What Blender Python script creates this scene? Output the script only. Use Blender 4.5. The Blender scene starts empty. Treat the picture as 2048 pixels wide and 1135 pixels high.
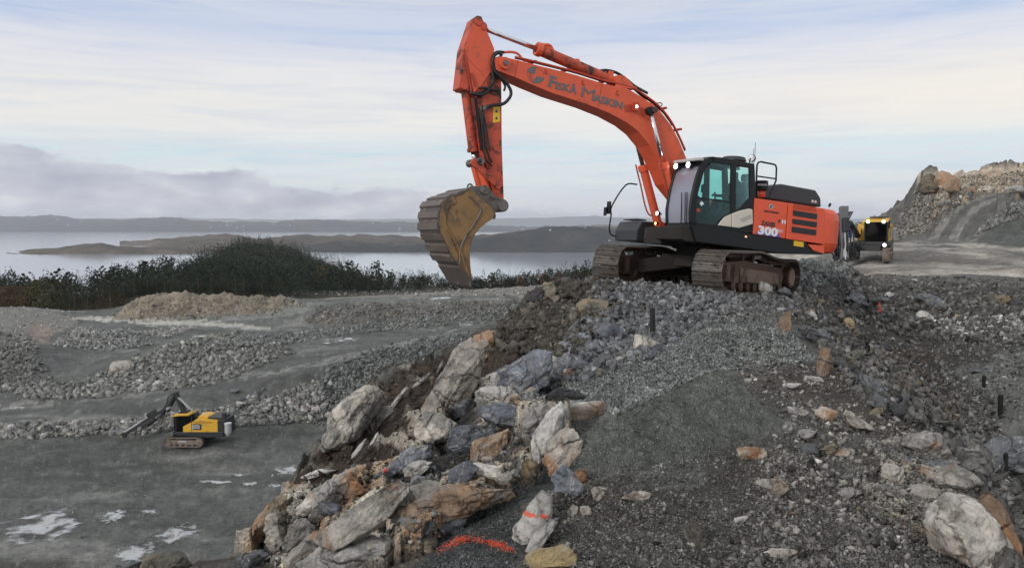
import bpy, bmesh, math, random
import numpy as np
from mathutils import Vector, Matrix, Euler
HAZE_D = 0.9e-4
C = bpy.context.scene
COL = C.collection
rad = math.radians
rng = np.random.default_rng(7)
random.seed(7)

# ------------------------------------------------------------------ camera
F = 1600.0; PITCH = rad(4.5); CP, SP = math.cos(PITCH), math.sin(PITCH)
cam_d = bpy.data.cameras.new('camera'); cam = bpy.data.objects.new('camera', cam_d); COL.objects.link(cam)
cam_d.sensor_width = 36.0; cam_d.lens = F / 2048 * 36.0
cam_d.clip_start = 0.1; cam_d.clip_end = 60000
cam.location = (0, 0, 0); cam.rotation_euler = (rad(90) - PITCH, 0, 0)
C.camera = cam

# ------------------------------------------------------------------ world: thin cloud bands over a Nishita sky
SUN_EL, SUN_AZ = rad(24), rad(-140)      # azimuth from +y towards +x : behind the camera, to the left
w = bpy.data.worlds.new('World'); C.world = w; w.use_nodes = True
nt = w.node_tree; nt.nodes.clear()
def N(nt, t, **k):
    n = nt.nodes.new(t)
    for a, b in k.items():
        if a.startswith('i_'):
            n.inputs[a[2:].replace('_', ' ')].default_value = b
        else: setattr(n, a, b)
    return n
def srgb(r, g, b):
    f = lambda c: (c/255/12.92) if c/255 <= .04045 else ((c/255+.055)/1.055)**2.4
    return (f(r), f(g), f(b), 1)
def math_n(nt, op, a, b=None, c=None):
    n = nt.nodes.new('ShaderNodeMath'); n.operation = op
    for i, v in enumerate((a, b, c)):
        if v is None: continue
        if hasattr(v, 'is_output') or isinstance(v, bpy.types.NodeSocket): nt.links.new(v, n.inputs[i])
        else: n.inputs[i].default_value = v
    return n.outputs[0]
def mixc(nt, f, a, b, bt='MIX'):
    n = nt.nodes.new('ShaderNodeMix'); n.data_type = 'RGBA'; n.blend_type = bt
    for s, v in ((n.inputs[0], f), (n.inputs[6], a), (n.inputs[7], b)):
        if isinstance(v, bpy.types.NodeSocket): nt.links.new(v, s)
        else: s.default_value = v
    return n.outputs[2]
def ramp(nt, fac, stops, interp='LINEAR'):
    n = nt.nodes.new('ShaderNodeValToRGB'); r = n.color_ramp; r.interpolation = interp
    while len(r.elements) > 1: r.elements.remove(r.elements[-1])
    r.elements[0].position = stops[0][0]; r.elements[0].color = stops[0][1]
    for p, c in stops[1:]:
        e = r.elements.new(p); e.color = c
    nt.links.new(fac, n.inputs[0]); return n.outputs[0]
tc = N(nt, 'ShaderNodeTexCoord'); sep = N(nt, 'ShaderNodeSeparateXYZ'); nt.links.new(tc.outputs['Generated'], sep.inputs[0])
X_, Y_, Z_ = sep.outputs
el = math_n(nt, 'ARCSINE', Z_); az = math_n(nt, 'ARCTAN2', X_, Y_)
comb = N(nt, 'ShaderNodeCombineXYZ')
nt.links.new(math_n(nt, 'MULTIPLY', az, 3.0), comb.inputs[0]); nt.links.new(math_n(nt, 'MULTIPLY', el, 40.0), comb.inputs[1])
n1 = N(nt, 'ShaderNodeTexNoise', i_Scale=0.8, i_Detail=5.0, i_Roughness=0.55); nt.links.new(comb.outputs[0], n1.inputs['Vector'])
comb2 = N(nt, 'ShaderNodeCombineXYZ')
nt.links.new(math_n(nt, 'MULTIPLY', az, 1.0), comb2.inputs[0]); nt.links.new(math_n(nt, 'MULTIPLY', el, 2.4), comb2.inputs[1])
n2 = N(nt, 'ShaderNodeTexNoise', i_Scale=5.0, i_Detail=10.0, i_Roughness=0.58); nt.links.new(comb2.outputs[0], n2.inputs['Vector'])
# perturbed elevation in degrees / 40
eld = math_n(nt, 'MULTIPLY', el, 180/math.pi/40)
elp = math_n(nt, 'ADD', eld, math_n(nt, 'MULTIPLY', math_n(nt, 'SUBTRACT', n1.outputs[0], 0.5), 0.035))
elp = math_n(nt, 'ADD', elp, math_n(nt, 'MULTIPLY', az, -0.012))
def e2(v): return math.degrees(math.atan((441.6 - v) / 1600)) / 40
bands = ramp(nt, elp, [
 (0.0, srgb(203, 208, 222)), (e2(400), srgb(209, 215, 225)), (e2(345), srgb(216, 230, 237)), (e2(312), srgb(206, 230, 239)),
 (e2(298), srgb(210, 231, 239)), (e2(284), srgb(232, 238, 239)), (e2(262), srgb(240, 238, 236)), (e2(225), srgb(243, 240, 236)), (e2(190), srgb(238, 236, 236)),
 (e2(150), srgb(236, 235, 239)), (e2(120), srgb(222, 225, 238)), (e2(80), srgb(190, 206, 236)), (e2(45), srgb(199, 211, 235)), (e2(10), srgb(204, 210, 226)),
 (0.55, srgb(222, 226, 235)), (1.0, srgb(238, 240, 244))])
comb3 = N(nt, 'ShaderNodeCombineXYZ'); nt.links.new(math_n(nt, 'MULTIPLY', az, 2.2), comb3.inputs[0]); nt.links.new(math_n(nt, 'MULTIPLY', el, 26.0), comb3.inputs[1])
n4 = N(nt, 'ShaderNodeTexNoise', i_Scale=2.2, i_Detail=9.0, i_Roughness=0.62, i_Distortion=0.6); nt.links.new(comb3.outputs[0], n4.inputs['Vector'])
streak = ramp(nt, n4.outputs[0], [(.36, srgb(196, 208, 230)), (.46, srgb(226, 229, 237)), (.54, srgb(240, 239, 239)), (.66, srgb(250, 247, 243))])
bands = mixc(nt, .30, bands, streak)
n5 = N(nt, 'ShaderNodeTexNoise', i_Scale=5.0, i_Detail=8.0, i_Roughness=0.6); nt.links.new(comb3.outputs[0], n5.inputs['Vector'])
gm = math_n(nt, 'SUBTRACT', 1.0, math_n(nt, 'MULTIPLY', math_n(nt, 'ABSOLUTE', math_n(nt, 'SUBTRACT', eld, e2(318))), 22.0))
gm = math_n(nt, 'MULTIPLY', math_n(nt, 'MAXIMUM', gm, 0.0), ramp(nt, n5.outputs[0], [(.45, (0, 0, 0, 1)), (.56, (1, 1, 1, 1))]))
bands = mixc(nt, math_n(nt, 'MULTIPLY', gm, .8), bands, srgb(226, 228, 235))
# warm to the right in the cream band
warm = math_n(nt, 'MULTIPLY', math_n(nt, 'SMOOTH_MIN', math_n(nt, 'MAXIMUM', math_n(nt, 'MULTIPLY', az, 1.6), 0.0), 1.0, 0.2),
              math_n(nt, 'MAXIMUM', math_n(nt, 'SUBTRACT', 1.0, math_n(nt, 'ABSOLUTE', math_n(nt, 'MULTIPLY', math_n(nt, 'SUBTRACT', eld, e2(215)), 12.0))), 0.0))
bands = mixc(nt, math_n(nt, 'MULTIPLY', warm, 0.9), bands, srgb(255, 245, 232))
# low grey-violet cumulus bank, higher on the left
bank_top = math_n(nt, 'ADD', e2(372), math_n(nt, 'MULTIPLY', math_n(nt, 'MAXIMUM', math_n(nt, 'MULTIPLY', math_n(nt, 'ADD', az, 0.30), -6.0), -0.6), 0.042))
bank_top = math_n(nt, 'MINIMUM', bank_top, e2(268))
bank_top = math_n(nt, 'ADD', bank_top, math_n(nt, 'MULTIPLY', math_n(nt, 'SUBTRACT', n2.outputs[0], 0.5), 0.20))
bf = N(nt, 'ShaderNodeMapRange', interpolation_type='SMOOTHSTEP'); nt.links.new(math_n(nt, 'SUBTRACT', bank_top, eld), bf.inputs[0])
bf.inputs[1].default_value = -0.003; bf.inputs[2].default_value = 0.012
n3 = N(nt, 'ShaderNodeTexNoise', i_Scale=11.0, i_Detail=6.0); nt.links.new(comb2.outputs[0], n3.inputs['Vector'])
bankc = ramp(nt, n3.outputs[0], [(0.36, srgb(180, 183, 201)), (0.48, srgb(194, 197, 212)), (0.58, srgb(206, 209, 221)), (0.68, srgb(226, 228, 234))])
fade = N(nt, 'ShaderNodeMapRange'); nt.links.new(az, fade.inputs[0]); fade.inputs[1].default_value = -0.12; fade.inputs[2].default_value = 0.25; fade.inputs[3].default_value = 1.0; fade.inputs[4].default_value = 0.45
bands = mixc(nt, math_n(nt, 'MULTIPLY', bf.outputs[0], fade.outputs[0]), bands, bankc)
bg1 = N(nt, 'ShaderNodeBackground', i_Strength=1.0); nt.links.new(bands, bg1.inputs[0])
sky = N(nt, 'ShaderNodeTexSky', sky_type='NISHITA', sun_disc=False, sun_elevation=SUN_EL, sun_rotation=SUN_AZ)
bg2 = N(nt, 'ShaderNodeBackground', i_Strength=0.10); nt.links.new(sky.outputs[0], bg2.inputs[0])
ms = N(nt, 'ShaderNodeMixShader', i_Fac=0.1); nt.links.new(bg1.outputs[0], ms.inputs[1]); nt.links.new(bg2.outputs[0], ms.inputs[2])
out = N(nt, 'ShaderNodeOutputWorld'); nt.links.new(ms.outputs[0], out.inputs[0])

sd = bpy.data.lights.new('sun', 'SUN'); sd.energy = 1.5; sd.angle = rad(11); sd.color = (1, .96, .9)
sun = bpy.data.objects.new('sun', sd); COL.objects.link(sun)
sdir = Vector((math.sin(SUN_AZ)*math.cos(SUN_EL), math.cos(SUN_AZ)*math.cos(SUN_EL), math.sin(SUN_EL)))
sun.rotation_euler = sdir.to_track_quat('Z', 'Y').to_euler(); sun.location = sdir * 50
vs = C.view_settings; vs.view_transform = 'Standard'; vs.look = 'None'; vs.exposure = 0; vs.gamma = 1; vs.use_curve_mapping = False
cy = C.cycles
try:
    cy.use_denoising = True; cy.denoiser = 'OPENIMAGEDENOISE'; cy.use_adaptive_sampling = True; cy.adaptive_threshold = 0.02
    cy.max_bounces = 6; cy.volume_bounces = 1; cy.transparent_max_bounces = 12; cy.sample_clamp_indirect = 5
except Exception: pass

# ------------------------------------------------------------------ maths helpers
def ray(u, v):
    a = (567.5 - v) / F
    return np.array([(u - 1024) / F, CP + a*SP, -SP + a*CP])
def at(u, v, y):
    d = ray(u, v); return d * (y / d[1])
def uvof(x, y, z):
    d = y*CP - z*SP; up = y*SP + z*CP; d = np.maximum(d, 1e-3)
    return 1024 + F*x/d, 567.5 - F*up/d
_perm = np.random.default_rng(3).permutation(1024).astype(np.int64)
_gr = np.random.default_rng(4).normal(size=(1024, 3)); _gr /= np.linalg.norm(_gr, axis=1)[:, None]
def pn(x, y, z=0.0):
    x, y, z = np.broadcast_arrays(np.asarray(x, float), np.asarray(y, float), np.asarray(z, float))
    xi, yi, zi = np.floor(x).astype(np.int64), np.floor(y).astype(np.int64), np.floor(z).astype(np.int64)
    xf, yf, zf = x-xi, y-yi, z-zi
    fx, fy, fz = [t*t*t*(t*(t*6-15)+10) for t in (xf, yf, zf)]
    r = 0
    for i in (0, 1):
        wx = fx if i else 1-fx
        for j in (0, 1):
            wy = fy if j else 1-fy
            for k in (0, 1):
                wz = fz if k else 1-fz
                h = _perm[(_perm[(_perm[(xi+i) & 1023] + yi+j) & 1023] + zi+k) & 1023]
                g = _gr[h]
                r = r + wx*wy*wz*(g[..., 0]*(xf-i) + g[..., 1]*(yf-j) + g[..., 2]*(zf-k))
    return r * 1.5
def fbm(x, y, z=0.0, o=4, g=0.5):
    a, s, r = 1.0, 1.0, 0
    for i in range(o):
        r = r + a*pn(np.asarray(x)*s + 17.3*i, np.asarray(y)*s - 9.1*i, np.asarray(z)*s + 3.7*i); a *= g; s *= 2.03
    return r
def inpoly(u, v, poly):
    r = np.zeros(np.shape(u), bool); n = len(poly)
    for i in range(n):
        x1, y1 = poly[i]; x2, y2 = poly[(i+1) % n]
        if y1 == y2: continue
        c = ((y1 > v) != (y2 > v)) & (u < (x2-x1)*(v-y1)/(y2-y1)+x1)
        r ^= c
    return r
def sstep(a, b, x):
    t = np.clip((x-a)/(b-a), 0, 1); return t*t*(3-2*t)

# ------------------------------------------------------------------ object helpers
def tag(o, label=None, cat=None, group=None, kind=None):
    if label: o['label'] = label
    if cat: o['category'] = cat
    if group: o['group'] = group
    if kind: o['kind'] = kind
    return o
def np_mesh(name, V, Fc, mat=None, smooth=False, attr=None, uvs=None):
    """V (n,3), Fc (m,k) with one k"""
    me = bpy.data.meshes.new(name); V = np.asarray(V, np.float32); Fc = np.asarray(Fc, np.int32)
    me.vertices.add(len(V)); me.vertices.foreach_set('co', V.ravel())
    k = Fc.shape[1]; me.loops.add(Fc.size); me.loops.foreach_set('vertex_index', Fc.ravel())
    me.polygons.add(len(Fc)); me.polygons.foreach_set('loop_start', np.arange(0, Fc.size, k, dtype=np.int32))
    me.polygons.foreach_set('loop_total', np.full(len(Fc), k, np.int32))
    if smooth: me.polygons.foreach_set('use_smooth', np.ones(len(Fc), bool))
    me.update(calc_edges=True)
    for an, (arr, dom) in (attr or {}).items():
        a = me.attributes.new(an, 'FLOAT_COLOR', dom); a.data.foreach_set('color', np.asarray(arr, np.float32).ravel())
    if mat: me.materials.append(mat)
    return me
def link(name, me, parent=None, loc=None, rot=None):
    o = bpy.data.objects.new(name, me); COL.objects.link(o)
    if parent is not None: o.parent = parent
    if loc is not None: o.location = loc
    if rot is not None: o.rotation_euler = rot
    return o
class MB:
    def __init__(s): s.v = []; s.f = []; s.mi = []; s.m = 0
    def add(s, vs, fs):
        o = len(s.v); s.v += [tuple(map(float, p)) for p in vs]; s.f += [tuple(i+o for i in f) for f in fs]; s.mi += [s.m]*len(fs)
        return s
    def box(s, c, d, R=None):
        hx, hy, hz = d[0]/2, d[1]/2, d[2]/2
        vs = [Vector((x, y, z)) for x in (-hx, hx) for y in (-hy, hy) for z in (-hz, hz)]
        if R is not None: vs = [R @ p for p in vs]
        vs = [p + Vector(c) for p in vs]
        return s.add(vs, [(0,1,3,2), (4,6,7,5), (0,4,5,1), (2,3,7,6), (0,2,6,4), (1,5,7,3)])
    def prism(s, poly, y0, y1, ax='y'):
        n = len(poly)
        a = sum(poly[i][0]*poly[(i+1) % n][1]-poly[(i+1) % n][0]*poly[i][1] for i in range(n))
        if a < 0: poly = poly[::-1]
        if ax == 'y': P = lambda p, t: (p[0], t, p[1])
        elif ax == 'z': P = lambda p, t: (p[0], p[1], t)
        else: P = lambda p, t: (t, p[0], p[1])
        lo, hi = min(y0, y1), max(y0, y1)
        vs = [P(p, lo) for p in poly] + [P(p, hi) for p in poly]
        fs = [tuple(range(n)), tuple(range(2*n-1, n-1, -1))] + [(i, n+i, n+(i+1) % n, (i+1) % n) for i in range(n)]
        if ax != 'y': fs = [f[::-1] for f in fs]
        return s.add(vs, fs)
    def cyl(s, a, b, r0, r1=None, n=14, cap=True):
        a, b = Vector(a), Vector(b); r1 = r0 if r1 is None else r1
        d = (b-a).normalized(); q = d.to_track_quat('Z', 'Y')
        vs = []
        for p, r in ((a, r0), (b, r1)):
            vs += [p + q @ Vector((r*math.cos(t*2*math.pi/n), r*math.sin(t*2*math.pi/n), 0)) for t in range(n)]
        fs = [(i, (i+1) % n, n+(i+1) % n, n+i) for i in range(n)]
        if cap: fs += [tuple(range(n-1, -1, -1)), tuple(range(n, 2*n))]
        return s.add(vs, fs)
    def tube(s, pts, r, n=8, closed=False):
        pts = [Vector(p) for p in pts]; m = len(pts); vs = []; fs = []
        up = None
        for i, p in enumerate(pts):
            a = pts[(i-1) % m] if (closed or i > 0) else p; b = pts[(i+1) % m] if (closed or i < m-1) else p
            d = (b-a).normalized()
            if up is None: up = d.orthogonal().normalized()
            up = (up - d*up.dot(d)).normalized(); sd = d.cross(up)
            vs += [p + (up*math.cos(t*2*math.pi/n) + sd*math.sin(t*2*math.pi/n))*r for t in range(n)]
        for i in range(m if closed else m-1):
            j = (i+1) % m
            fs += [(i*n+t, i*n+(t+1) % n, j*n+(t+1) % n, j*n+t) for t in range(n)]
        if not closed: fs += [tuple(range(n-1, -1, -1)), tuple(range((m-1)*n, m*n))]
        return s.add(vs, fs)
    def build(s, name, mat, parent=None, bevel=0, smooth=False, loc=None, rot=None, seg=2):
        me = bpy.data.meshes.new(name); me.from_pydata(s.v, [], s.f); me.update()
        mats = mat if isinstance(mat, (list, tuple)) else [mat]
        for m in mats: me.materials.append(m)
        if len(mats) > 1: me.polygons.foreach_set('material_index', s.mi)
        if smooth: me.polygons.foreach_set('use_smooth', [True]*len(s.f))
        o = link(name, me, parent, loc, rot)
        if bevel:
            b = o.modifiers.new('bevel', 'BEVEL'); b.width = bevel; b.segments = seg; b.limit_method = 'ANGLE'; b.angle_limit = rad(35); b.harden_normals = False
        return o
def spline(pts, n=6):
    P = [Vector(p) for p in pts]; P = [P[0]*2-P[1]] + P + [P[-1]*2-P[-2]]; r = []
    for i in range(1, len(P)-2):
        for k in range(n):
            t = k/n; a, b, c, d = P[i-1:i+3]
            r.append(0.5*((2*b) + (c-a)*t + (2*a-5*b+4*c-d)*t*t + (3*b-a-3*c+d)*t**3))
    return r + [P[-2]]

# ------------------------------------------------------------------ materials
def newmat(name):
    m = bpy.data.materials.new(name); m.use_nodes = True; nt = m.node_tree; nt.nodes.clear()
    b = N(nt, 'ShaderNodeBsdfPrincipled'); o = N(nt, 'ShaderNodeOutputMaterial'); nt.links.new(b.outputs[0], o.inputs[0])
    return m, nt, b
def setc(nt, b, col):
    if isinstance(col, bpy.types.NodeSocket): nt.links.new(col, b.inputs['Base Color'])
    else: b.inputs['Base Color'].default_value = (*col[:3], 1)
def noise(nt, scale, detail=4, rough=0.55, vec=None, dist=0):
    n = N(nt, 'ShaderNodeTexNoise', i_Scale=scale, i_Detail=float(detail), i_Roughness=rough, i_Distortion=float(dist))
    if vec is None:
        vec = N(nt, 'ShaderNodeNewGeometry').outputs['Position']
    nt.links.new(vec, n.inputs['Vector']); return n.outputs[0]
def objvec(nt): return N(nt, 'ShaderNodeTexCoord').outputs['Object']
def bump(nt, b, h, strength, dist):
    n = N(nt, 'ShaderNodeBump', i_Strength=strength, i_Distance=dist); nt.links.new(h, n.inputs['Height'])
    nt.links.new(n.outputs[0], b.inputs['Normal']); return n
def c4(c, k=1): return (c[0]*k, c[1]*k, c[2]*k, 1)
def plain(name, col, rough=0.5, metal=0, var=0.25, dirt=None, dirt_amt=0.5, dscale=2.5, spec=0.5, bmp=0.0):
    m, nt, b = newmat(name); v = objvec(nt)
    n = noise(nt, 6, 5, .6, v)
    c = mixc(nt, n, c4(col, 1-var), c4(col, 1+var*.5))
    if dirt:
        d = noise(nt, dscale, 8, .68, v, .4)
        f = ramp(nt, d, [(dirt_amt, (0, 0, 0, 1)), (dirt_amt+.13, (1, 1, 1, 1))])
        c = mixc(nt, f, c, c4(dirt)); 
        rr = mixc(nt, f, (rough,)*3+(1,), (.9, .9, .9, 1)); nt.links.new(rr, b.inputs['Roughness'])
    else: b.inputs['Roughness'].default_value = rough
    setc(nt, b, c); b.inputs['Metallic'].default_value = metal; b.inputs['Specular IOR Level'].default_value = spec
    if bmp: bump(nt, b, noise(nt, 25, 5, .6, v), bmp, .02)
    return m
def emit(name, col, s):
    m, nt, b = newmat(name); b.inputs['Base Color'].default_value = (*col, 1)
    b.inputs['Emission Color'].default_value = (*col, 1); b.inputs['Emission Strength'].default_value = s; return m
def glassmat(name, tint, mixf=.25, rough=.03):
    m = bpy.data.materials.new(name); m.use_nodes = True; nt = m.node_tree; nt.nodes.clear()
    t = N(nt, 'ShaderNodeBsdfTransparent'); t.inputs[0].default_value = (*tint, 1)
    g = N(nt, 'ShaderNodeBsdfGlossy', i_Roughness=rough); g.inputs[0].default_value = (.9, .93, .97, 1)
    fr = N(nt, 'ShaderNodeFresnel', i_IOR=1.5); f = math_n(nt, 'MULTIPLY_ADD', fr.outputs[0], .35, mixf)
    mx = N(nt, 'ShaderNodeMixShader'); nt.links.new(f, mx.inputs[0]); nt.links.new(t.outputs[0], mx.inputs[1]); nt.links.new(g.outputs[0], mx.inputs[2])
    o = N(nt, 'ShaderNodeOutputMaterial'); nt.links.new(mx.outputs[0], o.inputs[0]); return m
def rockmat(name, c0, c1, rust=None, rust_t=.55, cream=None, cream_t=.6, vein=0, sc=1.0, rough=.85, attr=False, bs=1.0):
    m, nt, b = newmat(name); P = N(nt, 'ShaderNodeNewGeometry').outputs['Position']
    c = mixc(nt, ramp(nt, noise(nt, 2.2*sc, 6, .6, P, .6), [(.35, (0, 0, 0, 1)), (.65, (1, 1, 1, 1))]), c4(c0), c4(c1))
    if cream:
        f = ramp(nt, noise(nt, 2.6*sc, 7, .62, P, 1.2), [(cream_t-.07, (0, 0, 0, 1)), (cream_t+.05, (1, 1, 1, 1))])
        c = mixc(nt, f, c, c4(cream))
    if rust:
        mp = N(nt, 'ShaderNodeVectorMath', operation='ADD'); nt.links.new(P, mp.inputs[0]); mp.inputs[1].default_value = (7.1, 3.3, 5.2)
        f = ramp(nt, noise(nt, 1.9*sc, 7, .6, mp.outputs[0], 1.0), [(rust_t-.06, (0, 0, 0, 1)), (rust_t+.06, (1, 1, 1, 1))])
        rc = mixc(nt, noise(nt, 9*sc, 5, .6, P), c4(rust, .55), c4(rust, 1.3))
        c = mixc(nt, f, c, rc)
    if vein:
        wv = noise(nt, 1.7*sc, 6, .6, P, 2.5)
        f = math_n(nt, 'LESS_THAN', math_n(nt, 'ABSOLUTE', math_n(nt, 'SUBTRACT', wv, .52)), .006*vein)
        c = mixc(nt, math_n(nt, 'MULTIPLY', f, .8), c, (.5, .48, .45, 1))
    if attr:
        a = N(nt, 'ShaderNodeAttribute', attribute_name='tint'); c = mixc(nt, 1.0, c, a.outputs[0], 'MULTIPLY')
    else:
        oi = N(nt, 'ShaderNodeObjectInfo'); k = math_n(nt, 'ADD', math_n(nt, 'MULTIPLY', oi.outputs['Random'], .5), .75)
        c = mixc(nt, 1.0, c, k, 'MULTIPLY')
    wp = N(nt, 'ShaderNodeTexNoise', i_Scale=1.6*sc, i_Detail=5.0); nt.links.new(P, wp.inputs['Vector'])
    wv_ = N(nt, 'ShaderNodeVectorMath', operation='MULTIPLY_ADD'); nt.links.new(wp.outputs['Color'], wv_.inputs[0]); wv_.inputs[1].default_value = (.9/sc,)*3; nt.links.new(P, wv_.inputs[2])
    vo = N(nt, 'ShaderNodeTexVoronoi', feature='DISTANCE_TO_EDGE', i_Scale=2.3*sc); nt.links.new(wv_.outputs[0], vo.inputs['Vector'])
    ck = ramp(nt, vo.outputs['Distance'], [(0.0, (.45, .43, .41, 1)), (.015, (.8, .8, .8, 1)), (.035, (1, 1, 1, 1))])
    c = mixc(nt, 1.0, c, ck, 'MULTIPLY')
    blot = ramp(nt, noise(nt, 6.5*sc, 8, .7, P, .8), [(.33, (.62, .61, .60, 1)), (.46, (1, 1, 1, 1)), (.62, (1.2, 1.2, 1.2, 1)), (.72, (1.5, 1.5, 1.5, 1))])
    c = mixc(nt, 1.0, c, blot, 'MULTIPLY')
    fine = noise(nt, 38*sc, 6, .7, P)
    c = mixc(nt, 1.0, c, ramp(nt, fine, [(.25, (.45, .45, .45, 1)), (.5, (1, 1, 1, 1)), (.8, (1.0, 1.0, 1.0, 1))]), 'MULTIPLY')
    setc(nt, b, c); b.inputs['Roughness'].default_value = rough; b.inputs['Specular IOR Level'].default_value = .35
    h = math_n(nt, 'ADD', math_n(nt, 'MULTIPLY', noise(nt, 9*sc, 8, .65, P, .5), 1.0), math_n(nt, 'MULTIPLY', fine, .25))
    h = math_n(nt, 'ADD', h, math_n(nt, 'MULTIPLY', math_n(nt, 'MINIMUM', vo.outputs['Distance'], .06), 6.0))
    bump(nt, b, h, 1.0, .075*bs/sc); return m

GREY = rockmat('rock_grey', (.10, .105, .115), (.20, .21, .22), rust=(.22, .13, .07), rust_t=.68, attr=False, vein=1)
GREYA = rockmat('rubble_grey', (.15, .15, .145), (.31, .31, .30), attr=True, sc=2)
BLUE = rockmat('rock_blue_grey', (.11, .12, .145), (.25, .27, .30), rust=(.3, .17, .08), rust_t=.7, cream=(.42, .38, .32), cream_t=.66, vein=1)
CREAM = rockmat('rock_cream', (.19, .188, .18), (.50, .455, .39), rust=(.40, .22, .11), rust_t=.60, cream=(.62, .57, .50), cream_t=.53, vein=1)
RUST = rockmat('rock_rust', (.24, .165, .11), (.40, .29, .20), rust=(.42, .23, .12), rust_t=.55, cream=(.27, .27, .27), cream_t=.6)
PALE = rockmat('rock_pale', (.34, .33, .315), (.60, .57, .53), rust=(.38, .23, .13), rust_t=.66, cream=(.18, .18, .185), cream_t=.62)
TAN = rockmat('rock_tan', (.13, .125, .11), (.22, .20, .16), rust=(.34, .26, .16), rust_t=.55)
ORCH = rockmat('rock_ochre', (.28, .23, .15), (.40, .29, .14), rust=(.42, .21, .08), rust_t=.6, cream=(.35, .33, .28), cream_t=.58)
DARKR = rockmat('rock_dark', (.05, .052, .055), (.10, .10, .105))
# ------------------------------------------------------------------ machine pose (shared by the ground under it)
EX_T = np.array([4.735, 20.076, -1.745]); EX_YAW, EX_PIT, EX_ROLL, EX_SW = rad(25.43), rad(4.64), rad(.74), rad(25.81)
def exR(phi, pit, roll):
    f = np.array([-math.cos(phi), -math.sin(phi), 0]); l = np.array([math.sin(phi), -math.cos(phi), 0]); u = np.array([0, 0, 1.])
    f2 = f*math.cos(pit)+u*math.sin(pit); u2 = u*math.cos(pit)-f*math.sin(pit)
    l2 = l*math.cos(roll)+u2*math.sin(roll); u3 = u2*math.cos(roll)-l*math.sin(roll)
    return np.stack([f2, l2, u3], 1)
EXM = exR(EX_YAW, EX_PIT, EX_ROLL)
def swing(p): c, s = math.cos(EX_SW), math.sin(EX_SW); return np.array([p[0]*c-p[1]*s, p[0]*s+p[1]*c, p[2]])

# ------------------------------------------------------------------ ground height fields
def rbf(pts):
    A = np.array([[p[0]/p[1], math.log(p[1])] for p in pts]); s = np.array([p[2]/p[1] for p in pts]); n = len(A)
    D = np.linalg.norm(A[:, None]-A[None], axis=2)
    K = np.zeros((n+1, n+1)); K[:n, :n] = -D; K[:n, n] = 1; K[n, :n] = 1
    W = np.linalg.solve(K, np.append(s, 0))
    def f(x, y):
        sh = np.shape(x); a = (np.asarray(x)/y).ravel(); b = np.log(np.asarray(y)).ravel(); r = np.empty(len(a))
        for i in range(0, len(a), 40000):
            d = np.sqrt((a[i:i+40000, None]-A[:, 0])**2 + (b[i:i+40000, None]-A[:, 1])**2)
            r[i:i+40000] = -d@W[:n] + W[n]
        return r.reshape(sh)*y
    return f
R_PTS = [(1030,1135,3.9),(1300,1135,3.8),(1600,1135,3.7),(1900,1135,3.7),(2048,1135,4.2),(2300,1200,4.4),(1200,1000,4.8),(1500,1000,4.7),(1800,1000,4.8),
 (1300,900,5.9),(1700,900,5.8),(1500,850,6.6),(1750,830,7.3),(1300,780,8.0),(1600,750,8.6),(1650,700,10.5),(1200,775,8.3),(1400,700,10.3),(1550,655,12.5),
 (1300,640,14),(1400,600,16.4),(1490,593,17.8),(1250,603,15.8),
 (1000,1135,4.0),(830,1135,4.4),(700,1135,5.0),(620,1135,5.6),(500,1120,7.4),(340,1135,6.6),(950,1050,5.0),(800,1020,5.8),(650,1010,7.2),(560,1000,8.4),
 (1050,950,6.0),(900,930,7.2),(750,930,8.2),(640,912,9.6),(1100,870,6.8),(950,850,8.5),(800,850,9.6),(700,828,10.8),(1100,780,8.6),(950,765,10.5),(850,765,11.3),(770,745,12.2),
 (1100,700,11),(1000,690,12.5),(940,692,13.6),(1150,640,13.5),(1060,640,14.5),(1010,645,15.2),(1150,592,16),(1090,572,17.2),(1180,566,20.5),(1130,560,19),
 (1620,560,22),(1600,522,27),(1660,520,31),(1690,532,33),(1560,515,26),(1700,552,30),(1850,900,6.4),(1950,960,5.2),(2000,1080,4.6)]
rp = [tuple(at(*p)) for p in R_PTS]
for yy in (1.2, 2.2, 3.0):
    for aa in (-1.2, -.5, 0, .5, 1.2): rp.append((aa*yy, yy, -1.72 - (.35 if aa < -1 else 0)))
for X in (-2.2, 0, 2.2):
    for Y in (-1.75, -.9, 0.9, 1.75): rp.append(tuple(EXM@swing((X, Y, .09))+EX_T))
for X in (-5, 5.5):
    for Y in (-3, 0, 3):
        q = EXM@swing((X, Y, 0))+EX_T
        if X < 0: rp.append(tuple(q-np.array([0, 0, .25])))
ridge_f = rbf(rp)
EDGE_L = [(340,1150,6.6),(500,1112,7.6),(560,992,8.6),(602,932,9.4),(640,905,9.9),(700,822,11),(765,739,12.5),(800,742,12.8),(930,690,14),(955,655,15),(1010,640,15.6),(1052,602,16.6),(1090,566,17.6),(1150,557,19.6),(1185,556,22.5)]
EDGE_R = [(1705,540,33),(1640,575,24),(1596,592,20.5),(1575,645,14.3),(1655,712,10.6),(1722,800,8.0),(1865,872,6.7),(1955,935,5.6),(2015,1070,4.75),(2110,1150,4.25)]
eL = [tuple(at(*p)[:2]) for p in EDGE_L]; eR = [tuple(at(*p)[:2]) for p in EDGE_R]
RPOLY = [(-3.6, -3), (-3.5, 4)] + eL + [(4.5, 29), (9, 36)] + eR + [(3.4, 3.0), (4.0, -3)]
nL = 1 + len(eL) + 2
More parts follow.
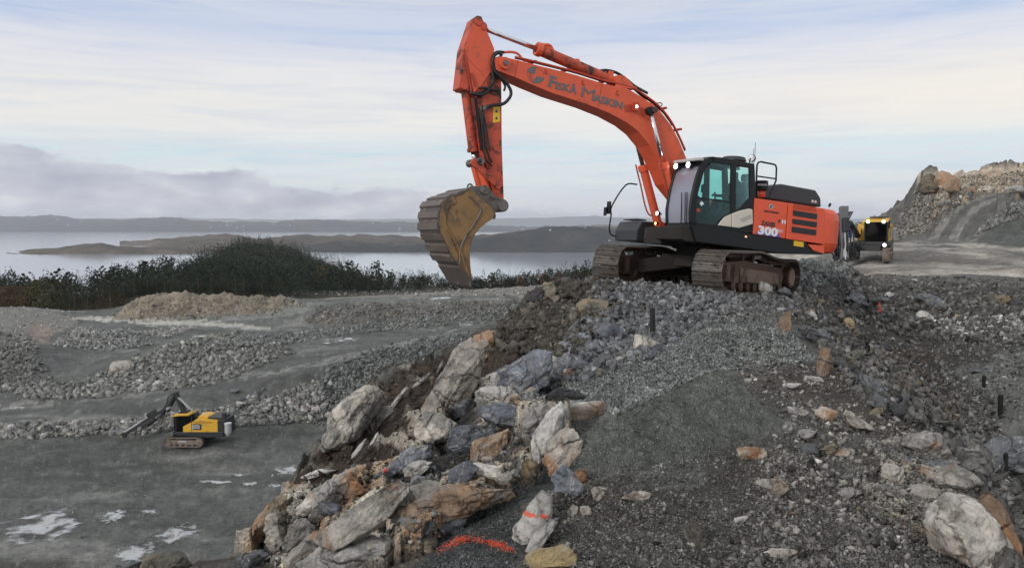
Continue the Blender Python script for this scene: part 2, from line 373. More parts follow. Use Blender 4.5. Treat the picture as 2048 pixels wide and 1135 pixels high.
def seg_dist(x, y, P):
    best = np.full(np.shape(x), 1e9); idx = np.zeros(np.shape(x), int)
    for i in range(len(P)):
        (x1, y1), (x2, y2) = P[i], P[(i+1) % len(P)]
        dx, dy = x2-x1, y2-y1; L = dx*dx+dy*dy
        t = np.clip(((x-x1)*dx+(y-y1)*dy)/L, 0, 1); d = np.hypot(x-x1-t*dx, y-y1-t*dy)
        m = d < best; best = np.where(m, d, best); idx = np.where(m, i, idx)
    return best, idx
L_PTS = [  # the quarry floor and benches to the left, the lower bench and plateau to the right
 (-900,1500,38),(-300,1135,43.8),(0,1135,43.8),(400,1135,43.8),(800,1135,43.8),(0,1000,54.4),(600,1000,54.4),(1000,1000,54),(0,900,66.2),(300,900,66.2),(600,900,66.2),(0,885,69),(200,880,70),(600,858,73.5),(700,840,75),
 (0,848,70.6),(200,838,71.8),(400,800,74),(600,758,78),(700,725,80.5),(820,690,84),(930,680,88),
 (0,822,80),(200,795,80.5),(400,768,81),(560,742,83),(640,724,86),(760,700,92),(930,655,104),(1010,640,112),
 (0,785,84.5),(150,770,88),(300,745,92),(450,728,93),(590,708,98),
 (180,755,93),(250,715,97),(330,695,99),(450,664,103),(520,680,104),
 (0,755,91),(40,700,99),(90,745,97),(170,735,104),(300,700,118),(450,690,122),(620,690,112),(700,665,136),(800,650,146),(1000,640,152),
 (100,688,124),(170,652,127),(240,675,125),(0,690,108),(30,655,122),(300,680,127),(390,662,137),
 (200,648,146),(400,655,143),(560,650,146),(100,655,142),(0,640,146),
 (0,614,165),(60,613,168),(120,630,160),(150,650,150),
 (200,628,163),(300,640,152),(400,635,158),(540,628,163),(215,622,172),(240,620,173),(150,620,176),(290,588,172),(350,583,176),(450,582,180),(540,592,176),(590,600,172),
 (650,650,145.5),(760,648,147),(900,642,150),(1000,634,155),(650,622,149),(750,606,148.8),(900,604,151.5),(1000,602,156),(560,640,147),
 (640,596,182),(800,588,190),(950,590,200),(1040,588,210),(640,583,186),(800,573,196),(900,572,205),(960,556,212),(1040,549,216),(1100,555,215),(1160,548,220),
 (400,600,300),(0,640,200),(0,700,260),(1000,560,300),(1160,560,300),
 (2040,752,20),(1980,776,19.5),(2015,838,16.3),(2032,955,12.6),(2120,1050,11),(2400,1000,13),(1900,765,19),(1850,705,23),(2000,655,30),(1900,645,31.5),(1800,622,33),(1740,606,34),(2200,655,29),
 (1700,556,41),(1850,558,42),(2048,577,38),(2300,600,35),(1700,533,50),(1800,530,51),(1930,536,48),(2048,546,45),(2300,560,42),(1850,492,86),(2048,518,60),(2048,496,88),
 (1780,480,112),(1900,479,112),(1960,486,98),(2200,495,85),(1680,478,120),(1650,480,130),(1400,480,120),(1680,470,200),(1900,470,200),(1750,463,240),(1400,470,220)]
lp = [tuple(at(*p)) for p in L_PTS]
for aa in (-1.5, -1, -.6, -.3, 0, .2):
    lp.append((aa*30, 30, -19)); lp.append((aa*15, 15, -19)); lp.append((aa*6, 6, -18))
for aa, hh in ((.45, -9), (.6, -4.3), (.8, -4), (1.3, -4)): lp.append((aa*10, 10, hh)); lp.append((aa*5, 5, hh-.5))
lp += [(.3*24, 24, -15), (.12*40, 40, -17), (.2*60, 60, -14), (.1*120, 120, -18), (.25*90, 90, -5), (.32*60, 60, -3.4)]
low_f = rbf(lp)
W_CAN = [(126,576,194),(140,570,200),(205,557,240),(260,538,260),(350,519,330),(400,505,390),(440,489,460),(480,481,510),(520,483,510),(560,491,500),(640,505,490),(700,528,480),(745,551,470),
 (170,572,196),(230,560,205),(300,550,215),(480,545,235),(480,520,310),(480,500,400),(350,536,260),(600,552,250),(600,528,330),(600,508,420),(680,552,350),(700,572,265),(760,562,300),(400,545,235),(660,532,400),
 (800,550,240),(860,538,242),(900,548,240),(960,557,240),(1000,550,245),(1080,542,250),(1180,532,255),(1300,528,260),(0,557,262),(28,559,262),(44,576,262),(-100,553,265),(-400,550,260),(66,586,255),(92,590,235)]
wp_ = []
for p_ in W_CAN:
    q_ = at(*p_); wp_.append((q_[0], q_[1], q_[2]-(4.4 if p_[0] < 760 else 4.4)))
for u_, y_, z_ in [(-600,178,-20),(-200,182,-20),(0,184,-20.5),(80,186,-22),(130,182,-22.5),(200,182,-20.5),(300,182,-19.5),(450,182,-19),(560,182,-19),(700,205,-18.6),(800,205,-18.4),(900,210,-18.4),(1000,215,-18.2),(1180,220,-17.5),(1350,220,-15),(1600,220,-8),
    (0,340,-60),(-400,340,-60),(-100,480,-80),(60,330,-66),(110,270,-52),(130,300,-66),(180,330,-60),(230,380,-66),(300,440,-68),(370,530,-70),(440,620,-70),(520,680,-74),(600,680,-76),(700,650,-80),(760,580,-80),(790,460,-78),
    (760,440,-78),(800,350,-74),(900,340,-74),(1000,350,-76),(1180,360,-76),(1400,380,-78),(1800,420,-78),(2400,420,-78),(500,960,-80),(700,960,-80),(200,640,-80),(0,700,-80),(1200,700,-80),(2400,700,-80),(100,262,-44),(125,250,-40),(80,300,-62)]:
    wp_.append(((u_-1024)/F*y_, y_, z_))
wood_f = rbf(wp_)
def blocks(x, y, cell, sx, sy, rot, seed):
    """jointed rock: nearest and second nearest of jittered seeds in stretched axes"""
    c, s_ = math.cos(rot), math.sin(rot); p = (x*c+y*s_)/(cell*sx); q = (-x*s_+y*c)/(cell*sy)
    wx = .22*fbm(x/cell*.8, y/cell*.8, seed, 2); p = p+wx; q = q+.22*fbm(x/cell*.8+9, y/cell*.8, seed, 2)
    ip, iq = np.floor(p).astype(int), np.floor(q).astype(int)
    F1 = np.full(np.shape(x), 9.); F2 = F1.copy(); ID = np.zeros(np.shape(x), int); DX = F1*0; DY = F1*0
    for i in (-1, 0, 1):
        for j in (-1, 0, 1):
            h = _perm[(_perm[(ip+i+seed) & 1023] + iq+j) & 1023]; g = _gr[h]
            dx = p-(ip+i+.5+.42*g[..., 0]); dy = q-(iq+j+.5+.42*g[..., 1]); d = np.maximum(np.abs(dx), np.abs(dy))*.6+np.hypot(dx, dy)*.4
            n_ = d < F1; F2 = np.where(n_, F1, np.minimum(F2, d)); F1 = np.where(n_, d, F1); ID = np.where(n_, h, ID); DX = np.where(n_, dx, DX); DY = np.where(n_, dy, DY)
    return F1, F2, ID, DX, DY
def wxy(P): return [tuple(at(*p)[:2]) for p in P]
SLABW = wxy([(965,685,13.3),(1060,720,11),(1125,770,9),(1135,905,6.4),(1040,985,5.6),(940,1060,4.9),(860,1120,4.4),(700,1180,4.6),(470,1160,7.0),(560,1010,8.3),(650,975,8.3),(770,940,8.2),(880,890,8.2),(925,800,10)])
SOILW = wxy([(790,735,12.9),(960,680,14),(1000,690,13),(925,800,10),(880,890,8.2),(770,940,8.2),(650,975,8.3),(560,1010,8.3),(480,1140,7.2),(480,1100,7.8),(560,985,8.8),(640,900,10),(700,818,11.1)])
RIGHTW = wxy([(1740,930,6.2),(1850,860,7),(1960,925,5.8),(2030,1080,4.8),(1980,1180,4.0),(1840,1160,4.0),(1760,1020,4.7)])
def rock_relief(x, y):
    """height added, and which joint block each point is on"""
    n1 = .18*fbm(x*1.6, y*1.6, 4, 3); n2 = .18*fbm(x*1.6+7, y*1.6, 4, 3)
    a = inpoly(x+n1, y+n2, SLABW); b = inpoly(x+n1, y+n2, SOILW) & ~a; c = inpoly(x+n1, y+n2, RIGHTW); r = np.zeros(np.shape(x)); zone_ = np.where(a, 1, np.where(b, 2, np.where(c, 3, 0)))
    F1, F2, ID, DX, DY = blocks(x, y, .62, .75, 1.7, .25, 11)
    e = F2-F1; hb = _gr[ID][..., 2]; tx, ty = _gr[(ID*7+3) & 1023][..., 0], _gr[(ID*7+3) & 1023][..., 1]
    bl = (.12+.20*hb + .22*tx*DX + .20*ty*DY)*sstep(.0, .16, e) + .05*np.abs(fbm(x*3, y*3, 2, 4, .6))
    G1, G2, ID2, _, _ = blocks(x, y, .22, .8, 1.5, .4, 31); bl = bl + (.045*_gr[ID2][..., 0])*sstep(0, .15, G2-G1)*(hb > -.5)
    k = np.where(a, 1.0, np.where(b, .26, np.where(c, .5, 0)))
    return bl*k - .06*(k > 0), zone_, e, ID, hb, bl
def hill_bump(x, y, cx, cy, rx, ry, h, rot=0, p=1.0):
    c, s = math.cos(rot), math.sin(rot); dx, dy = x-cx, y-cy
    r = np.sqrt(((dx*c+dy*s)/rx)**2 + ((-dx*s+dy*c)/ry)**2)
    return h*np.clip(1-r, 0, 1)**p
def cone(x, y, u, v, yy, slope, ground, rnd=.12, ox=0, oy=0):
    P = at(u, v, yy); d = np.hypot(x-P[0], (y-P[1]))
    return P[2] - slope*(np.sqrt(d*d+rnd*rnd)-rnd)
def heights(x, y, detail=True):
    x = np.asarray(x, float); y = np.asarray(y, float); ys = np.maximum(y, 1.0)
    # lowland, falling to the sea beyond the forest
    low = low_f(x, np.minimum(ys, 320.0)) if False else low_f(x*np.minimum(1, 320/ys), np.minimum(ys, 320.0))
    a = x/ys
    far = sstep(260, 420, ys)
    low = low*(1-far) + far*(-22)
    # wooded land between the quarry and the sea
    k = sstep(172, 190, ys)*(1-sstep(1150, 1350, 1024+a*1600)*(1-sstep(300, 420, ys)))
    wl_ = wood_f(x, np.maximum(ys, 160))
    low = low*(1-k) + wl_*k
    low = np.where(y > 900, np.minimum(low, -79), low)
    # rocky hill on the right
    q = np.array([[1790,466,118],[1803,440,118],[1830,400,120],[1845,352,122],[1895,352,124],[1900,375,124],[1950,345,134],[2040,340,140],[2200,360,140],[2500,380,130]])
    if detail:
        rough = 0.5+0.5*fbm(x*.05+3, y*.05, 0, 2)
        low = low + np.where(y > 30, .22, .10)*fbm(x*.35, y*.35, 1, 4)*np.clip(ys/60, .5, 1.2)
    if detail:
            um, vm = uvof(x, y, low); cm_ = inpoly(um, vm, [(245,624),(275,580),(350,572),(460,572),(560,586),(610,604),(540,626),(300,642)]) & (y > 150) & (y < 182)
            low = low + cm_*(1.1*np.abs(fbm(x*.16, y*.16, 2, 4, .6)) + .8*np.abs(fbm(x*.6, y*.6, 5, 3, .6)) - .3)
    # ridge under the excavator
    near = y < 60
    out = low.copy()
    xn, yn = x[near], np.maximum(y[near], .9)
    if xn.size:
        rg = ridge_f(xn, yn)
        cw_ = .05*fbm(xn*1.6+3, yn*1.6, 1, 3)
        rg = np.maximum(rg, cone(xn, yn, 1415, 730, 6.6, .84, 0, .10)+cw_)
        rg = np.maximum(rg, cone(xn, yn, 1232, 815, 5.9, .88, 0, .06)+cw_)
        rg = np.maximum(rg, cone(xn, yn, 1325, 785, 6.2, .84, 0, .12)+cw_)
        rg = np.maximum(rg, cone(xn, yn, 1500, 655, 10.6, .42, 0, .5))
        rg = np.maximum(rg, cone(xn, yn, 1390, 690, 9.6, .42, 0, .5))
        rg = np.maximum(rg, cone(xn, yn, 1120, 575, 16.6, .55, 0, .7))
        d, idx = seg_dist(xn, yn, RPOLY)
        ins = inpoly(xn, yn, RPOLY); sd_ = np.where(ins, 0, d)
        left = (idx < nL)
        nz = fbm(xn*.6, yn*.6, 5, 3)
        sd_ = np.maximum(sd_ + .35*nz*np.clip(sd_*2, 0, 1), 0)
        rg = rg - np.where(left, 2.2*sd_, .58*sd_)
        if detail:
            # drill-hole craters and general roughness
            rg = rg + .055*fbm(xn*1.3, yn*1.3, 0, 5, .55) + .018*np.abs(fbm(xn*5, yn*5, 6, 4, .65))
            rs = np.clip(sd_*1.2, 0, 1)*(~left)
            rg = rg + rs*.16*fbm(xn*1.1+5, yn*1.1, 2, 5, .6)
            u, v = uvof(xn, yn, rg)
            st1 = np.abs(fbm(xn*1.1+yn*.9, (yn-xn)*.45, 3, 4, .55)); rel, zn, _, _, _, _ = rock_relief(xn, yn)
            rg = rg + (zn == 2)*(.36*np.clip(st1, 0, .8) - .10 + .05*fbm(xn*4, yn*4, 2, 3, .6)) + rel
            mud = inpoly(u+25*nz, v, [(1090,556),(1250,565),(1235,640),(1130,720),(960,700),(1000,640)])
            rg = rg + mud*.16*fbm(xn*1.2, yn*1.2, 8, 5, .6)
            for (cu, cv, cyy, cr) in ((1160,1022,4.75,.13), (1640,898,5.9,.2), (1308,1010,4.7,.0)):
                if cr:
                    Pc = at(cu, cv, cyy); dd = np.hypot(xn-Pc[0], yn-Pc[1])/cr
                    rg = rg + .05*np.exp(-((dd-1.5)/.6)**2) - .13*np.exp(-dd**4)
        out[near] = np.maximum(out[near], rg)
    return out
# right-hand rocky hill as its own field of control points in metres
HP = []
def hp(u, v, y, dz=0): P = at(u, v, y); HP.append((P[0], P[1], P[2]+dz))
for p in [(1780,482,108),(1800,470,110),(1860,480,106),(1920,480,102),(1960,487,96),(2048,493,90),(2200,500,84),(2500,505,80),
          (1800,446,117),(1822,415,119),(1838,380,121),(1846,352,123),(1880,350,124),(1893,356,125),(1898,372,124),(1920,358,130),(1950,346,134),(2000,342,137),(2048,346,138),(2200,350,138),(2500,380,130),
          (1840,430,115),(1870,400,118),(1900,395,119),(1950,388,122),(2040,382,124),(1860,450,111),(1900,440,112),(1930,405,117),(1960,395,119),(1900,465,107),(1940,440,110),(1960,475,99),(1985,460,100),(2010,430,104),(2048,425,104),(2020,405,108),(2048,395,112),(2060,378,113),(2150,370,112),(2048,470,96),(2200,450,96)]: hp(*p)
for (X, Y) in ((50, 150), (70, 165), (90, 170), (120, 150), (55, 135), (48, 126)): HP.append((X, Y, -1.5))
for (X, Y, Z) in ((44, 100, -2.8), (47, 118, -2.9), (60, 70, -2.8), (80, 70, -2.8), (110, 100, -2), (100, 90, -1), (140, 140, 0), (45, 140, -2.9), (57.5, 124, -2.6), (52, 121, -2.8), (60, 129, -2.2), (60, 140, -2.2), (62, 150, -2)): HP.append((X, Y, Z))
HPn = np.array(HP); _D = np.linalg.norm(HPn[:, None, :2]-HPn[None, :, :2], axis=2); _n = len(HPn)
_K = np.zeros((_n+1, _n+1)); _K[:_n, :_n] = -_D; _K[:_n, _n] = 1; _K[_n, :_n] = 1
_W = np.linalg.solve(_K + np.eye(_n+1)*1e-6, np.append(HPn[:, 2], 0))
def hill_right(x, y):
    r = np.full(np.shape(x), -99.0); m = (x > 42) & (x < 150) & (y > 78) & (y < 175)
    if m.any():
        xx, yy = x[m], y[m]; d = np.sqrt((xx[:, None]-HPn[:, 0])**2 + (yy[:, None]-HPn[:, 1])**2)
        z = -d@_W[:_n] + _W[_n]
        u, v = uvof(xx, yy, z)
        road = inpoly(u, v, [(1840,490),(1870,450),(1915,410),(1960,392),(2060,372),(2060,396),(2000,408),(1965,440),(1945,470),(1980,492)])
        lump = np.abs(fbm(xx*.22, yy*.22, z*.12, 4, .6)); h1, h2, hid, hdx, hdy = blocks(xx, yy, 3.4, 1, 1.2, .5, 77); lump = lump*.5 + (.35+.6*_gr[hid][..., 2]+.8*_gr[hid][..., 0]*hdx+.6*_gr[hid][..., 1]*hdy)*sstep(0, .15, h2-h1)
        z = z + np.where(road, .06*fbm(xx, yy, 0, 3), 1.5*lump*np.clip((z+2.4)/4, 0, 1) + .5*fbm(xx*.9, yy*.9, 4, 3, .6)*np.clip((z+2.6)/2, 0, 1))
        r[m] = z
    return r
def H(x, y, detail=True):
    x = np.atleast_1d(np.asarray(x, float)); y = np.atleast_1d(np.asarray(y, float))
    return np.maximum(heights(x, y, detail), hill_right(x, y))

# grid: columns by bearing, rows by log distance (finer where things are near)
ua = np.concatenate([np.linspace(-1700, -120, 40)[:-1], np.linspace(-110, 2160, 690), np.linspace(2170, 4200, 50)[1:]])
acol = (ua-1024)/F
lb = np.concatenate([np.linspace(math.log(1.0), math.log(3.2), 24)[:-1], np.linspace(math.log(3.2), math.log(14), 300)[:-1], np.linspace(math.log(14), math.log(28), 70)[:-1], np.linspace(math.log(28), math.log(230), 165)[:-1], np.linspace(math.log(230), math.log(1000), 40)])
yrow = np.exp(lb)
GX = acol[:, None]*yrow[None]; GY = np.broadcast_to(yrow[None], GX.shape).copy()
GZ = H(GX.ravel(), GY.ravel()).reshape(GX.shape)
GU, GV = uvof(GX, GY, GZ)
nC, nR = GX.shape
def hit(u, v, frontmost=True):
    """first ground point on the sight line through (u,v) -> x,y,z arrays"""
    u = np.atleast_1d(np.asarray(u, float)); v = np.atleast_1d(np.asarray(v, float))
    ci = np.clip(np.interp(u, ua, np.arange(nC)).round().astype(int), 0, nC-1)
    below = GV[ci] <= v[:, None]
    j = np.argmax(below, axis=1); ok = below.any(axis=1) & (j > 0); j = np.maximum(j, 1)
    v0, v1 = GV[ci, j-1], GV[ci, j]; t = np.clip((v0-v)/np.maximum(v0-v1, 1e-6), 0, 1)
    y = np.exp(np.log(yrow[j-1])*(1-t)+np.log(yrow[j])*t); x = (u-1024)/F*y
    z = GZ[ci, j-1]*(1-t)+GZ[ci, j]*t
    return x, y, z, ok

# ground colours (real surface colours of the different soils)
U, V = GU.ravel(), GV.ravel(); gx, gy, gz = GX.ravel(), GY.ravel(), GZ.ravel()
nzA = fbm(gx*.5, gy*.5, 0, 4); nzB = fbm(gx*2.1, gy*2.1, 3, 4, .6); nzF = fbm(gx*.05, gy*.12, 3, 5, .6)
U2 = U + 14*nzB + 10*nzA; V2 = V + 9*fbm(gx*1.7+9, gy*1.7, 5, 3)
colr = np.zeros((len(gx), 3))
def setz(m, c, k=1.0):
    m = (np.asarray(m, float)*k)[:, None]; colr[:] = colr*(1-m) + np.array(c)*m
setz(np.ones(len(gx)), (.090, .095, .093))
near = gy < 45
setz(near, (.082, .081, .078))
setz(near, (.068, .058, .05), np.clip(.5+1.3*nzA, 0, 1)*.8)
setz(near, (.16, .155, .145), np.clip(nzB*2.4-.75, 0, 1)*.6)
def zone(poly, c, k=1.0, y0=0, y1=45, soft=True):
    m = inpoly(U2 if soft else U, V2 if soft else V, poly) & (gy > y0) & (gy < y1); setz(m, c, k); return m
zone([(1590,560),(1700,540),(2100,560),(2100,1200),(2020,1135),(1960,940),(1860,860),(1720,800),(1650,700),(1570,620)], (.058,.055,.052))
zone([(1900,740),(2100,690),(2100,920),(1980,900),(1960,850),(2000,800)], (.13,.135,.13))
zone([(1870,640),(2048,630),(2060,665),(1960,670),(1890,665)], (.34,.34,.35), np.clip(.2+1.6*fbm(gx*.9,gy*.9,2,4), 0, 1))
zone([(1120,640),(1560,600),(1640,720),(1400,760),(1140,800),(1000,790)], (.10,.108,.107))
pile = np.zeros(len(gx), bool)
for (cu, cv, cyy, cs, cr) in ((1415,730,6.6,.84,.10), (1232,815,5.9,.88,.06), (1325,785,6.2,.84,.12)): pile |= (cone(gx, gy, cu, cv, cyy, cs, 0, cr) + .05*fbm(gx*1.6+3, gy*1.6, 1, 3) > gz-.09)
pile &= (gy < 9); setz(pile, (.122,.127,.120))
zone([(1120,880),(1160,920),(1120,980),(1040,1010),(1025,1135),(800,1160),(870,1090),(1000,985)], (.057,.062,.064))
zone([(1300,900),(1420,900),(1400,970),(1250,980)], (.125,.13,.122), .8)
brown = zone([(790,740),(1050,680),(1060,700),(960,780),(920,830),(880,900),(770,945),(600,1060),(505,1100),(560,990),(630,900),(700,850),(780,760)], (.05,.038,.031))
stv = np.abs(fbm(gx*1.1+gy*.9, (gy-gx)*.45, 3, 4, .55))
setz(brown, (.36,.33,.29), sstep(.58, .66, stv + .08*nzB)*.85); setz(brown, (.14,.12,.10), np.clip(fbm(gx*3, gy*3, 2, 3)*2-.6, 0, 1)*.5)
nm = gy < 20; rr_ = rock_relief(gx[nm], gy[nm]); zn = np.zeros(len(gx), int); zn[nm] = rr_[1]; eG = np.zeros(len(gx)); eG[nm] = rr_[2]; idG = np.zeros(len(gx), int); idG[nm] = rr_[3]; hG = np.zeros(len(gx)); hG[nm] = rr_[4]; blG = np.zeros(len(gx)); blG[nm] = rr_[5]
pal = np.array([(.42,.385,.33), (.19,.20,.22), (.48,.44,.39), (.34,.23,.145), (.23,.23,.22), (.40,.355,.29), (.15,.155,.165), (.37,.27,.18)])
rc = pal[(idG*5) % 8]; nzR = fbm(gx*1.4+3, gy*1.4, 6, 5, .6); nzR2 = fbm(gx*2.2, gy*2.2+5, 9, 5, .6)
rc = rc*(1-.0)+0; t_ = sstep(.1, .35, nzR)[:, None]; rc = rc*(1-t_)+np.array([.42,.39,.345])*t_; t_ = sstep(.25, .5, nzR2)[:, None]*.8; rc = rc*(1-t_)+np.array([.30,.185,.11])*t_
rim = (sstep(.05, .14, eG)*(1-sstep(.14, .34, eG)))[:, None]*.55; rc = rc*(1-rim)+np.array([.50,.47,.42])*rim
grv = 1-sstep(.04, .12, blG+.10*nzB)          # hollows and joints filled with dark grit
for zid, kk in ((1, 1.0), (3, .8)):
    m = (zn == zid); f = (m*(1-grv)*kk)[:, None]; setz(m & (zid == 1), (.05,.049,.047), .9); colr[:] = colr*(1-f)+rc*f
m = (zn == 2); f = (m*sstep(.22, .32, blG+.05*nzB)*.7)[:, None]; colr[:] = colr*(1-f)+rc*f
zone([(1090,556),(1250,565),(1235,640),(1130,720),(960,700),(1000,640)], (.068,.06,.05))
zone([(940,690),(1080,660),(1060,720),(960,760)], (.055,.04,.032))
# left lowland
L = (gy > 40) & (gx < 12)
m = L.astype(float)
setz(m, (.115, .12, .12), np.clip(nzF*2.2, 0, 1)*.85)
setz(m, (.06, .063, .062), np.clip(-nzF*1.6-.1, 0, 1)*.6)
setz(m, (.24, .245, .24), np.clip(fbm(gx*.06, gy*.25, 9, 6, .6)*2.6-.75, 0, 1)*.6)
setz(m, (.2, .2, .19), np.clip(fbm(gx*.9, gy*.9, 4, 4, .7)*2.6-1.3, 0, 1)*.6)
nzD1 = 16*fbm(gx*.12, gy*.12, 6, 4, .6); nzD2 = 5*fbm(gx*.12, gy*.12, 16, 4, .6)
def zl(poly, c, k=1.0, y0=40, y1=1000):
    m = inpoly(U+3*nzB+nzD1, V+2*nzA+nzD2, poly) & (gy > y0) & (gy < y1); setz(m, c, k); return m
zl([(0,800),(-300,860),(0,830),(200,812),(400,785),(640,735),(930,662),(930,645),(640,712),(400,752),(200,782)], (.092,.095,.094))
for off in (0, 9): zl([(0,806+off),(0,811+off),(300,781+off),(640,726+off*.7),(930,656),(930,653),(640,722+off*.7),(300,777+off)], (.20,.203,.198), .8)
zl([(120,634),(160,632),(380,640),(545,650),(530,656),(380,652),(200,643)], (.36,.355,.34))
zl([(270,618),(520,616),(620,612),(600,628),(500,640),(300,640)], (.17,.18,.172))
zl([(560,645),(830,602),(1000,598),(1000,603),(830,608),(600,648)], (.18,.18,.178))
zl([(-200,612),(120,616),(150,650),(60,690),(0,660),(-200,700)], (.165,.163,.155))
zl([(60,655),(90,640),(110,680),(70,690)], (.26,.19,.15), .5)
cl = (inpoly(U, V, [(240,622),(272,583),(350,576),(460,578),(560,592),(600,604),(540,624),(300,640),(220,640)])) & (gy > 145) & (gy < 190)
setz(cl, (.19,.165,.13)); setz(cl, (.27,.235,.185), np.clip(fbm(gx*.3, gy*.1, gz*.5, 4)*2.2, 0, 1)*.8); setz(cl, (.10,.085,.07), np.clip(-fbm(gx*.35+5, gz*.5, 2, 4)*2.4-.1, 0, 1)*.8)
zl([(600,600),(720,582),(900,572),(1200,545),(1200,600),(900,590)], (.2,.19,.175), .75)
m = zl([(600,640),(700,610),(1000,604),(1000,640),(700,655)], (.12,.118,.112)); setz(m, (.3,.24,.18), np.clip(fbm(gx*.3,gz*.6,1,4)*2-.5,0,1)*.7)
# woodland floor
wood = (gy > 190) & (gx < 30) | (gy > 300); setz(wood, (.035,.035,.022))
wl = (gy > 150) & (U < 470) & (V < 650) & (U > 110) & ~cl & (gy > 185); setz(wl, (.03,.03,.02))
# plateau and right hill
PR = (gy > 38) & (gx > 18) & (gz > -4.5) & (gy < 175)
setz(PR & (gy < 60), (.13,.125,.118), .75)
mud_ = PR & (gy >= 43) & (gz < -1.5); setz(mud_, (.40,.37,.345), np.clip(.55+.9*fbm(gx*.12, gy*.06, 1, 5, .6)*1.6, 0.1, 1)*.95)
setz(PR & (gy > 40) & (gy < 62) & (gz < -1), (.12,.10,.088), np.clip(fbm(gx*.12+3, gy*.3, 8, 4)*2.2-.2, 0, 1)*.8)
hr = (gy > 78) & (gx > 42) & (gz > -2.2)
setz(hr, (.09,.088,.085)); setz(hr, (.2,.19,.175), np.clip(fbm(gx*.4, gy*.4, gz*.4, 4)*2, 0, 1)*.7)
top = hr & inpoly(U+6*nzB, V+4*nzA, [(1835,340),(1895,335),(2300,310),(2300,380),(2040,384),(1960,390),(1890,405),(1845,395)])
setz(top, (.50,.43,.35), .9); setz(top, (.46,.30,.19), np.clip(fbm(gx*.2, gy*.2, gz*.3, 4)*2.2-.25, 0, 1)*.8); setz(top, (.2,.18,.16), np.clip(fbm(gx*.5+4, gy*.5, gz*.5, 4)*2-.2, 0, 1)*.8)
rd = inpoly(U, V, [(1840,490),(1865,450),(1910,408),(1960,392),(2060,374),(2060,394),(2000,404),(1965,440),(1945,470),(1975,492)]) & hr
setz(rd, (.095,.095,.092))
for a_, b_ in (((1862,478),(1958,398)), ((1905,478),(1985,405))):
    pass
tr1 = inpoly(U, V, [(1855,480),(1875,480),(1900,440),(1935,408),(1990,390),(2060,379),(2060,374),(1980,386),(1925,404),(1885,438)]) & (gy > 78)
tr2 = inpoly(U, V, [(1895,482),(1915,482),(1930,450),(1960,415),(2000,398),(1990,394),(1945,412),(1912,450)]) & (gy > 78)
setz(tr1 | tr2, (.24,.232,.22), np.clip(.6+.5*nzB, .2, .8))
gp = inpoly(U, V, [(1945,485),(2010,440),(2060,428),(2300,430),(2300,500),(2040,494)]) & (gy > 78); setz(gp, (.085,.092,.088))
colr *= np.array([1.36, 1.34, 1.27])
colr *= (1 + .22*np.clip(fbm(gx*6, gy*6, 1, 3, .7), -1, 1)*(gy < 45) + .18*np.clip(fbm(gx*1.2, gy*1.2, 1, 4, .7), -1, 1)*(gy > 45))[:, None]
colr = np.clip(colr, .012, .8)

def ground_mat():
    m, nt, b = newmat('ground_soil'); P = N(nt, 'ShaderNodeNewGeometry').outputs['Position']
    a = N(nt, 'ShaderNodeAttribute', attribute_name='tint').outputs[0]
    f1 = noise(nt, 26, 8, .75, P); f2 = noise(nt, 3.0, 8, .72, P)
    vo = N(nt, 'ShaderNodeTexVoronoi', i_Scale=42.0); nt.links.new(P, vo.inputs['Vector'])
    k = ramp(nt, f1, [(.28, (.42, .42, .42, 1)), (.5, (.95, .95, .95, 1)), (.64, (1.35, 1.35, 1.35, 1)), (.74, (2.3, 2.3, 2.3, 1))])
    c = mixc(nt, 1.0, a, k, 'MULTIPLY')
    c = mixc(nt, 1.0, c, ramp(nt, f2, [(.3, (.7, .7, .7, 1)), (.5, (1, 1, 1, 1)), (.7, (1.35, 1.33, 1.3, 1))]), 'MULTIPLY')
    vv = ramp(nt, vo.outputs['Color'], [(.0, (.7, .7, .7, 1)), (.8, (1.05, 1.05, 1.05, 1)), (1, (1.8, 1.8, 1.8, 1))])
    c = mixc(nt, .7, c, mixc(nt, 1.0, c, vv, 'MULTIPLY'))
    f3 = noise(nt, .55, 12, .78, P)
    c = mixc(nt, 1.0, c, ramp(nt, f3, [(.34, (.62, .62, .62, 1)), (.5, (1, 1, 1, 1)), (.6, (1.25, 1.25, 1.24, 1)), (.7, (1.9, 1.9, 1.86, 1))]), 'MULTIPLY')
    setc(nt, b, c); b.inputs['Roughness'].default_value = .85; b.inputs['Specular IOR Level'].default_value = .3
    h = math_n(nt, 'ADD', math_n(nt, 'MULTIPLY', f2, 1.5), math_n(nt, 'ADD', math_n(nt, 'MULTIPLY', f1, .35), math_n(nt, 'MULTIPLY', vo.outputs['Distance'], -.5)))
    bump(nt, b, h, 1.0, .06); return m
idx = np.arange(nC*nR).reshape(nC, nR)
FQ = np.stack([idx[:-1, :-1], idx[1:, :-1], idx[1:, 1:], idx[:-1, 1:]], -1).reshape(-1, 4)
me = np_mesh('ground', np.stack([gx, gy, gz], 1), FQ, ground_mat(), True, {'tint': (np.concatenate([colr, np.ones((len(gx), 1))], 1), 'POINT')})
tag(link('ground', me), kind='structure')

# ground behind and under the camera, one coarse sheet that joins the grid
bm_ = MB(); ys_ = [-60, -20, -6, 0, .99]
xs_ = np.linspace(-3.4, 3.8, 30)
vs_ = []; 
for yy in ys_:
    for xx in xs_: vs_.append((xx, yy, float(H(np.array([xx]), np.array([1.0]))[0])-.02 if yy > -3 else -1.8))
n_ = len(xs_); bm_.add(vs_, [(i*n_+j, i*n_+j+1, (i+1)*n_+j+1, (i+1)*n_+j) for i in range(len(ys_)-1) for j in range(n_-1)])
gb = bm_.build('ground_behind', plain('ground_plain', (.08, .08, .078), .9)); tag(gb, kind='structure')

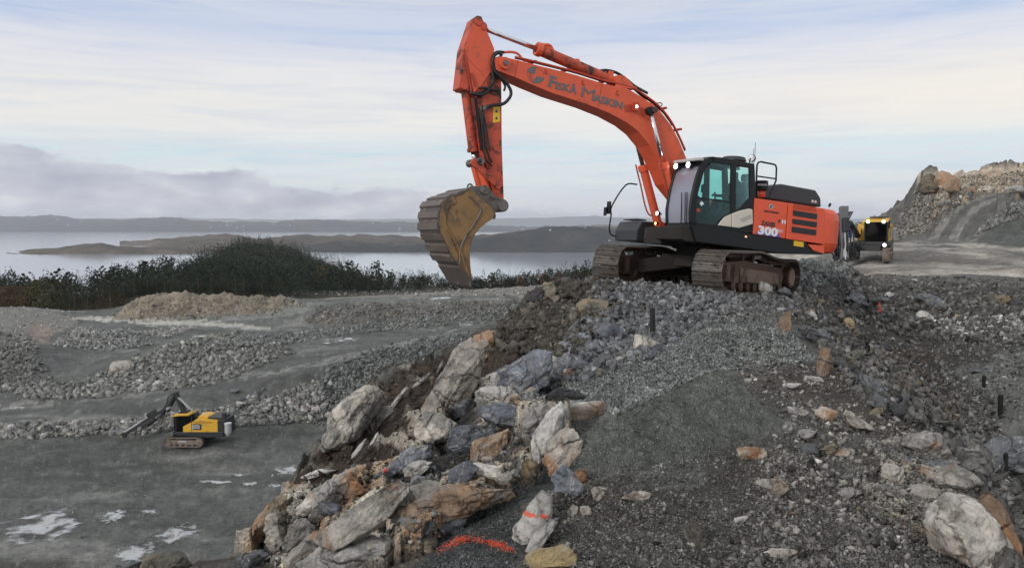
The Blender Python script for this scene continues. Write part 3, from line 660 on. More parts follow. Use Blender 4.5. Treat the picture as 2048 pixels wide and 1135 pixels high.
# ------------------------------------------------------------------ sea and far land
SEA = -75.0
m, nt, b = newmat('sea_water'); setc(nt, b, (.33, .35, .40)); b.inputs['Roughness'].default_value = .10; b.inputs['Specular IOR Level'].default_value = .5
Pn = N(nt, 'ShaderNodeNewGeometry').outputs['Position']
mp = N(nt, 'ShaderNodeMapping'); mp.inputs['Scale'].default_value = (.02, .06, .02); nt.links.new(Pn, mp.inputs[0])
bump(nt, b, noise(nt, 1.0, 6, .6, mp.outputs[0]), .12, 1.0); seam = m
s = MB(); s.add([(-14000, 150, SEA), (14000, 150, SEA), (14000, 15500, SEA), (-14000, 15500, SEA)], [(0, 1, 2, 3)])
so = s.build('sea', seam); tag(so, kind='structure')

def landmat(name, cols):
    m, nt, b = newmat(name); P = N(nt, 'ShaderNodeNewGeometry').outputs['Position']
    f = noise(nt, .012, 7, .65, P, .5); c = ramp(nt, f, [(.3, c4(cols[0])), (.45, c4(cols[1])), (.58, c4(cols[2])), (.7, c4(cols[3]))])
    setc(nt, b, c); b.inputs['Roughness'].default_value = 1; b.inputs['Specular IOR Level'].default_value = 0
    bump(nt, b, noise(nt, .05, 6, .7, P), 1, 8); return m
LM1 = landmat('heath_land', [(.045,.042,.03), (.075,.062,.045), (.12,.095,.07), (.17,.15,.13)])
LM2 = landmat('wooded_land', [(.016,.022,.022), (.028,.032,.031), (.045,.044,.04), (.07,.068,.06)])
def island(name, prof, yb, depth, mat, seed, rough=3.0, nx=240, label=None):
    """prof: (u, v_top) list as it stands over the water at distance yb (shore side)"""
    us = np.linspace(prof[0][0], prof[-1][0], nx); vt = np.interp(us, [p[0] for p in prof], [p[1] for p in prof])
    yc = yb + depth*.45; top = -(vt-441.6)/F*yc*1.0; hgt = np.maximum(top - SEA, 0)
    T = np.linspace(0, 1, 26); X = ((us-1024)/F)[:, None]*(yb + depth*T)[None]; Y = np.broadcast_to((yb+depth*T)[None], X.shape)
    endf = np.minimum(sstep(0, .06, (us-us[0])/(us[-1]-us[0])), sstep(0, .06, (us[-1]-us)/(us[-1]-us[0])))[:, None]
    prof_t = np.sin(np.pi*np.clip(T, 0, 1))**.75
    Z = SEA - 2 + (hgt[:, None]+2)*prof_t[None]*(.6+.4*endf) + 1.8*rough*fbm(X*.0035+seed, Y*.004, seed, 5, .6)*prof_t[None] + rough*.5*np.clip(fbm(X*.03, Y*.03, seed, 3), -.6, 1)*prof_t[None]
    ii = np.arange(nx*26).reshape(nx, 26); FF = np.stack([ii[:-1, :-1], ii[1:, :-1], ii[1:, 1:], ii[:-1, 1:]], -1).reshape(-1, 4)
    o = link(name, np_mesh(name, np.stack([X, Y, Z], -1).reshape(-1, 3), FF, mat, True)); tag(o, kind='structure')
    return X, Y, Z
shores = []
shores.append(island('far_hills', [(-900,440),(-300,436),(0,433),(60,435),(110,434),(160,438),(230,441),(330,436),(400,442),(430,445),(540,446),(620,440),(760,444),(900,450),(1050,456),(1200,452),(1400,446),(1700,448),(2400,440)], 5450, 2600, LM2, 3, 12, 500))
island('distant_mountains', [(-900,438),(0,439),(300,436),(600,440),(900,438),(1100,436),(1150,432),(1230,434),(1290,437),(1700,438),(2400,436)], 11500, 2500, LM2, 9, 10, 200)
island('headland', [(12,508),(60,500),(110,498),(150,492),(200,486),(240,494),(300,497),(400,498),(520,498)], 1800, 260, LM1, 5, 4, 260)
island('headland', [(240,487),(300,483),(360,482),(420,472),(470,474),(520,480),(600,470),(640,474),(700,476),(800,474),(860,478),(900,474),(1000,470),(1060,462),(1120,455),(1180,452),(1240,456),(1300,452),(1500,450),(2400,450)], 2080, 900, LM1, 6, 7, 520)
shores.append(island('headland', [(560,500),(640,492),(700,489),(780,490),(900,484),(960,474),(1040,462),(1110,455),(1180,453),(1240,457),(1320,454),(1600,452),(2400,450)], 1900, 500, LM2, 7, 7, 420))
# ------------------------------------------------------------------ excavator
ORANGE = plain('orange_paint', (.70, .105, .040), .45, var=.22, dirt=(.24, .085, .05), dirt_amt=.6)
ORANGE2 = plain('orange_paint_clean', (.76, .095, .032), .38, var=.12, dirt=(.42, .12, .07), dirt_amt=.6)
ORANGED = plain('orange_paint_muddy', (.54, .075, .03), .5, var=.3, dirt=(.045, .033, .028), dirt_amt=.49, dscale=3.5)
BLACKP = plain('black_paint', (.010, .011, .012), .42, var=.3, dirt=(.06, .052, .045), dirt_amt=.66, spec=.3)
GREYP = plain('dark_grey_panel', (.030, .032, .035), .45, var=.2)
RUBBER = plain('black_rubber', (.012, .012, .013), .5)
STEEL = plain('worn_steel', (.20, .18, .165), .42, .6, var=.5, dirt=(.05, .038, .03), dirt_amt=.5, dscale=5)
CHROME = plain('chrome_rod', (.75, .75, .76), .12, 1.0, var=.05)
TRACKM = plain('track_steel', (.15, .13, .115), .5, .35, var=.5, dirt=(.055, .042, .034), dirt_amt=.50, dscale=4)
FRAMEM = plain('rusty_frame', (.085, .045, .030), .7, var=.5, dirt=(.17, .12, .085), dirt_amt=.56, dscale=1.8)
MUDDY = plain('muddy_frame', (.028, .024, .021), .85, var=.4, dirt=(.10, .085, .07), dirt_amt=.6)
OCHRE = plain('worn_yellow_bucket', (.27, .155, .060), .6, var=.45, dirt=(.085, .066, .05), dirt_amt=.50, dscale=2.2, bmp=.3)
BUCKD = plain('worn_bucket_back', (.085, .066, .055), .6, var=.5, dirt=(.19, .165, .14), dirt_amt=.56, dscale=5, bmp=.3)
STRIP = plain('worn_strip', (.11, .085, .068), .5, var=.5, dirt=(.25, .20, .155), dirt_amt=.56, dscale=6, bmp=.4)
EARM = plain('weathered_grey_steel', (.16, .14, .12), .6, .2, var=.4, dirt=(.05, .04, .035), dirt_amt=.54, dscale=4)
BEIGE = plain('beige_plastic', (.62, .57, .48), .4, var=.06)
YEL = plain('yellow_sticker', (.75, .48, .02), .5, var=.1)
GREYTXT = plain('grey_lettering', (.13, .13, .125), .5, var=.1)
BLKTXT = plain('black_lettering', (.02, .02, .03), .4, var=.1)
WHITETXT = plain('white_lettering', (.75, .78, .82), .4, var=.05)
BLUETXT = plain('blue_print', (.08, .05, .32), .4, var=.1)
GRILLE = plain('dark_grille', (.03, .027, .025), .6, var=.3)
GLASS = glassmat('green_tinted_glass', (.72, .93, .90), .0)
SCREEN = plain('windscreen_painted_sky', (.30, .31, .37), .35, .35, var=.1, spec=1.0)  # opaque panel, reflected sky put into its lavender base colour
LAMP = emit('lit_lamp', (1, .96, 1.0), 7.0); LAMPW = emit('lit_lamp_warm', (1, .6, .2), 4)
LAMPOFF = plain('lamp_glass', (.6, .62, .65), .15)
SEATM = plain('seat_fabric', (.008, .009, .010), .9)

EXV = Vector(EX_T)
def p2l(u, v, Y):
    d = ray(u, v); n = EXM[:, 1]; k = (Y + n@EX_T)/(n@d); q = EXM.T@(d*k-EX_T); return (q[0], q[2])
def pl(pts, Y): return [p2l(u, v, Y) for u, v in pts]
def p3(u, v, Y): q = p2l(u, v, Y); return (q[0], Y, q[1])
ex = bpy.data.objects.new('excavator', None); COL.objects.link(ex)
ex.matrix_world = Matrix.Translation(EXV) @ Matrix(EXM.tolist()).to_4x4()
tag(ex, 'big orange tracked excavator standing on the rubble ridge with its boom raised', 'excavator')
def zx(p, Y): return (p[0], Y, p[1])

# boom
bt = [(988,117),(1000,112),(1035,120),(1060,127),(1105,138),(1152,150),(1207,167),(1259,179),(1289,197),(1319,220),(1342,250),(1358,280),(1372,314)]
bb = [(1337,368),(1325,338),(1312,312),(1300,291),(1278,264),(1255,246),(1220,227),(1175,209),(1106,187),(1060,168),(1031,155),(992,140)]
foot = [(.55, 2.35), (.2, 2.2), (-.05, 2.0), (.1, 1.75), (.5, 1.75)]
BY = .28
boom = MB().prism(pl(bt, BY) + foot + pl(bb, BY), -BY, BY).build('boom', ORANGE, ex, bevel=.012)
m = MB(); q = p2l(1009, 127, .3); m.cyl((q[0], -.36, q[1]), (q[0], .36, q[1]), .13, n=20); m.build('boom_nose', ORANGE, boom, bevel=.01)
m = MB(); m.cyl((q[0], .35, q[1]), (q[0], .40, q[1]), .055, n=16); m.build('pin', STEEL, boom)
q = p2l(1300, 222, .3); m = MB(); m.cyl((q[0], -.52, q[1]), (q[0], .52, q[1]), .075, n=16); m.build('pin', FRAMEM, boom)
m = MB(); m.cyl((q[0]+.02, .281, q[1]), (q[0]+.02, .30, q[1]), .2, n=20); m.build('pin_boss', ORANGE, boom, bevel=.008)
# weld seams and small brackets on the side plate
def strip(u0, v0, u1, v1, Y, w, t, mat, name, par):
    a, b_ = p2l(u0, v0, Y), p2l(u1, v1, Y); d = Vector((b_[0]-a[0], b_[1]-a[1])); L = d.length; d.normalize(); nn = Vector((-d.y, d.x))*w/2
    P = [(a[0]+nn.x, a[1]+nn.y), (a[0]-nn.x, a[1]-nn.y), (b_[0]-nn.x, b_[1]-nn.y), (b_[0]+nn.x, b_[1]+nn.y)]
    m = MB(); m.prism(P, Y, Y+t); return m.build(name, mat, par)
ORD = plain('dark_orange_paint', (.42, .05, .022), .5)  # darker orange for seams, pipes and small fittings
strip(1204, 168, 1196, 214, BY, .012, .004, ORD, 'weld_seam', boom); strip(1036, 121, 1029, 153, BY, .012, .006, ORD, 'weld_seam', boom)
for (u, v) in ((1091, 138), (1165, 160), (1234, 181)):
    strip(u, v, u-1.5, v+8, BY, .02, .02, ORD, 'bracket', boom); strip(u-2, v+8, u+3.5, v+9.5, BY, .02, .02, ORD, 'bracket', boom)
# work lamp on the boom side
m = MB(); a = p3(1272, 214, .36); m.box(a, (.12, .1, .2)); bl = m.build('boom_lamp', ORD, boom, bevel=.01)
m = MB(); m.cyl((a[0]+.02, .415, a[2]), (a[0]+.02, .425, a[2]), .032, n=14); m.build('lamp_lens', LAMP, bl)
strip(1249, 217, 1262, 216, BY, .16, .012, ORD, 'lamp_plate', boom)
# pipes along the top of the boom
for k, yy in enumerate((-.18, -.10, .12, .2)):
    pts = [p3(u, v-5-k % 2*2, yy) for u, v in [(1030,121),(1060,128),(1105,139),(1152,151),(1207,168),(1259,180),(1289,197),(1319,220),(1342,249),(1358,279),(1370,306)]]
    MB().tube(spline(pts, 4), .024, 7).build('hydraulic_pipe', ORD if k != 2 else RUBBER, boom, smooth=True)
for (u, v) in ((1063, 124), (1128, 140), (1205, 162), (1262, 176), (1322, 216), (1352, 258)):
    a = p3(u, v+2, 0); MB().box(a, (.06, .42, .05)).build('pipe_clamp', ORD, boom, bevel=.008)
# arm cylinder on top of the boom
a, b_, c_ = p3(963, 55, 0), p3(1072, 97, 0), p3(1210, 156, 0)
e_ = p3(1233, 164, 0)
acy = MB().cyl(b_, c_, .125, n=20).build('arm_cylinder', ORANGED, ex, smooth=False, bevel=.01)
MB().cyl(a, b_, .055, n=16).build('piston_rod', CHROME, acy, smooth=True)
MB().cyl((Vector(b_)*1.0), Vector(b_)*.93+Vector(c_)*.07, .155, n=20).build('cylinder_head', ORANGE, acy, bevel=.01)
MB().cyl((e_[0], -.13, e_[2]), (e_[0], .13, e_[2]), .14, n=18).cyl(c_, e_, .1, n=14).build('cylinder_eye', ORANGE, acy, bevel=.01)
MB().cyl((a[0], -.1, a[2]), (a[0], .1, a[2]), .1, n=18).build('cylinder_eye', ORANGE, acy, bevel=.01)
for sy in (-.19, .19):
    P = pl([(1222,178),(1222,160),(1230,154),(1240,155),(1252,168),(1262,181)], 0)
    MB().prism(P, sy-.025, sy+.025).build('bracket', ORANGE, boom, bevel=.006)
for k, (du, dv, yy) in enumerate(((0, -12, .05), (0, -13, -.06))):
    pts = [p3(u+du, v+dv, yy) for u, v in [(1098,112),(1108,120),(1130,127),(1150,137),(1170,146),(1195,154),(1212,153),(1232,158),(1254,172),(1270,185),(1295,199)]]
    MB().tube(spline(pts, 5), .028, 7).build('hydraulic_hose', RUBBER, acy, smooth=True)
pts = [p3(u, v, .08) for u, v in [(1082,92),(1092,90),(1100,92),(1106,102),(1110,110)]]; MB().tube(spline(pts), .04, 8).build('hydraulic_pipe', ORANGE, acy, smooth=True)
MB().box(p3(1088, 95, 0), (.28, .2, .14)).build('valve_block', ORANGE, acy, bevel=.03)
MB().box(p3(1153, 123, 0), (.1, .12, .1)).build('pipe_clamp', ORANGE, acy, bevel=.01)
MB().box(p3(1218, 152, 0), (.14, .2, .2)).build('valve_block', ORANGE, acy, bevel=.02)
pts = [p3(u, v, .06) for u, v in [(1190,151),(1205,143),(1215,141),(1232,145),(1248,155),(1262,171),(1282,190),(1305,205),(1330,228),(1345,250)]]
MB().tube(spline(pts), .03, 7).build('hydraulic_hose', RUBBER, boom, smooth=True)
pts = [p3(u, v, -.12) for u, v in [(1215,141),(1240,149),(1252,160),(1266,176),(1290,192),(1318,214),(1338,240)]]
MB().tube(spline(pts), .026, 7).build('hydraulic_hose', RUBBER, boom, smooth=True)
pts = [p3(u, v, .1) for u, v in [(1318,216),(1324,210),(1322,206),(1312,206),(1300,202)]]; MB().tube(spline(pts), .012, 6).build('hydraulic_hose', RUBBER, boom, smooth=True)

# boom lift cylinders, one each side
pt = p2l(1300, 222, .42); base = p2l(1317, 452, -.42)
d = Vector((base[0]-pt[0], base[1]-pt[1])); mid = p2l(1294, 322, -.42)
for sy in (-.42, .42):
    top_, bot = Vector((pt[0], sy, pt[1])), Vector((base[0], sy, base[1]))
    md = top_.lerp(bot, .44)
    cy_ = MB().cyl(md, bot, .105, n=18).build('boom_cylinder', ORANGE, ex, bevel=.01)
    MB().cyl(top_, md, .052, n=14).build('piston_rod', CHROME if sy > 0 else STEEL, cy_, smooth=True)
    MB().cyl(md, md.lerp(bot, .1), .13, n=18).build('cylinder_head', ORANGE, cy_, bevel=.01)
    MB().cyl(top_-Vector((0, .06, 0)), top_+Vector((0, .06, 0)), .1, n=16).build('cylinder_eye', BLACKP, cy_, bevel=.008)
    MB().cyl(bot-Vector((0, .09, 0)), bot+Vector((0, .09, 0)), .13, n=16).build('cylinder_eye', ORANGE, cy_, bevel=.008)
    pts = [md+Vector((.15, .08*np.sign(sy), 0)), md.lerp(bot, .3)+Vector((.16, .08*np.sign(sy), 0)), md.lerp(bot, .8)+Vector((.16, .08*np.sign(sy), 0)), bot+Vector((0, .1, .3))]
    MB().tube(spline(pts), .02, 6).build('hydraulic_pipe', ORD, cy_, smooth=True)

# lettering
def text_on(s, p0, p1, hpx, Y, mat, name, par, bold=.0, t=.004, sx=None):
    a, b_ = p2l(*p0, Y), p2l(*p1, Y); dx, dz = b_[0]-a[0], b_[1]-a[1]; L = math.hypot(dx, dz)
    c_ = bpy.data.curves.new(name, 'FONT'); c_.body = s; c_.extrude = t; c_.offset = bold; c_.resolution_u = 2; c_.materials.append(mat)
    o = bpy.data.objects.new(name, c_); COL.objects.link(o); bpy.context.view_layer.update()
    W, Hh = o.dimensions.x, o.dimensions.y
    me = bpy.data.meshes.new_from_object(o.evaluated_get(bpy.context.evaluated_depsgraph_get())); bpy.data.objects.remove(o); o = bpy.data.objects.new(name, me); COL.objects.link(o)
    hh = p2l(p0[0], p0[1]-hpx, Y); hgt = math.hypot(hh[0]-a[0], hh[1]-a[1])
    X = Vector((dx/L, 0, dz/L)); Z = Vector((0, 1, 0)); Yv = Z.cross(X)
    M = Matrix((X, Yv, Z)).transposed().to_4x4()
    o.parent = par
    o.matrix_local = Matrix.Translation((a[0], Y+t, a[1])) @ M @ Matrix.Diagonal((L/W, hgt/.72, 1, 1))
    return o
T = BY+.002
text_on('F', (1095,172), (1108,176), 23, T, GREYTXT, 'lettering', boom, .035)
text_on('ISKÅ', (1109,177), (1152,188), 15, T, GREYTXT, 'lettering', boom, .03)
text_on('M', (1159,192), (1184,200), 23, T, GREYTXT, 'lettering', boom, .0)
text_on('ASKIN', (1186,202), (1245,219), 15, T, GREYTXT, 'lettering', boom, .03)
# round emblem on the boom: two toothed buckets
def flat(pts, Y, mat, name, par, t=.004):
    return MB().prism(pl(pts, Y), Y, Y+t).build(name, mat, par)
flat([(1061,134),(1072,135),(1069,149),(1066,145),(1065,149),(1062,144.5),(1060,148),(1058,143),(1055,146),(1057,139)], T, GREYTXT, 'emblem', boom)
flat([(1087,155),(1086,160),(1080,166),(1068,166),(1066,162),(1074,152),(1076,156),(1078,151),(1080,156),(1082,152),(1084,157)], T, GREYTXT, 'emblem', boom)
ring = [p3(1071+17*math.cos(t), 150+16*math.sin(t)+(17*math.cos(t))*.2, T) for t in np.linspace(0, 2*math.pi, 29)[:-1]]
MB().tube(ring, .005, 4, True).build('emblem', GREYTXT, boom)

# stick
SY = .19
st = [(944,47),(947,37),(955,31),(963,33),(967,42),(975,66),(988,98),(988,118),(985,138),(1003,160),(1004,290),(1008,401),(1004,418),(994,412),(985,384),(972,330),(961,299),(953,192),(946,188),(937,183),(918,176),(921,150),(927,98)]
arm = MB().prism(pl(st, SY), -SY, SY).build('arm', ORANGED, ex, bevel=.012)
UP = [(945,48),(966,42),(975,66),(988,98),(988,118),(985,138),(962,172),(947,186),(940,150),(929,98)]
MB().prism(pl(UP, SY+.001), SY+.001, SY+.012).build('side_plate', ORANGE, arm)
strip(928, 98, 942, 184, SY+.012, .03, .02, ORD, 'rib', arm); strip(943, 146, 951, 172, SY+.012, .05, .03, ORD, 'rib', arm)
strip(930, 112, 972, 155, SY+.012, .008, .004, ORD, 'weld_seam', arm)
for (u, v, r) in ((957, 43, .09), (967, 56, .05), (1005, 411, .14), (929, 172, .08), (996, 369, .09)):
    a = p2l(u, v, SY+.02); MB().cyl((a[0], -SY-.04, a[1]), (a[0], SY+.045, a[1]), r, n=18).build('pin', ORANGED if r != .14 else EARM, arm, bevel=.008)
flat([(986,214),(1000,211),(1000,243),(986,246)], SY+.001, YEL, 'warning_sticker', arm)
for (u, v) in ((993, 222), (993, 236)):
    a = p2l(u, v, SY+.006); 
    MB().prism([(a[0]-.035, a[1]-.03), (a[0]+.035, a[1]-.03), (a[0], a[1]+.04)], SY+.0052, SY+.008).build('sticker_print', BLKTXT, arm)
# bucket cylinder (front of the arm)
a, b_, c_ = p3(930, 174, 0), p3(946, 304, 0), p3(950, 325, 0)
bc = MB().cyl(a, b_, .10, n=18).build('bucket_cylinder', ORANGED, ex, bevel=.01)
MB().cyl(b_, c_, .05, n=14).build('piston_rod', CHROME, bc, smooth=True)
MB().cyl(Vector(b_)*.94+Vector(a)*.06+Vector((0, 0, 0)), b_, .125, n=18).build('cylinder_head', ORANGED, bc, bevel=.01)
MB().cyl((a[0], -.14, a[2]), (a[0], .14, a[2]), .12, n=18).build('cylinder_eye', ORANGED, bc, bevel=.01)
MB().cyl((c_[0], -.34, c_[2]), (c_[0], .34, c_[2]), .085, n=18).build('pin', STEEL, bc, bevel=.008)
# hoses looping around the boom nose
for k, (pts, r) in enumerate([([(1004,112),(998,106),(990,110),(985,122),(986,138),(1000,154),(1012,165),(1021,180),(1021,192),(1012,204),(1002,209),(985,211),(975,214)], .036),
     ([(1008,105),(998,104),(990,107),(984,120),(985,145),(986,165),(975,178),(960,186),(945,188)], .032),
     ([(1000,114),(988,122),(990,146),(1002,158),(1010,172),(1008,182)], .026), ([(958,176),(970,176),(985,180),(1000,180)], .028),
     ([(940,186),(955,190),(968,188),(978,180)], .03), ([(965,218),(968,232),(972,250),(975,270),(978,290),(980,302)], .018), ([(967,222),(965,240),(970,262),(972,292),(978,312),(984,325)], .022),
     ([(965,210),(962,230),(966,270),(968,300),(972,318),(984,332)], .02)]):
    Yh = .27 if k in (0, 3, 4) else .24
    MB().tube(spline([p3(u, v, Yh) for u, v in pts], 5), r, 8).build('hydraulic_hose', RUBBER, arm if k else arm, smooth=True)
MB().tube(spline([p3(u, v, .12) for u, v in [(1008,105),(1020,104),(1032,106),(1040,112),(1046,120),(1060,124)]], 5), .028, 8).build('hydraulic_pipe', ORANGE, boom, smooth=True)
for (u, v) in ((975, 214), (968, 216), (961, 218)): MB().box(p3(u, v, .22), (.07, .06, .09)).build('hose_fitting', STEEL, arm, bevel=.006)
strip(950, 196, 962, 300, SY, .05, .05, BLACKP, 'hose_guard', arm); strip(958, 214, 974, 330, SY, .06, .03, ORANGED, 'rib', arm)
# links
for sy in (-.27, .27):
    a, b_ = p2l(949, 326, sy), p2l(996, 370, sy)
    dv = Vector((b_[0]-a[0], b_[1]-a[1])).normalized(); nn = Vector((-dv.y, dv.x))*.075
    MB().prism([(a[0]-dv.x*.08+nn.x, a[1]-dv.y*.08+nn.y), (a[0]-dv.x*.08-nn.x, a[1]-dv.y*.08-nn.y), (b_[0]+dv.x*.08-nn.x, b_[1]+dv.y*.08-nn.y), (b_[0]+dv.x*.08+nn.x, b_[1]+dv.y*.08+nn.y)], sy-.03, sy+.03).build('link', ORANGED, ex, bevel=.01)
a, b_ = p3(952, 322, 0), p3(967, 380, 0)
lk = MB(); 
for sy in (-.15, .15): lk.cyl(Vector(a)+Vector((0, sy, 0)), Vector(b_)+Vector((0, sy, 0)), .085, n=14)
lk.build('link', ORANGE, ex, bevel=.01)

# bucket
BW = .62
out_ = [(938,376),(924,386),(906,392),(890,401),(883,411),(880,424),(878,449),(881,464),(888,477),(896,496),(905,514),(912,523),(919,531),(930,550),(941,568)]
inn = [(944,556),(941,530),(940,505),(941,493),(944,483),(951,468),(961,455),(974,445),(986,437),(989,427),(983,415),(960,395)]
side = pl(out_, BW) + pl(inn, BW)
bk = bpy.data.objects.new('bucket', None); COL.objects.link(bk); bk.parent = ex; bk.location = (side[0][0], 0, side[0][1])
def bkp(m, name, mat, bevel=.01):
    o = m.build(name, mat, bk, bevel=bevel); o.matrix_parent_inverse = Matrix.Identity(4); o.location = (-side[0][0], 0, -side[0][1]); return o
for sy in (-1, 1): bkp(MB().prism(side, sy*(BW-.035), sy*BW), 'side_plate', OCHRE if sy > 0 else BUCKD)
oc = [Vector(p) for p in pl(out_, BW)]; cen = Vector((sum(p.x for p in oc)/len(oc), sum(p.y for p in oc)/len(oc))) + Vector(pl([(20, 0)], BW)[0])*0
cen = Vector(p2l(935, 455, BW))
def off(p, d): dd = (p-cen).normalized(); return p+dd*d
sm = [Vector((p.x, p.z)) for p in spline([(p.x, 0, p.y) for p in oc], 4)]
m = MB(); vs = []; n = len(sm)
for p in sm:
    q0, q1 = off(p, .012), off(p, -.025)
    vs += [(q0.x, -BW-.01, q0.y), (q0.x, BW+.01, q0.y), (q1.x, -BW-.01, q1.y), (q1.x, BW+.01, q1.y)]
fs = []
for i in range(n-1):
    a, b_ = i*4, i*4+4
    fs += [(a, a+1, b_+1, b_), (a+2, b_+2, b_+3, a+3), (a, b_, b_+2, a+2), (a+1, a+3, b_+3, b_+1)]
m.add(vs, fs); m.add([vs[0], vs[1], vs[2], vs[3]], [(0, 2, 3, 1)]); bkp(m, 'bucket_shell', BUCKD, 0)
# rim band on the side plate, inner ridge, cutting edge, cross strips
def band(line, w, t, mat, name, Y=BW):
    P = [Vector(p) for p in pl(line, Y)]; cc = cen; o_ = [p for p in P]; i_ = [p-(p-cc).normalized()*w for p in P]
    m = MB()
    for i in range(len(P)-1): m.prism([tuple(o_[i]), tuple(o_[i+1]), tuple(i_[i+1]), tuple(i_[i])], Y, Y+t)
    return bkp(m, name, mat, 0)
band(out_[2:12], .14, .025, OCHRE, 'rim_band')
ridge_ = [(889,445),(895,458),(903,472),(912,486),(922,505),(930,528),(938,552)]
bkp(MB().tube(spline([p3(u, v, BW+.01) for u, v in ridge_], 4), .025, 6), 'rib', OCHRE, 0)
bkp(MB().tube(spline([p3(u, v, BW+.01) for u, v in [(938,392),(950,402),(962,420),(948,448),(930,476),(921,500),(919,528)]], 4), .02, 6), 'rib', EARM, 0)
dcum = [0]
for i in range(n-1): dcum.append(dcum[-1]+(sm[i+1]-sm[i]).length)
tot = dcum[-1]; s_ = .22
while s_ < tot*.80:
    i = max(k for k in range(n) if dcum[k] <= s_); t = (s_-dcum[i])/max(1e-6, dcum[i+1]-dcum[i]); p = sm[i].lerp(sm[i+1], t); tn = (sm[i+1]-sm[i]).normalized(); nn = (p-cen).normalized()
    a, b_, c_, d_ = p+tn*.085+nn*.01, p-tn*.085+nn*.01, p-tn*.07+nn*.045, p+tn*.07+nn*.05
    bkp(MB().prism([tuple(a), tuple(b_), tuple(c_), tuple(d_)], -BW-.012, BW+.012), 'wear_strip', STRIP, 0)
    s_ += .235
a, b_, c_ = [Vector(p) for p in pl([(919,531), (941,570), (944,558)], BW)]
bkp(MB().prism([tuple(off(a, .05)), tuple(off(b_, .03)), tuple(c_), tuple(off(a, -.02))], -BW-.02, BW+.02), 'cutting_edge', BUCKD)
ear = [(936,380),(940,372),(958,372),(968,370),(978,376),(990,392),(1006,398),(1014,406),(1014,416),(1006,422),(992,420),(989,430),(975,424),(958,406),(946,394)]
for sy in (-.30, .30): bkp(MB().prism(pl(ear, sy), sy-.03, sy+.03), 'lug', EARM)
top_ = [Vector(p) for p in pl([(932,384),(946,388),(962,402),(978,420),(989,430),(987,438),(972,428),(955,412),(940,398)], .4)]
bkp(MB().prism([tuple(p) for p in top_], -.5, .5), 'top_plate', EARM)
for (u, v) in ((968, 380), (1005, 411)):
    a = p2l(u, v, .33); bkp(MB().cyl((a[0], -.36, a[1]), (a[0], .37, a[1]), .1 if u < 1000 else .12, n=18), 'pin', STEEL)
hk = [p3(940+5*math.cos(t), 374+6*math.sin(t), .2) for t in np.linspace(math.pi*.8, math.pi*2.2, 9)]; bkp(MB().tube(hk, .02, 7), 'lifting_eye', EARM, 0)

# ---- upper body
skirt = [(1383,452),(1445,459),(1506,468),(1570,478),(1612,484),(1622,500),(1652,509),(1560,507),(1500,498),(1440,490),(1392,484)]
sk = MB().prism(pl(skirt, 1.46), -1.40, 1.46).build('turntable_frame', BLACKP, ex, bevel=.02)
flat([(1588,481),(1607,484),(1607,494),(1587,491)], 1.462, YEL, 'warning_sticker', ex)
flat([(1490,471),(1493.5,471.5),(1493.5,475),(1490,474.5)], 1.462, emit('marker', (1, .5, .3), 1), 'side_marker', ex)
flat([(1615,488),(1649,491),(1648,507),(1626,500)], 1.462, ORANGE2, 'lower_panel', ex)
# front deck under the cab and the far-side toolbox
MB().prism(pl([(1383,452),(1396,485),(1372,482),(1362,478),(1360,452)], 1.40), .42, 1.40).build('cab_base', MUDDY, ex, bevel=.02)
fr_ = p2l(1383, 452, 1.46)
MB().prism([(fr_[0]+.02, fr_[1]-.02), (fr_[0]+.02, fr_[1]-.42), (-.2, 1.1), (-.2, 1.45)], -.36, .38).build('centre_frame', MUDDY, ex, bevel=.02)
tb = pl([(1290,441),(1322,438),(1352,452),(1356,487),(1300,476),(1289,470)], -.62)
tbm = MB().prism([(1.75, 1.12), (1.75, 1.38), (1.62, 1.62), (0.2, 1.66), (0.2, 1.1)], -1.40, -.40)
tbo = tbm.build('toolbox', GREYP, ex, bevel=.03)
MB().box((1.5, -.9, 1.665), (.3, .6, .03)).build('step', BLACKP, ex, bevel=.005)
# hood
ht = p2l(1509, 393.5, 1.47); hr_ = p2l(1650, 416, 1.47); hbf = p2l(1506, 468, 1.47); hbr = p2l(1649, 489, 1.47)
MB().prism([(ht[0]-.01, ht[1]-.02), (hr_[0]+.01, hr_[1]-.02), (hbr[0]+.01, hbr[1]), (hbf[0]-.01, hbf[1])], -1.38, 1.44).build('engine_bay', ORANGE2, ex, bevel=.06, seg=3)
d1 = [(1509,396),(1575,405.5),(1570,477),(1506,468)]; d2 = [(1577,405.8),(1649,417),(1648,488.5),(1572,477.5)]
hd = MB().prism(pl(d1, 1.465), 1.442, 1.475).build('hood_door', ORANGE2, ex, bevel=.012); hd2 = MB().prism(pl(d2, 1.465), 1.442, 1.475).build('hood_door', ORANGE2, ex, bevel=.012)
for P in ([(1586,420),(1634,427.5),(1633,438.6),(1586,431)], [(1585,437),(1633.5,443.8),(1632.5,454.6),(1584.5,447)], [(1584,452.5),(1632.5,459.5),(1631,470.5),(1583,464)]):
    g = MB().prism(pl(P, 1.476), 1.476, 1.482).build('louvre_panel', GRILLE, hd2)
    for k in range(5):
        f = (k+.5)/5; a = [P[0][i]+(P[3][i]-P[0][i])*f for i in (0, 1)]; b_ = [P[1][i]+(P[2][i]-P[1][i])*f for i in (0, 1)]
        strip(a[0], a[1], b_[0], b_[1], 1.482, .018, .012, GREYP, 'louvre', g)
P = [(1587,408),(1630,414),(1634,424),(1586,417.5)]
g = MB().prism(pl(P, 1.476), 1.476, 1.480).build('mesh_grille', plain('rusty_mesh', (.25, .06, .03), .6), hd2)
for k in range(22):
    f = k/21; strip(P[0][0]+f*(P[1][0]-P[0][0]), P[0][1]+f*(P[1][1]-P[0][1]), P[3][0]+f*(P[2][0]-P[3][0]), P[3][1]+f*(P[2][1]-P[3][1]), 1.480, .012, .008, ORANGE2, 'mesh_bar', g)
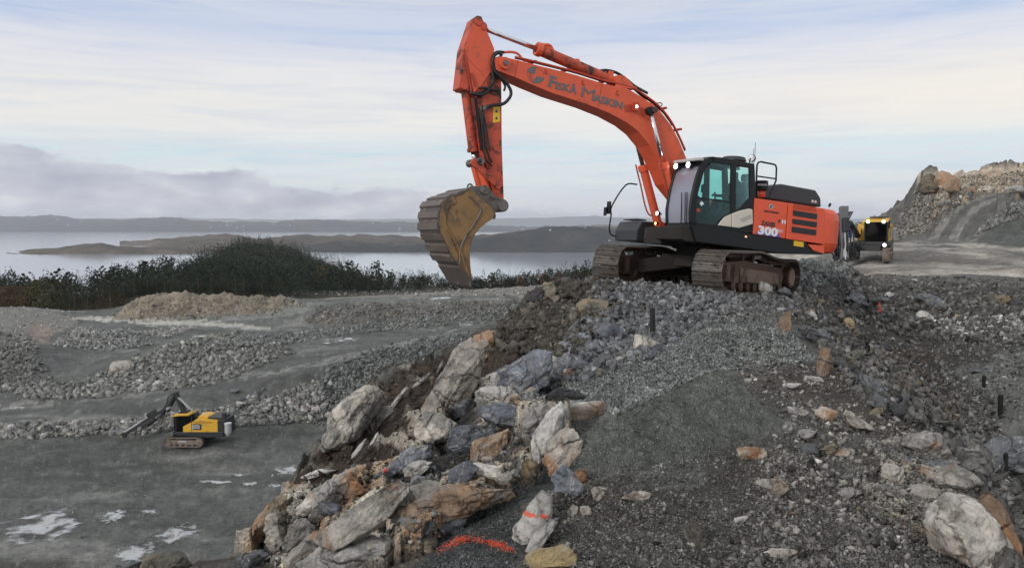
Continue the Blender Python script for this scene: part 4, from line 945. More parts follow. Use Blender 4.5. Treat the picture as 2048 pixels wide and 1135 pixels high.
text_on('ZAXIS', (1522,449.5), (1550,454), 9, 1.476, BLKTXT, 'lettering', hd, .03)
flat([(1510,467.5),(1517,461),(1534,463),(1556,466),(1562,475.5)], 1.4755, BLUETXT, 'print_panel', hd, .002)
text_on('300', (1515,466.5), (1554.5,472.5), 16, 1.480, WHITETXT, 'lettering', hd, .05)
text_on('LC', (1556,463.5), (1565,465), 5.5, 1.476, WHITETXT, 'lettering', hd, .01)
text_on('FISKÅ MASKIN', (1528,423.5), (1556,427.5), 4, 1.476, BLKTXT, 'lettering', hd, .0)
text_on('1', (1553,444), (1556,444.5), 6, 1.476, BLKTXT, 'lettering', hd, .03); text_on('H', (1563,447), (1570,448), 8, 1.476, WHITETXT, 'lettering', hd, .03)
cc = p2l(1542, 413, 1.476)
MB().prism([(cc[0]+.065*math.cos(t), cc[1]+.065*math.sin(t)) for t in np.linspace(0, 2*math.pi, 25)[:-1]], 1.476, 1.479).build('emblem', plain('silver', (.45, .46, .47), .3), hd)
MB().prism([(cc[0]+.02, cc[1]+.06), (cc[0]-.05, cc[1]+.01), (cc[0]-.01, cc[1]-.005), (cc[0]-.02, cc[1]-.06), (cc[0]+.05, cc[1]-.01), (cc[0]+.01, cc[1]+.005)], 1.479, 1.482).build('emblem', BLKTXT, hd)
# counterweight
cx0 = hr_[0]-.015; zt, zb = hr_[1]-.0, p2l(1652, 510, 1.4)[1]
rear = p2l(1668, 440, .9)[0]-.02
plan = [(cx0, 1.47)] + [(cx0-(cx0-rear)*math.sin(t)**.8, 1.47*math.cos(t)**.42 if math.cos(t) > 0 else 0) for t in np.linspace(.12, math.pi/2-.02, 10)]
plan = plan + [(x, -y) for x, y in plan[::-1]]
cw = MB(); lv = [(zb+.06, .90), (zb+.2, .97), (zb+.3, 1.0), (zt-.28, 1.0), (zt-.12, .97), (zt, .86)]; npn = len(plan); vs = []
for z_, k in lv: vs += [(cx0+(x-cx0)*k, y*(.5+.5*k), z_) for x, y in plan]
fs = [tuple(range(npn-1, -1, -1)), tuple(range((len(lv)-1)*npn, len(lv)*npn))]
for i in range(len(lv)-1): fs += [(i*npn+j, i*npn+(j+1) % npn, (i+1)*npn+(j+1) % npn, (i+1)*npn+j) for j in range(npn)]
cw.add(vs, fs); bmw = cw.build('counterweight', ORANGE2, ex, bevel=.03)
bm2 = bmesh.new(); bm2.from_mesh(bmw.data); bmesh.ops.recalc_face_normals(bm2, faces=bm2.faces); bm2.to_mesh(bmw.data); bm2.free()
MB().cyl(p3(1658, 413, 1.2), p3(1661, 407, 1.2), .03, n=8).build('rear_camera', BLACKP, ex, bevel=.005)
# engine cover
ec = pl([(1528,380),(1535,372),(1564,367.5),(1632,380),(1642,396),(1643,414),(1525,396)], .45)
MB().prism(ec, -.95, .45).build('engine_cover', GREYP, ex, bevel=.04)
flat([(1623,399.5),(1627,400),(1627,405),(1623,404.5)], .451, BEIGE, 'vent_sticker', ex); flat([(1629,400.5),(1633,401),(1633,406),(1629,405.5)], .451, BEIGE, 'vent_sticker', ex)
# precleaner
a = p3(1523, 381, 1.0); b_ = p3(1523.5, 361, 1.0)
pc = MB().cyl(a, b_, .155, n=24).build('air_precleaner', BLACKP, ex, bevel=.03)
MB().cyl(p3(1523, 394, 1.0), a, .085, n=16).build('intake_pipe', ORANGE2, pc, smooth=True)
text_on('HITACHI', (1513.5,371), (1532.5,371.5), 4, 1.158, WHITETXT, 'lettering', pc, .0)
# handrails
hrl = [p3(u, v, 1.3) for u, v in [(1513,396),(1513,353),(1514,330),(1517,324.5),(1522,323.5),(1545,328),(1551,330),(1553,336),(1552,361),(1545,378),(1538,392),(1536,402)]]
hrr = MB().tube(hrl, .022, 8).build('handrail', BLACKP, ex, smooth=True); MB().tube([p3(1513, 352, 1.3), p3(1552, 357.5, 1.3)], .018, 8).build('rail_bar', BLACKP, hrr, smooth=True)
# right front handrail with mirror
rl = [(1.55, -1.35, 1.25), (1.85, -1.35, 1.25), (1.95, -1.35, 1.4), (1.93, -1.35, 1.75), (1.92, -1.35, 2.0), (1.62, -1.25, 2.55), (1.3, -1.2, 2.6)]
mr = MB().tube(spline(rl, 4), .02, 7).build('handrail', BLACKP, ex, smooth=True)
MB().box((1.97, -1.42, 1.95), (.04, .16, .32)).build('mirror', BLACKP, mr, bevel=.01); MB().box((2.02, -1.5, 1.85), (.03, .12, .22)).build('mirror', BLACKP, mr, bevel=.01)
MB().tube([(.7, .0, 2.35), (1.3, .4, 2.32)], .015, 6).build('rail_bar', BLACKP, mr)

# ---- cab
CYo, CYi = 1.46, .47
def cabside(poly, Y, t, name, mat, par, bev=.012): return MB().prism(pl(poly, CYo), Y-t, Y).build(name, mat, par, bevel=bev)
cab = bpy.data.objects.new('cab', None); COL.objects.link(cab); cab.parent = ex; cab.location = (0, 0, 0)
fp = [(1383,452),(1383,415),(1391,370),(1402,335),(1410,321),(1420,313.5),(1430,313),(1428,323),(1417,328),(1408,345),(1397,385),(1394,410),(1393,440),(1396,452)]
roofp = [(1420,313),(1447,315),(1471,321),(1509,327),(1510,338),(1468,331),(1425,325)]
mid_ = [(1463,328),(1473,330),(1472,395),(1472,432),(1462,432),(1461,395)]
rearp = [(1499,334),(1510,336),(1511,368),(1512,392),(1506,462),(1500,461),(1500,392)]
lowr = [(1461,426),(1472,421),(1480,417),(1488,408),(1501,393),(1507,462),(1458,456),(1430,452),(1440,444)]
sill = [(1383,444),(1432,449),(1507,458),(1506,466),(1383,455)]
rail_ = [(1396,394),(1461,402.5),(1461,405.5),(1396,397)]
for Y, s_ in ((CYo, 1), (CYi+.05, 0)):
    for nm, P in (('front_pillar', fp), ('roof_rail', roofp), ('door_pillar', mid_), ('rear_pillar', rearp), ('lower_panel', lowr), ('sill', sill)):
        cabside(P, Y, .05, nm, BLACKP, cab)
    if s_: cabside(rail_, Y, .03, 'window_rail', BLACKP, cab, .004)
    cabside([(1397,397),(1394,415),(1394,447),(1436,451),(1462,430),(1462,404)] if s_ else [(1397,397),(1394,447),(1462,452),(1462,404)], Y-.02, .006, 'window_pane', GLASS if s_ else BLACKP, cab, 0)
    cabside([(1424,325),(1467,331),(1461,403),(1396,396),(1400,372),(1410,340)], Y-.02, .006, 'window_pane', GLASS, cab, 0)
    cabside([(1473,333),(1500,338),(1501,394),(1486,412),(1473,420)], Y-.02, .006, 'window_pane', GLASS, cab, 0)
R0, R1 = p2l(1420, 313, CYo), p2l(1509, 327, CYo)
MB().prism(pl([(1412,320),(1420,313),(1430,312.5),(1447,315),(1471,321),(1509,327),(1509,331),(1440,320),(1414,325)], CYo), CYi+.05, CYo-.05).build('roof', BLACKP, cab, bevel=.02)
MB().prism(pl([(1383,452),(1506,464),(1506,470),(1383,458)], CYo), CYi+.05, CYo-.05).build('floor', BLACKP, cab)
F0, F1 = p2l(1383, 448, CYo), p2l(1383, 415, CYo); F2 = p2l(1391, 370, CYo); F3 = p2l(1402, 335, CYo); F4 = p2l(1413, 319, CYo)
# windscreen follows the curve of the pillar
ws = [Vector((p[0]-.02, p[1])) for p in (F0, F1, F2, F3, F4)]; vs = []; fs = []
wsS = [Vector((p.x, p.z)) for p in spline([(p.x, 0, p.y) for p in ws], 5)]
for p in wsS: vs += [(p.x, CYi+.10, p.y), (p.x, CYo-.09, p.y), (p.x-.008, CYo-.09, p.y), (p.x-.008, CYi+.10, p.y)]
for i in range(len(wsS)-1):
    a = i*4; fs += [(a, a+1, a+5, a+4), (a+1, a+2, a+6, a+5), (a+2, a+3, a+7, a+6), (a+3, a, a+4, a+7)]
MB().add(vs, fs).build('windscreen', SCREEN, cab)
for Y in (CYi+.06, CYo-.06): MB().tube([(p.x, Y, p.y) for p in wsS], .045, 6).build('windscreen_frame', BLACKP, cab, smooth=True)
MB().box((F0[0]-.03, (CYi+CYo)/2, F0[1]-.02), (.08, CYo-CYi-.05, .12)).build('windscreen_frame', BLACKP, cab, bevel=.015)
MB().prism(pl([(1402,330),(1412,318),(1425,313),(1440,316),(1425,321),(1412,334)], CYo), CYi+.02, CYo-.02).build('visor', BLACKP, cab, bevel=.015)
# wipers
for a, b_ in ((1.30, 1.0), (1.24, .93), (1.10, .80)):
    MB().tube([(F0[0]+.02, a, F0[1]+.0), (F2[0]+.08, b_+.28, (F2[1]+F1[1])/2+.1)], .012, 6).build('wiper', RUBBER, cab)
# roof lamp bar at the front
MB().box((F4[0]+.12, .95, F4[1]+.0), (.16, .95, .07)).build('lamp_bar', plain('white_visor', (.5, .48, .46), .3), cab, bevel=.02)
for Y in (1.12, .66):
    l_ = MB().cyl((F4[0]+.12, Y, F4[1]-.11), (F4[0]+.24, Y, F4[1]-.12), .075, n=16).build('work_lamp', BLACKP, cab, bevel=.01)
    MB().cyl((F4[0]+.242, Y, F4[1]-.12), (F4[0]+.25, Y, F4[1]-.12), .066, n=16).build('lamp_lens', LAMP, l_)
a = p3(1503, 316, 1.1); l_ = MB().cyl((a[0]-.07, a[1]-.05, a[2]), a, .09, n=18).build('work_lamp', BLACKP, cab, bevel=.01)
MB().cyl((a[0]+.003, a[1]+.002, a[2]), (a[0]+.015, a[1]+.01, a[2]), .078, n=18).build('lamp_lens', plain('white_lens', (.85, .87, .9), .2), l_); MB().tube([p3(1499, 326, 1.1), p3(1500, 318, 1.1), a], .015, 6).build('lamp_bracket', BLACKP, l_)
for (u, v0, v1, y_) in ((1508, 328, 285, 1.25), (1505, 326, 297, 1.2)): MB().tube([p3(u, v0, y_), p3(u+2, (v0+v1)/2, y_), p3(u+3, v1, y_)], .006, 5).build('antenna', GREYP, cab)
a = p2l(1468, 316, .95); MB().cyl((a[0], .95, a[1]-.08), (a[0], .95, a[1]+.02), .30, .26, n=28).build('roof_fan_cap', GREYP, cab, bevel=.02)
# lights low on the front
for (u, v, mt, r_) in ((1319, 427, LAMP, .05), (1316, 447, LAMPW, .035)):
    a = p3(u, v, .30); l_ = MB().cyl(a, (a[0]+.07, a[1], a[2]), r_, n=14).build('deck_lamp', BLACKP, ex); MB().cyl((a[0]+.072, a[1], a[2]), (a[0]+.08, a[1], a[2]), r_*.9, n=14).build('lamp_lens', mt, l_)
# beige side panel and step handle
MB().prism(pl([(1436,450.5),(1442,442),(1449,434),(1463,427.5),(1463,454)], 1.49), 1.462, 1.495).build('beige_panel', BEIGE, ex, bevel=.015)
MB().prism(pl([(1464,427),(1480,421),(1498,417),(1505,418.5),(1506,448),(1495,451),(1478,456),(1464,454.3)], 1.49), 1.462, 1.50).build('beige_panel', BEIGE, ex, bevel=.02)
MB().prism(pl([(1478,438),(1502,428),(1503,436),(1486,444)], 1.501), 1.5005, 1.504).build('recess_shade_patch', plain('beige_shadow', (.45, .41, .34), .5), ex)  # shade of the recess put on as a darker beige sheet
# interior
s0 = p2l(1440, 440, .95)
seat = bpy.data.objects.new('driver_seat', None); COL.objects.link(seat); seat.parent = cab
MB().box((s0[0]-.35, .95, s0[1]+.28), (.5, .5, .14)).build('cushion', SEATM, seat, bevel=.04)
MB().box((s0[0]-.62, .95, s0[1]+.62), (.14, .48, .72), Matrix.Rotation(-.12, 3, 'Y')).build('backrest', SEATM, seat, bevel=.05)
MB().box((s0[0]-.68, .95, s0[1]+1.08), (.1, .26, .18)).build('headrest', SEATM, seat, bevel=.04)
MB().box((s0[0]-.35, .95, s0[1]+.1), (.3, .3, .25)).build('pedestal', SEATM, seat, bevel=.02)
for yy in (.66, 1.24):
    MB().box((s0[0]-.25, yy, s0[1]+.42), (.5, .13, .2)).build('console', SEATM, seat, bevel=.03); MB().cyl((s0[0]-.05, yy, s0[1]+.5), (s0[0]-.02, yy, s0[1]+.68), .02, n=8).build('joystick', SEATM, seat)
MB().box((s0[0]+.25, .62, s0[1]+.75), (.06, .26, .2)).build('monitor', SEATM, cab, bevel=.02)
MB().tube([(s0[0]+.35, .62, s0[1]), (s0[0]+.3, .62, s0[1]+.65)], .02, 6).build('monitor_arm', SEATM, cab)
flat([(1399,407),(1403,402),(1408,407),(1403,412)], CYo-.01, WHITETXT, 'window_sticker', cab); flat([(1391,416),(1400,417),(1400,424),(1392,423)], CYo-.01, plain('red_sticker', (.4, .06, .03), .5), 'window_sticker', cab)
MB().tube([p3(1384, 334, .5), p3(1392, 366, .5)], .012, 6).build('mirror_arm', BLACKP, cab)

# ---- undercarriage
uc = bpy.data.objects.new('undercarriage', None); COL.objects.link(uc); uc.parent = ex; uc.rotation_euler = (0, 0, EX_SW)
sr = MB().cyl((0, 0, .86), (0, 0, 1.13), .66, n=40).build('slewing_ring', MUDDY, uc, bevel=.01)
m = MB()
for k in range(36):
    t = k*math.pi/18; m.cyl((.72*math.cos(t), .72*math.sin(t), 1.02), (.72*math.cos(t), .72*math.sin(t), 1.10), .028, n=6)
m.cyl((0, 0, 1.04), (0, 0, 1.08), .78, n=40); m.build('ring_bolts', MUDDY, uc)
m = MB(); m.box((0, 0, .72), (1.5, 1.5, .3))
for sx in (-1, 1):
    for sy in (-1, 1):
        a, b_ = Vector((sx*.5, sy*.4, .70)), Vector((sx*1.15, sy*1.12, .52)); d = (b_-a)
        m.box((a+b_)/2, (d.length+.2, .42, .34), d.to_track_quat('X', 'Z').to_matrix())
m.build('cross_frame', MUDDY, uc, bevel=.03)
# chain path
def track_path():
    R = .43; fx, rx = 2.03, -2.03; zc = .50; P = []
    for t in np.linspace(-math.pi/2, math.pi/2, 12): P.append((fx+R*math.cos(t), zc+R*math.sin(t)))
    P += [(1.2, .955), (.35, 1.0), (.1, .99), (-.6, .90), (-1.3, .86)]
    for t in np.linspace(math.pi/2+.1, math.pi*1.5, 11): P.append((rx+.42*math.cos(t), zc-.02+.42*math.sin(t)))
    return P
TP = track_path(); TPc = TP + [TP[0]]; L_ = [0]
for i in range(len(TPc)-1): L_.append(L_[-1]+math.hypot(TPc[i+1][0]-TPc[i][0], TPc[i+1][1]-TPc[i][1]))
NS = 50; pit = L_[-1]/NS
SW = .70
sm_ = MB(); sm_.box((0, 0, .012), (pit*.94, SW, .024))
for gx_, gh in ((-.065, .028), (0, .02), (.06, .028)): sm_.box((gx_, 0, .024+gh/2), (.018, SW, gh))
sho = sm_.build('track_shoe', TRACKM); shoe_me = sho.data; bpy.data.objects.remove(sho)
lm = MB(); lm.box((0, .09, -.05), (pit*1.02, .045, .1)); lm.box((0, -.09, -.05), (pit*1.02, .045, .1)); lm.cyl((pit*.4, -.12, -.05), (pit*.4, .12, -.05), .03, n=8)
lo = lm.build('chain_link', FRAMEM); link_me = lo.data; bpy.data.objects.remove(lo)
for side_ in (-1, 1):
    yc = side_*1.295
    tk = bpy.data.objects.new('track', None); COL.objects.link(tk); tk.parent = uc; tk.location = (0, yc, 0)
    tr = bpy.data.objects.new('track', None)
    for k in range(NS):
        s_ = (k+.5)*pit; i = max(j for j in range(len(L_)-1) if L_[j] <= s_); t = (s_-L_[i])/(L_[i+1]-L_[i])
        a, b_ = TPc[i], TPc[i+1]; p = (a[0]+(b_[0]-a[0])*t, a[1]+(b_[1]-a[1])*t); ang = math.atan2(b_[1]-a[1], b_[0]-a[0])
        # path runs counter-clockwise seen from +y? outward normal is to the right of travel
        M = Matrix.Translation((p[0], 0, p[1])) @ Matrix.Rotation(-ang, 4, 'Y') @ Matrix.Rotation(math.pi, 4, 'X')
        for nm, me_ in (('track_shoe', shoe_me), ('chain_link', link_me)):
            o = link(nm, me_, tk); o.matrix_local = M
    sf = MB(); sf.prism([(1.6, .26), (1.75, .5), (1.6, .74), (.9, .80), (-1.5, .70), (-1.65, .45), (-1.5, .24)], -.17, .20); sf.build('side_frame', FRAMEM, tk, bevel=.03)
    MB().prism([(1.2, .30), (1.2, .62), (-1.2, .56), (-1.2, .28)], .20, .24).build('cover_plate', plain('mud_plate', (.22, .145, .105), .8, var=.4, dirt=(.07, .04, .03), dirt_amt=.5, dscale=2), tk, bevel=.01) if side_ > 0 else None
    for X, R in ((2.03, .40), ): MB().cyl((X, -.1, .5), (X, .1, .5), R, n=26).cyl((X, -.2, .5), (X, .2, .5), .2, n=18).build('idler_wheel', FRAMEM, tk, bevel=.015)
    MB().prism([(1.45, .28), (1.45, .76), (2.08, .70), (2.22, .5), (2.08, .3)], .13, .2).build('idler_guard', FRAMEM, tk, bevel=.02)
    MB().prism([(1.45, .28), (1.45, .76), (2.08, .70), (2.22, .5), (2.08, .3)], -.2, -.13).build('idler_guard', FRAMEM, tk, bevel=.02)
    MB().cyl((-2.03, -.09, .48), (-2.03, .09, .48), .39, n=22).cyl((-2.03, -.3*1, .48), (-2.03, .27, .48), .27, n=22).build('sprocket', FRAMEM, tk, bevel=.012)
    MB().cyl((-2.03, .27, .48), (-2.03, .285, .48), .215, n=22).build('final_drive_cover', plain('tan_cover', (.27, .175, .125), .7, var=.2), tk)
    for X in np.linspace(-1.45, 1.45, 8): MB().cyl((X, -.2, .2), (X, .2, .2), .12, n=14).build('bottom_roller', FRAMEM, tk, bevel=.01)
    for X in (-.75, .3, .9):
        MB().cyl((X, -.15, .84), (X, .15, .84), .07, n=12).build('carrier_roller', FRAMEM, tk, bevel=.008)
    MB().box((.35, .25, .9), (.42, .06, .09), Matrix.Rotation(.1, 3, 'Y')).build('step', EARM, tk, bevel=.01)

# ---- operator
def person_mesh(name, verts, edges, radii, mat, sub=1):
    me = bpy.data.meshes.new(name); me.from_pydata(verts, edges, []); o = link(name, me)
    sk_ = o.modifiers.new('skin', 'SKIN'); sk_.use_smooth_shade = True
    for i, r in enumerate(radii): me.skin_vertices[0].data[i].radius = (r, r)
    me.skin_vertices[0].data[0].use_root = True
    s2 = o.modifiers.new('sub', 'SUBSURF'); s2.levels = sub; s2.render_levels = sub; me.materials.append(mat); return o
sx0, sz0 = s0[0]-.40, s0[1]+.40
pv = [(sx0, .95, sz0), (sx0+.02, .95, sz0+.25), (sx0+.03, .95, sz0+.48), (sx0+.04, .95, sz0+.58), (sx0+.06, .95, sz0+.70), (sx0+.06, .95, sz0+.80)]
pe = [(0, 1), (1, 2), (2, 3), (3, 4), (4, 5)]; pr = [.16, .15, .15, .065, .10, .09]
for sgn in (-1, 1):
    b0 = len(pv); pv += [(sx0+.02, .95+sgn*.2, sz0+.46), (sx0+.08, .95+sgn*.26, sz0+.22), (sx0+.32, .95+sgn*.27, sz0+.2), (sx0+.40, .95+sgn*.27, sz0+.22)]
    pr += [.07, .05, .038, .03]; pe += [(2, b0), (b0, b0+1), (b0+1, b0+2), (b0+2, b0+3)]
    for f in range(4):
        q = len(pv); pv += [(sx0+.44, .95+sgn*.27+(f-1.5)*.02, sz0+.22), (sx0+.46, .95+sgn*.27+(f-1.5)*.02, sz0+.18-.004*f)]; pr += [.01, .008]; pe += [(b0+3, q), (q, q+1)]
    b1 = len(pv); pv += [(sx0+.08, .95+sgn*.1, sz0+.0), (sx0+.48, .95+sgn*.14, sz0+.05), (sx0+.60, .95+sgn*.14, sz0-.30), (sx0+.72, .95+sgn*.14, sz0-.33)]
    pr += [.10, .07, .05, .045]; pe += [(0, b1), (b1, b1+1), (b1+1, b1+2), (b1+2, b1+3)]
op = person_mesh('person', pv, pe, pr, plain('dark_workwear', (.03, .03, .035), .9))
op.matrix_world = ex.matrix_world.copy()
tag(op, 'operator in dark workwear and a pale cap seated at the excavator controls', 'person')
hat = MB(); hat.cyl((sx0+.05, .95, sz0+.84), (sx0+.05, .95, sz0+.92), .115, .09, n=16); hat.box((sx0+.17, .95, sz0+.85), (.1, .16, .015)); hat.build('cap', plain('pale_cap', (.7, .7, .7), .6), op, bevel=.01)
# ------------------------------------------------------------------ drill rigs
RY = plain('rig_yellow', (.68, .38, .025), .45, var=.15, dirt=(.30, .20, .08), dirt_amt=.58, dscale=1.6); RYD = plain('rig_yellow_text', (.42, .2, .02), .5)
RBK = plain('rig_black', (.02, .021, .024), .5, var=.3); RGR = plain('rig_grey', (.30, .30, .31), .5, var=.2); RLT = plain('rig_light_grey', (.42, .42, .43), .4, var=.2)
RTR = plain('rig_track', (.22, .18, .145), .7, var=.5, dirt=(.1, .07, .055), dirt_amt=.5, dscale=3); RGL = glassmat('rig_glass', (.10, .14, .12), .02, .05)
def make_rig(label, pos, yaw, pit, upright):
    r = bpy.data.objects.new('drill_rig', None); COL.objects.link(r); r.location = pos; r.rotation_euler = (0, pit, yaw)
    tag(r, label, 'drill rig')
    for sy in (-1, 1):
        t = bpy.data.objects.new('track', None); COL.objects.link(t); t.parent = r; t.location = (0, sy*1.02, 0)
        R = .38; P = [(1.35+R*math.cos(a), .4+R*math.sin(a)) for a in np.linspace(-math.pi/2, math.pi/2, 9)] + [(-1.25+R*math.cos(a), .44+R*1.08*math.sin(a)) for a in np.linspace(math.pi/2, 1.5*math.pi, 9)]
        inn_ = [(1.35+(R-.07)*math.cos(a), .4+(R-.07)*math.sin(a)) for a in np.linspace(-math.pi/2, math.pi/2, 9)] + [(-1.25+(R-.07)*math.cos(a), .44+(R*1.08-.07)*math.sin(a)) for a in np.linspace(math.pi/2, 1.5*math.pi, 9)]
        m = MB(); n = len(P)
        for i in range(n): j = (i+1) % n; m.prism([P[i], P[j], inn_[j], inn_[i]], -.2, .2)
        PP = P+[P[0]]
        for i in range(n):
            a, b_ = Vector(PP[i]), Vector(PP[i+1]); k = max(1, int((b_-a).length/.15))
            for q in range(k):
                c_ = a.lerp(b_, (q+.5)/k); d = (b_-a).normalized(); m.box((c_.x+d.y*.02, 0, c_.y-d.x*.02), (.04, .42, .05), Matrix.Rotation(-math.atan2(d.y, d.x), 3, 'Y'))
        m.build('track_belt', RTR, t)
        MB().prism([(1.1, .2), (1.15, .58), (-.9, .6), (-1.0, .22)], -.14, .16).build('side_frame', RTR, t, bevel=.02)
        MB().cyl((-1.25, -.15, .44), (-1.25, .18, .44), .30, n=18).cyl((-1.25, .18, .44), (-1.25, .22, .44), .14, n=12).build('sprocket', RTR, t, bevel=.01)
        MB().cyl((1.35, -.15, .4), (1.35, .16, .4), .28, n=18).build('idler_wheel', RTR, t, bevel=.01)
        for x in (-.7, -.2, .3, .8): MB().cyl((x, -.16, .16), (x, .17, .16), .1, n=10).build('bottom_roller', RTR, t)
        MB().box((.1, .19, .5), (.7, .04, .14)).build('step', RLT, t)
    MB().box((-.5, 0, .82), (3.2, 1.3, .35)).build('chassis', RBK, r, bevel=.03)
    MB().prism([(.9, 1.0), (.9, 1.25), (-3.4, 1.35), (-3.4, .95), (-2.0, .85)], -1.1, 1.1).build('deck', RBK, r, bevel=.03)
    # hood
    hd_ = MB().prism([(-.68, 1.2), (-.68, 2.12), (-1.15, 2.42), (-2.9, 2.30), (-2.9, 1.2)], -.95, 1.05).build('hood', RY, r, bevel=.04)
    MB().prism([(-1.0, 2.4), (-1.2, 2.62), (-1.9, 2.58), (-2.1, 2.34)], -.7, .7).build('hood_cap', RY, hd_, bevel=.03)
    MB().prism([(-1.9, 2.36), (-2.0, 2.5), (-3.2, 2.48), (-3.2, 2.3)], -.8, .75).build('cooler', RBK, r, bevel=.02)
    for k in range(7): MB().box((-1.75-.17*k, 1.0, 2.35), (.05, .14, .05)).build('hood_tab', RY, hd_)
    rr = MB().prism([(-2.9, .95), (-2.9, 2.3), (-3.5, 2.35), (-3.6, 1.0)], -.95, 1.03).build('rear_module', RBK, r, bevel=.03)
    MB().box((-3.3, .6, 2.6), (.3, .3, .55)).build('exhaust', RBK, r, bevel=.03)
    dc = MB().cyl((-3.75, .95, .98), (-3.75, .95, 1.25), .12, .26, n=18).cyl((-3.75, .95, 1.25), (-3.75, .95, 2.02), .27, n=20).build('dust_collector', RLT, r, bevel=.02)
    MB().cyl((-3.75, .95, 2.02), (-3.75, .95, 2.1), .30, n=20).build('collector_lid', plain('white_lid', (.65, .65, .66), .4), dc, bevel=.02)
    # side print
    MB().box((-1.08, 1.055, 1.72), (.86, .01, .50)).build('print_panel', RBK, hd_); MB().box((-1.06, 1.062, 1.73), (.60, .01, .30)).build('print_panel', RLT, hd_)
    MB().box((-.74, 1.056, 1.7), (.08, .012, .5)).build('print_panel', RLT, hd_)
    for k in range(5): MB().box((-.87-.095*k, 1.070, 1.73), (.05, .006, .13)).build('print_mark', RBK, hd_)
    cfont = bpy.data.curves.new('lettering', 'FONT'); cfont.body = 'Eikeland Grunnservice'; cfont.shear = .35; cfont.extrude = .003; cfont.offset = .02; cfont.materials.append(RYD)
    o = bpy.data.objects.new('tmp', cfont); COL.objects.link(o); bpy.context.view_layer.update(); me_ = bpy.data.meshes.new_from_object(o.evaluated_get(bpy.context.evaluated_depsgraph_get())); bpy.data.objects.remove(o); o = bpy.data.objects.new('lettering', me_); COL.objects.link(o); o.parent = hd_; o.location = (-.78, 1.056, 2.05); o.scale = (.185, .26, 1)
    o.rotation_euler = Matrix(((-1, 0, 0), (0, 0, 1), (0, 1, 0))).to_euler()
    MB().box((-2.0, 1.06, 1.38), (.22, .01, .03)).build('print_mark', RBK, hd_)
    # cab
    cb = bpy.data.objects.new('cab', None); COL.objects.link(cb); cb.parent = r
    Y0, Y1 = -.35, 1.02
    MB().prism([(.1, 1.2), (.1, 1.72), (-.64, 2.12), (-.64, 1.2)], Y1-.05, Y1+.02).build('door_panel', RY, cb, bevel=.015)
    for x, y in ((.88, Y1-.03), (.88, Y0), (.72, Y1-.03), (-.64, Y1-.03), (-.64, Y0)): MB().tube([(x, y, 1.1), (x-.02, y, 2.6)], .05, 6).build('cab_post', RBK, cb)
    MB().prism([(1.15, 2.52), (1.1, 2.60), (.4, 2.78), (-.4, 2.78), (-.45, 2.64), (.3, 2.62)], Y0-.05, Y1+.03).build('cab_roof', RY, cb, bevel=.03)
    MB().box((.1, (Y0+Y1)/2, 1.15), (1.5, Y1-Y0, .12)).build('cab_floor', RBK, cb)
    MB().box((.86, (Y0+Y1)/2, 1.85), (.02, Y1-Y0-.1, 1.35)).build('windscreen', RGL, cb); MB().prism([(.8, 1.25), (.8, 2.55), (-.6, 2.6), (-.6, 2.15), (.08, 1.76), (.08, 1.25)], Y1-.04, Y1-.03).build('side_window', RGL, cb)
    MB().box((.12, Y0+.0, 1.85), (1.5, .03, 1.4)).build('side_wall', RBK, cb); MB().box((-.64, (Y0+Y1)/2, 1.7), (.05, Y1-Y0, 1.1)).build('rear_wall', RBK, cb)
    MB().box((-.2, .35, 1.6), (.5, .5, .7)).build('driver_seat', SEATM, cb, bevel=.05)
    MB().box((-.72, .45, 2.45), (.4, .8, .5), Matrix.Rotation(.5, 3, 'Y')).build('rear_window', RGL, cb)
    for k in range(6): MB().box((.55-.12*k, .35, 2.83), (.05, .9, .09)).build('roof_bar', RBK, cb)
    for y, z, lit in ((Y1-.25, 2.55, 1), (Y0+.2, 2.55, 1), (Y1-.15, 1.05, 1)):
        l_ = MB().cyl((.98, y, z), (1.12, y, z), .11, n=14).build('work_lamp', RBK, cb); MB().cyl((1.12, y, z), (1.15, y, z), .10, n=14).build('lamp_lens', LAMP if upright else LAMPOFF, l_)
    MB().cyl((-.3, .1, 2.78), (-.3, .1, 2.98), .1, n=10).build('beacon', RLT, cb)
    MB().tube([(1.0, 1.0, 1.0), (1.05, 1.0, .45), (1.05, .6, .4), (1.0, .6, 1.0)], .03, 6).build('step', RGR, r)
    MB().box((1.0, .9, .7), (.1, .3, .45)).build('step', RBK, r)
    # boom and feed
    if not upright:
        B0, B1, B2 = Vector((.5, -.6, 2.0)), Vector((1.45, -.65, 4.15)), Vector((2.35, -.65, 2.7))
        bm_ = MB().cyl(B0, B1, .27, .22, n=10).build('boom', RBK, r); MB().cyl(B0+Vector((-.35, -.0, .8)), B1+Vector((-.1, 0, -.1)), .06, n=8).build('boom_hose', RLT, bm_)
        MB().cyl(B1+Vector((-.3, .25, -.3)), B0+Vector((-.35, .2, .9)), .07, n=8).build('boom_cylinder', RLT, bm_)
        MB().cyl(B1, B2, .24, .28, n=10).build('fore_boom', RBK, r); MB().tube(spline([B1+Vector((.1, .2, .1)), B1+Vector((.6, .2, -.3)), B1+Vector((.75, .2, -.8)), B2+Vector((.3, .2, 0))], 5), .05, 6).build('hose', RBK, r)
        MB().box(B1, (.35, .5, .35)).build('boom_joint', RBK, r, bevel=.05)
        A, Bf = Vector((1.9, -.35, 3.1)), Vector((6.05, -.35, .55))
    else:
        B0, B1, B2 = Vector((.5, -.8, 1.6)), Vector((1.5, -1.2, 2.5)), Vector((2.2, -1.5, 1.8))
        MB().cyl(B0, B1, .2, .16, n=10).build('boom', RBK, r); MB().cyl(B1, B2, .17, .2, n=10).build('fore_boom', RBK, r)
        A, Bf = Vector((2.1, -1.55, 3.5)), Vector((2.5, -1.35, .1))
    d = (Bf-A); q = d.to_track_quat('X', 'Z').to_matrix(); L = d.length
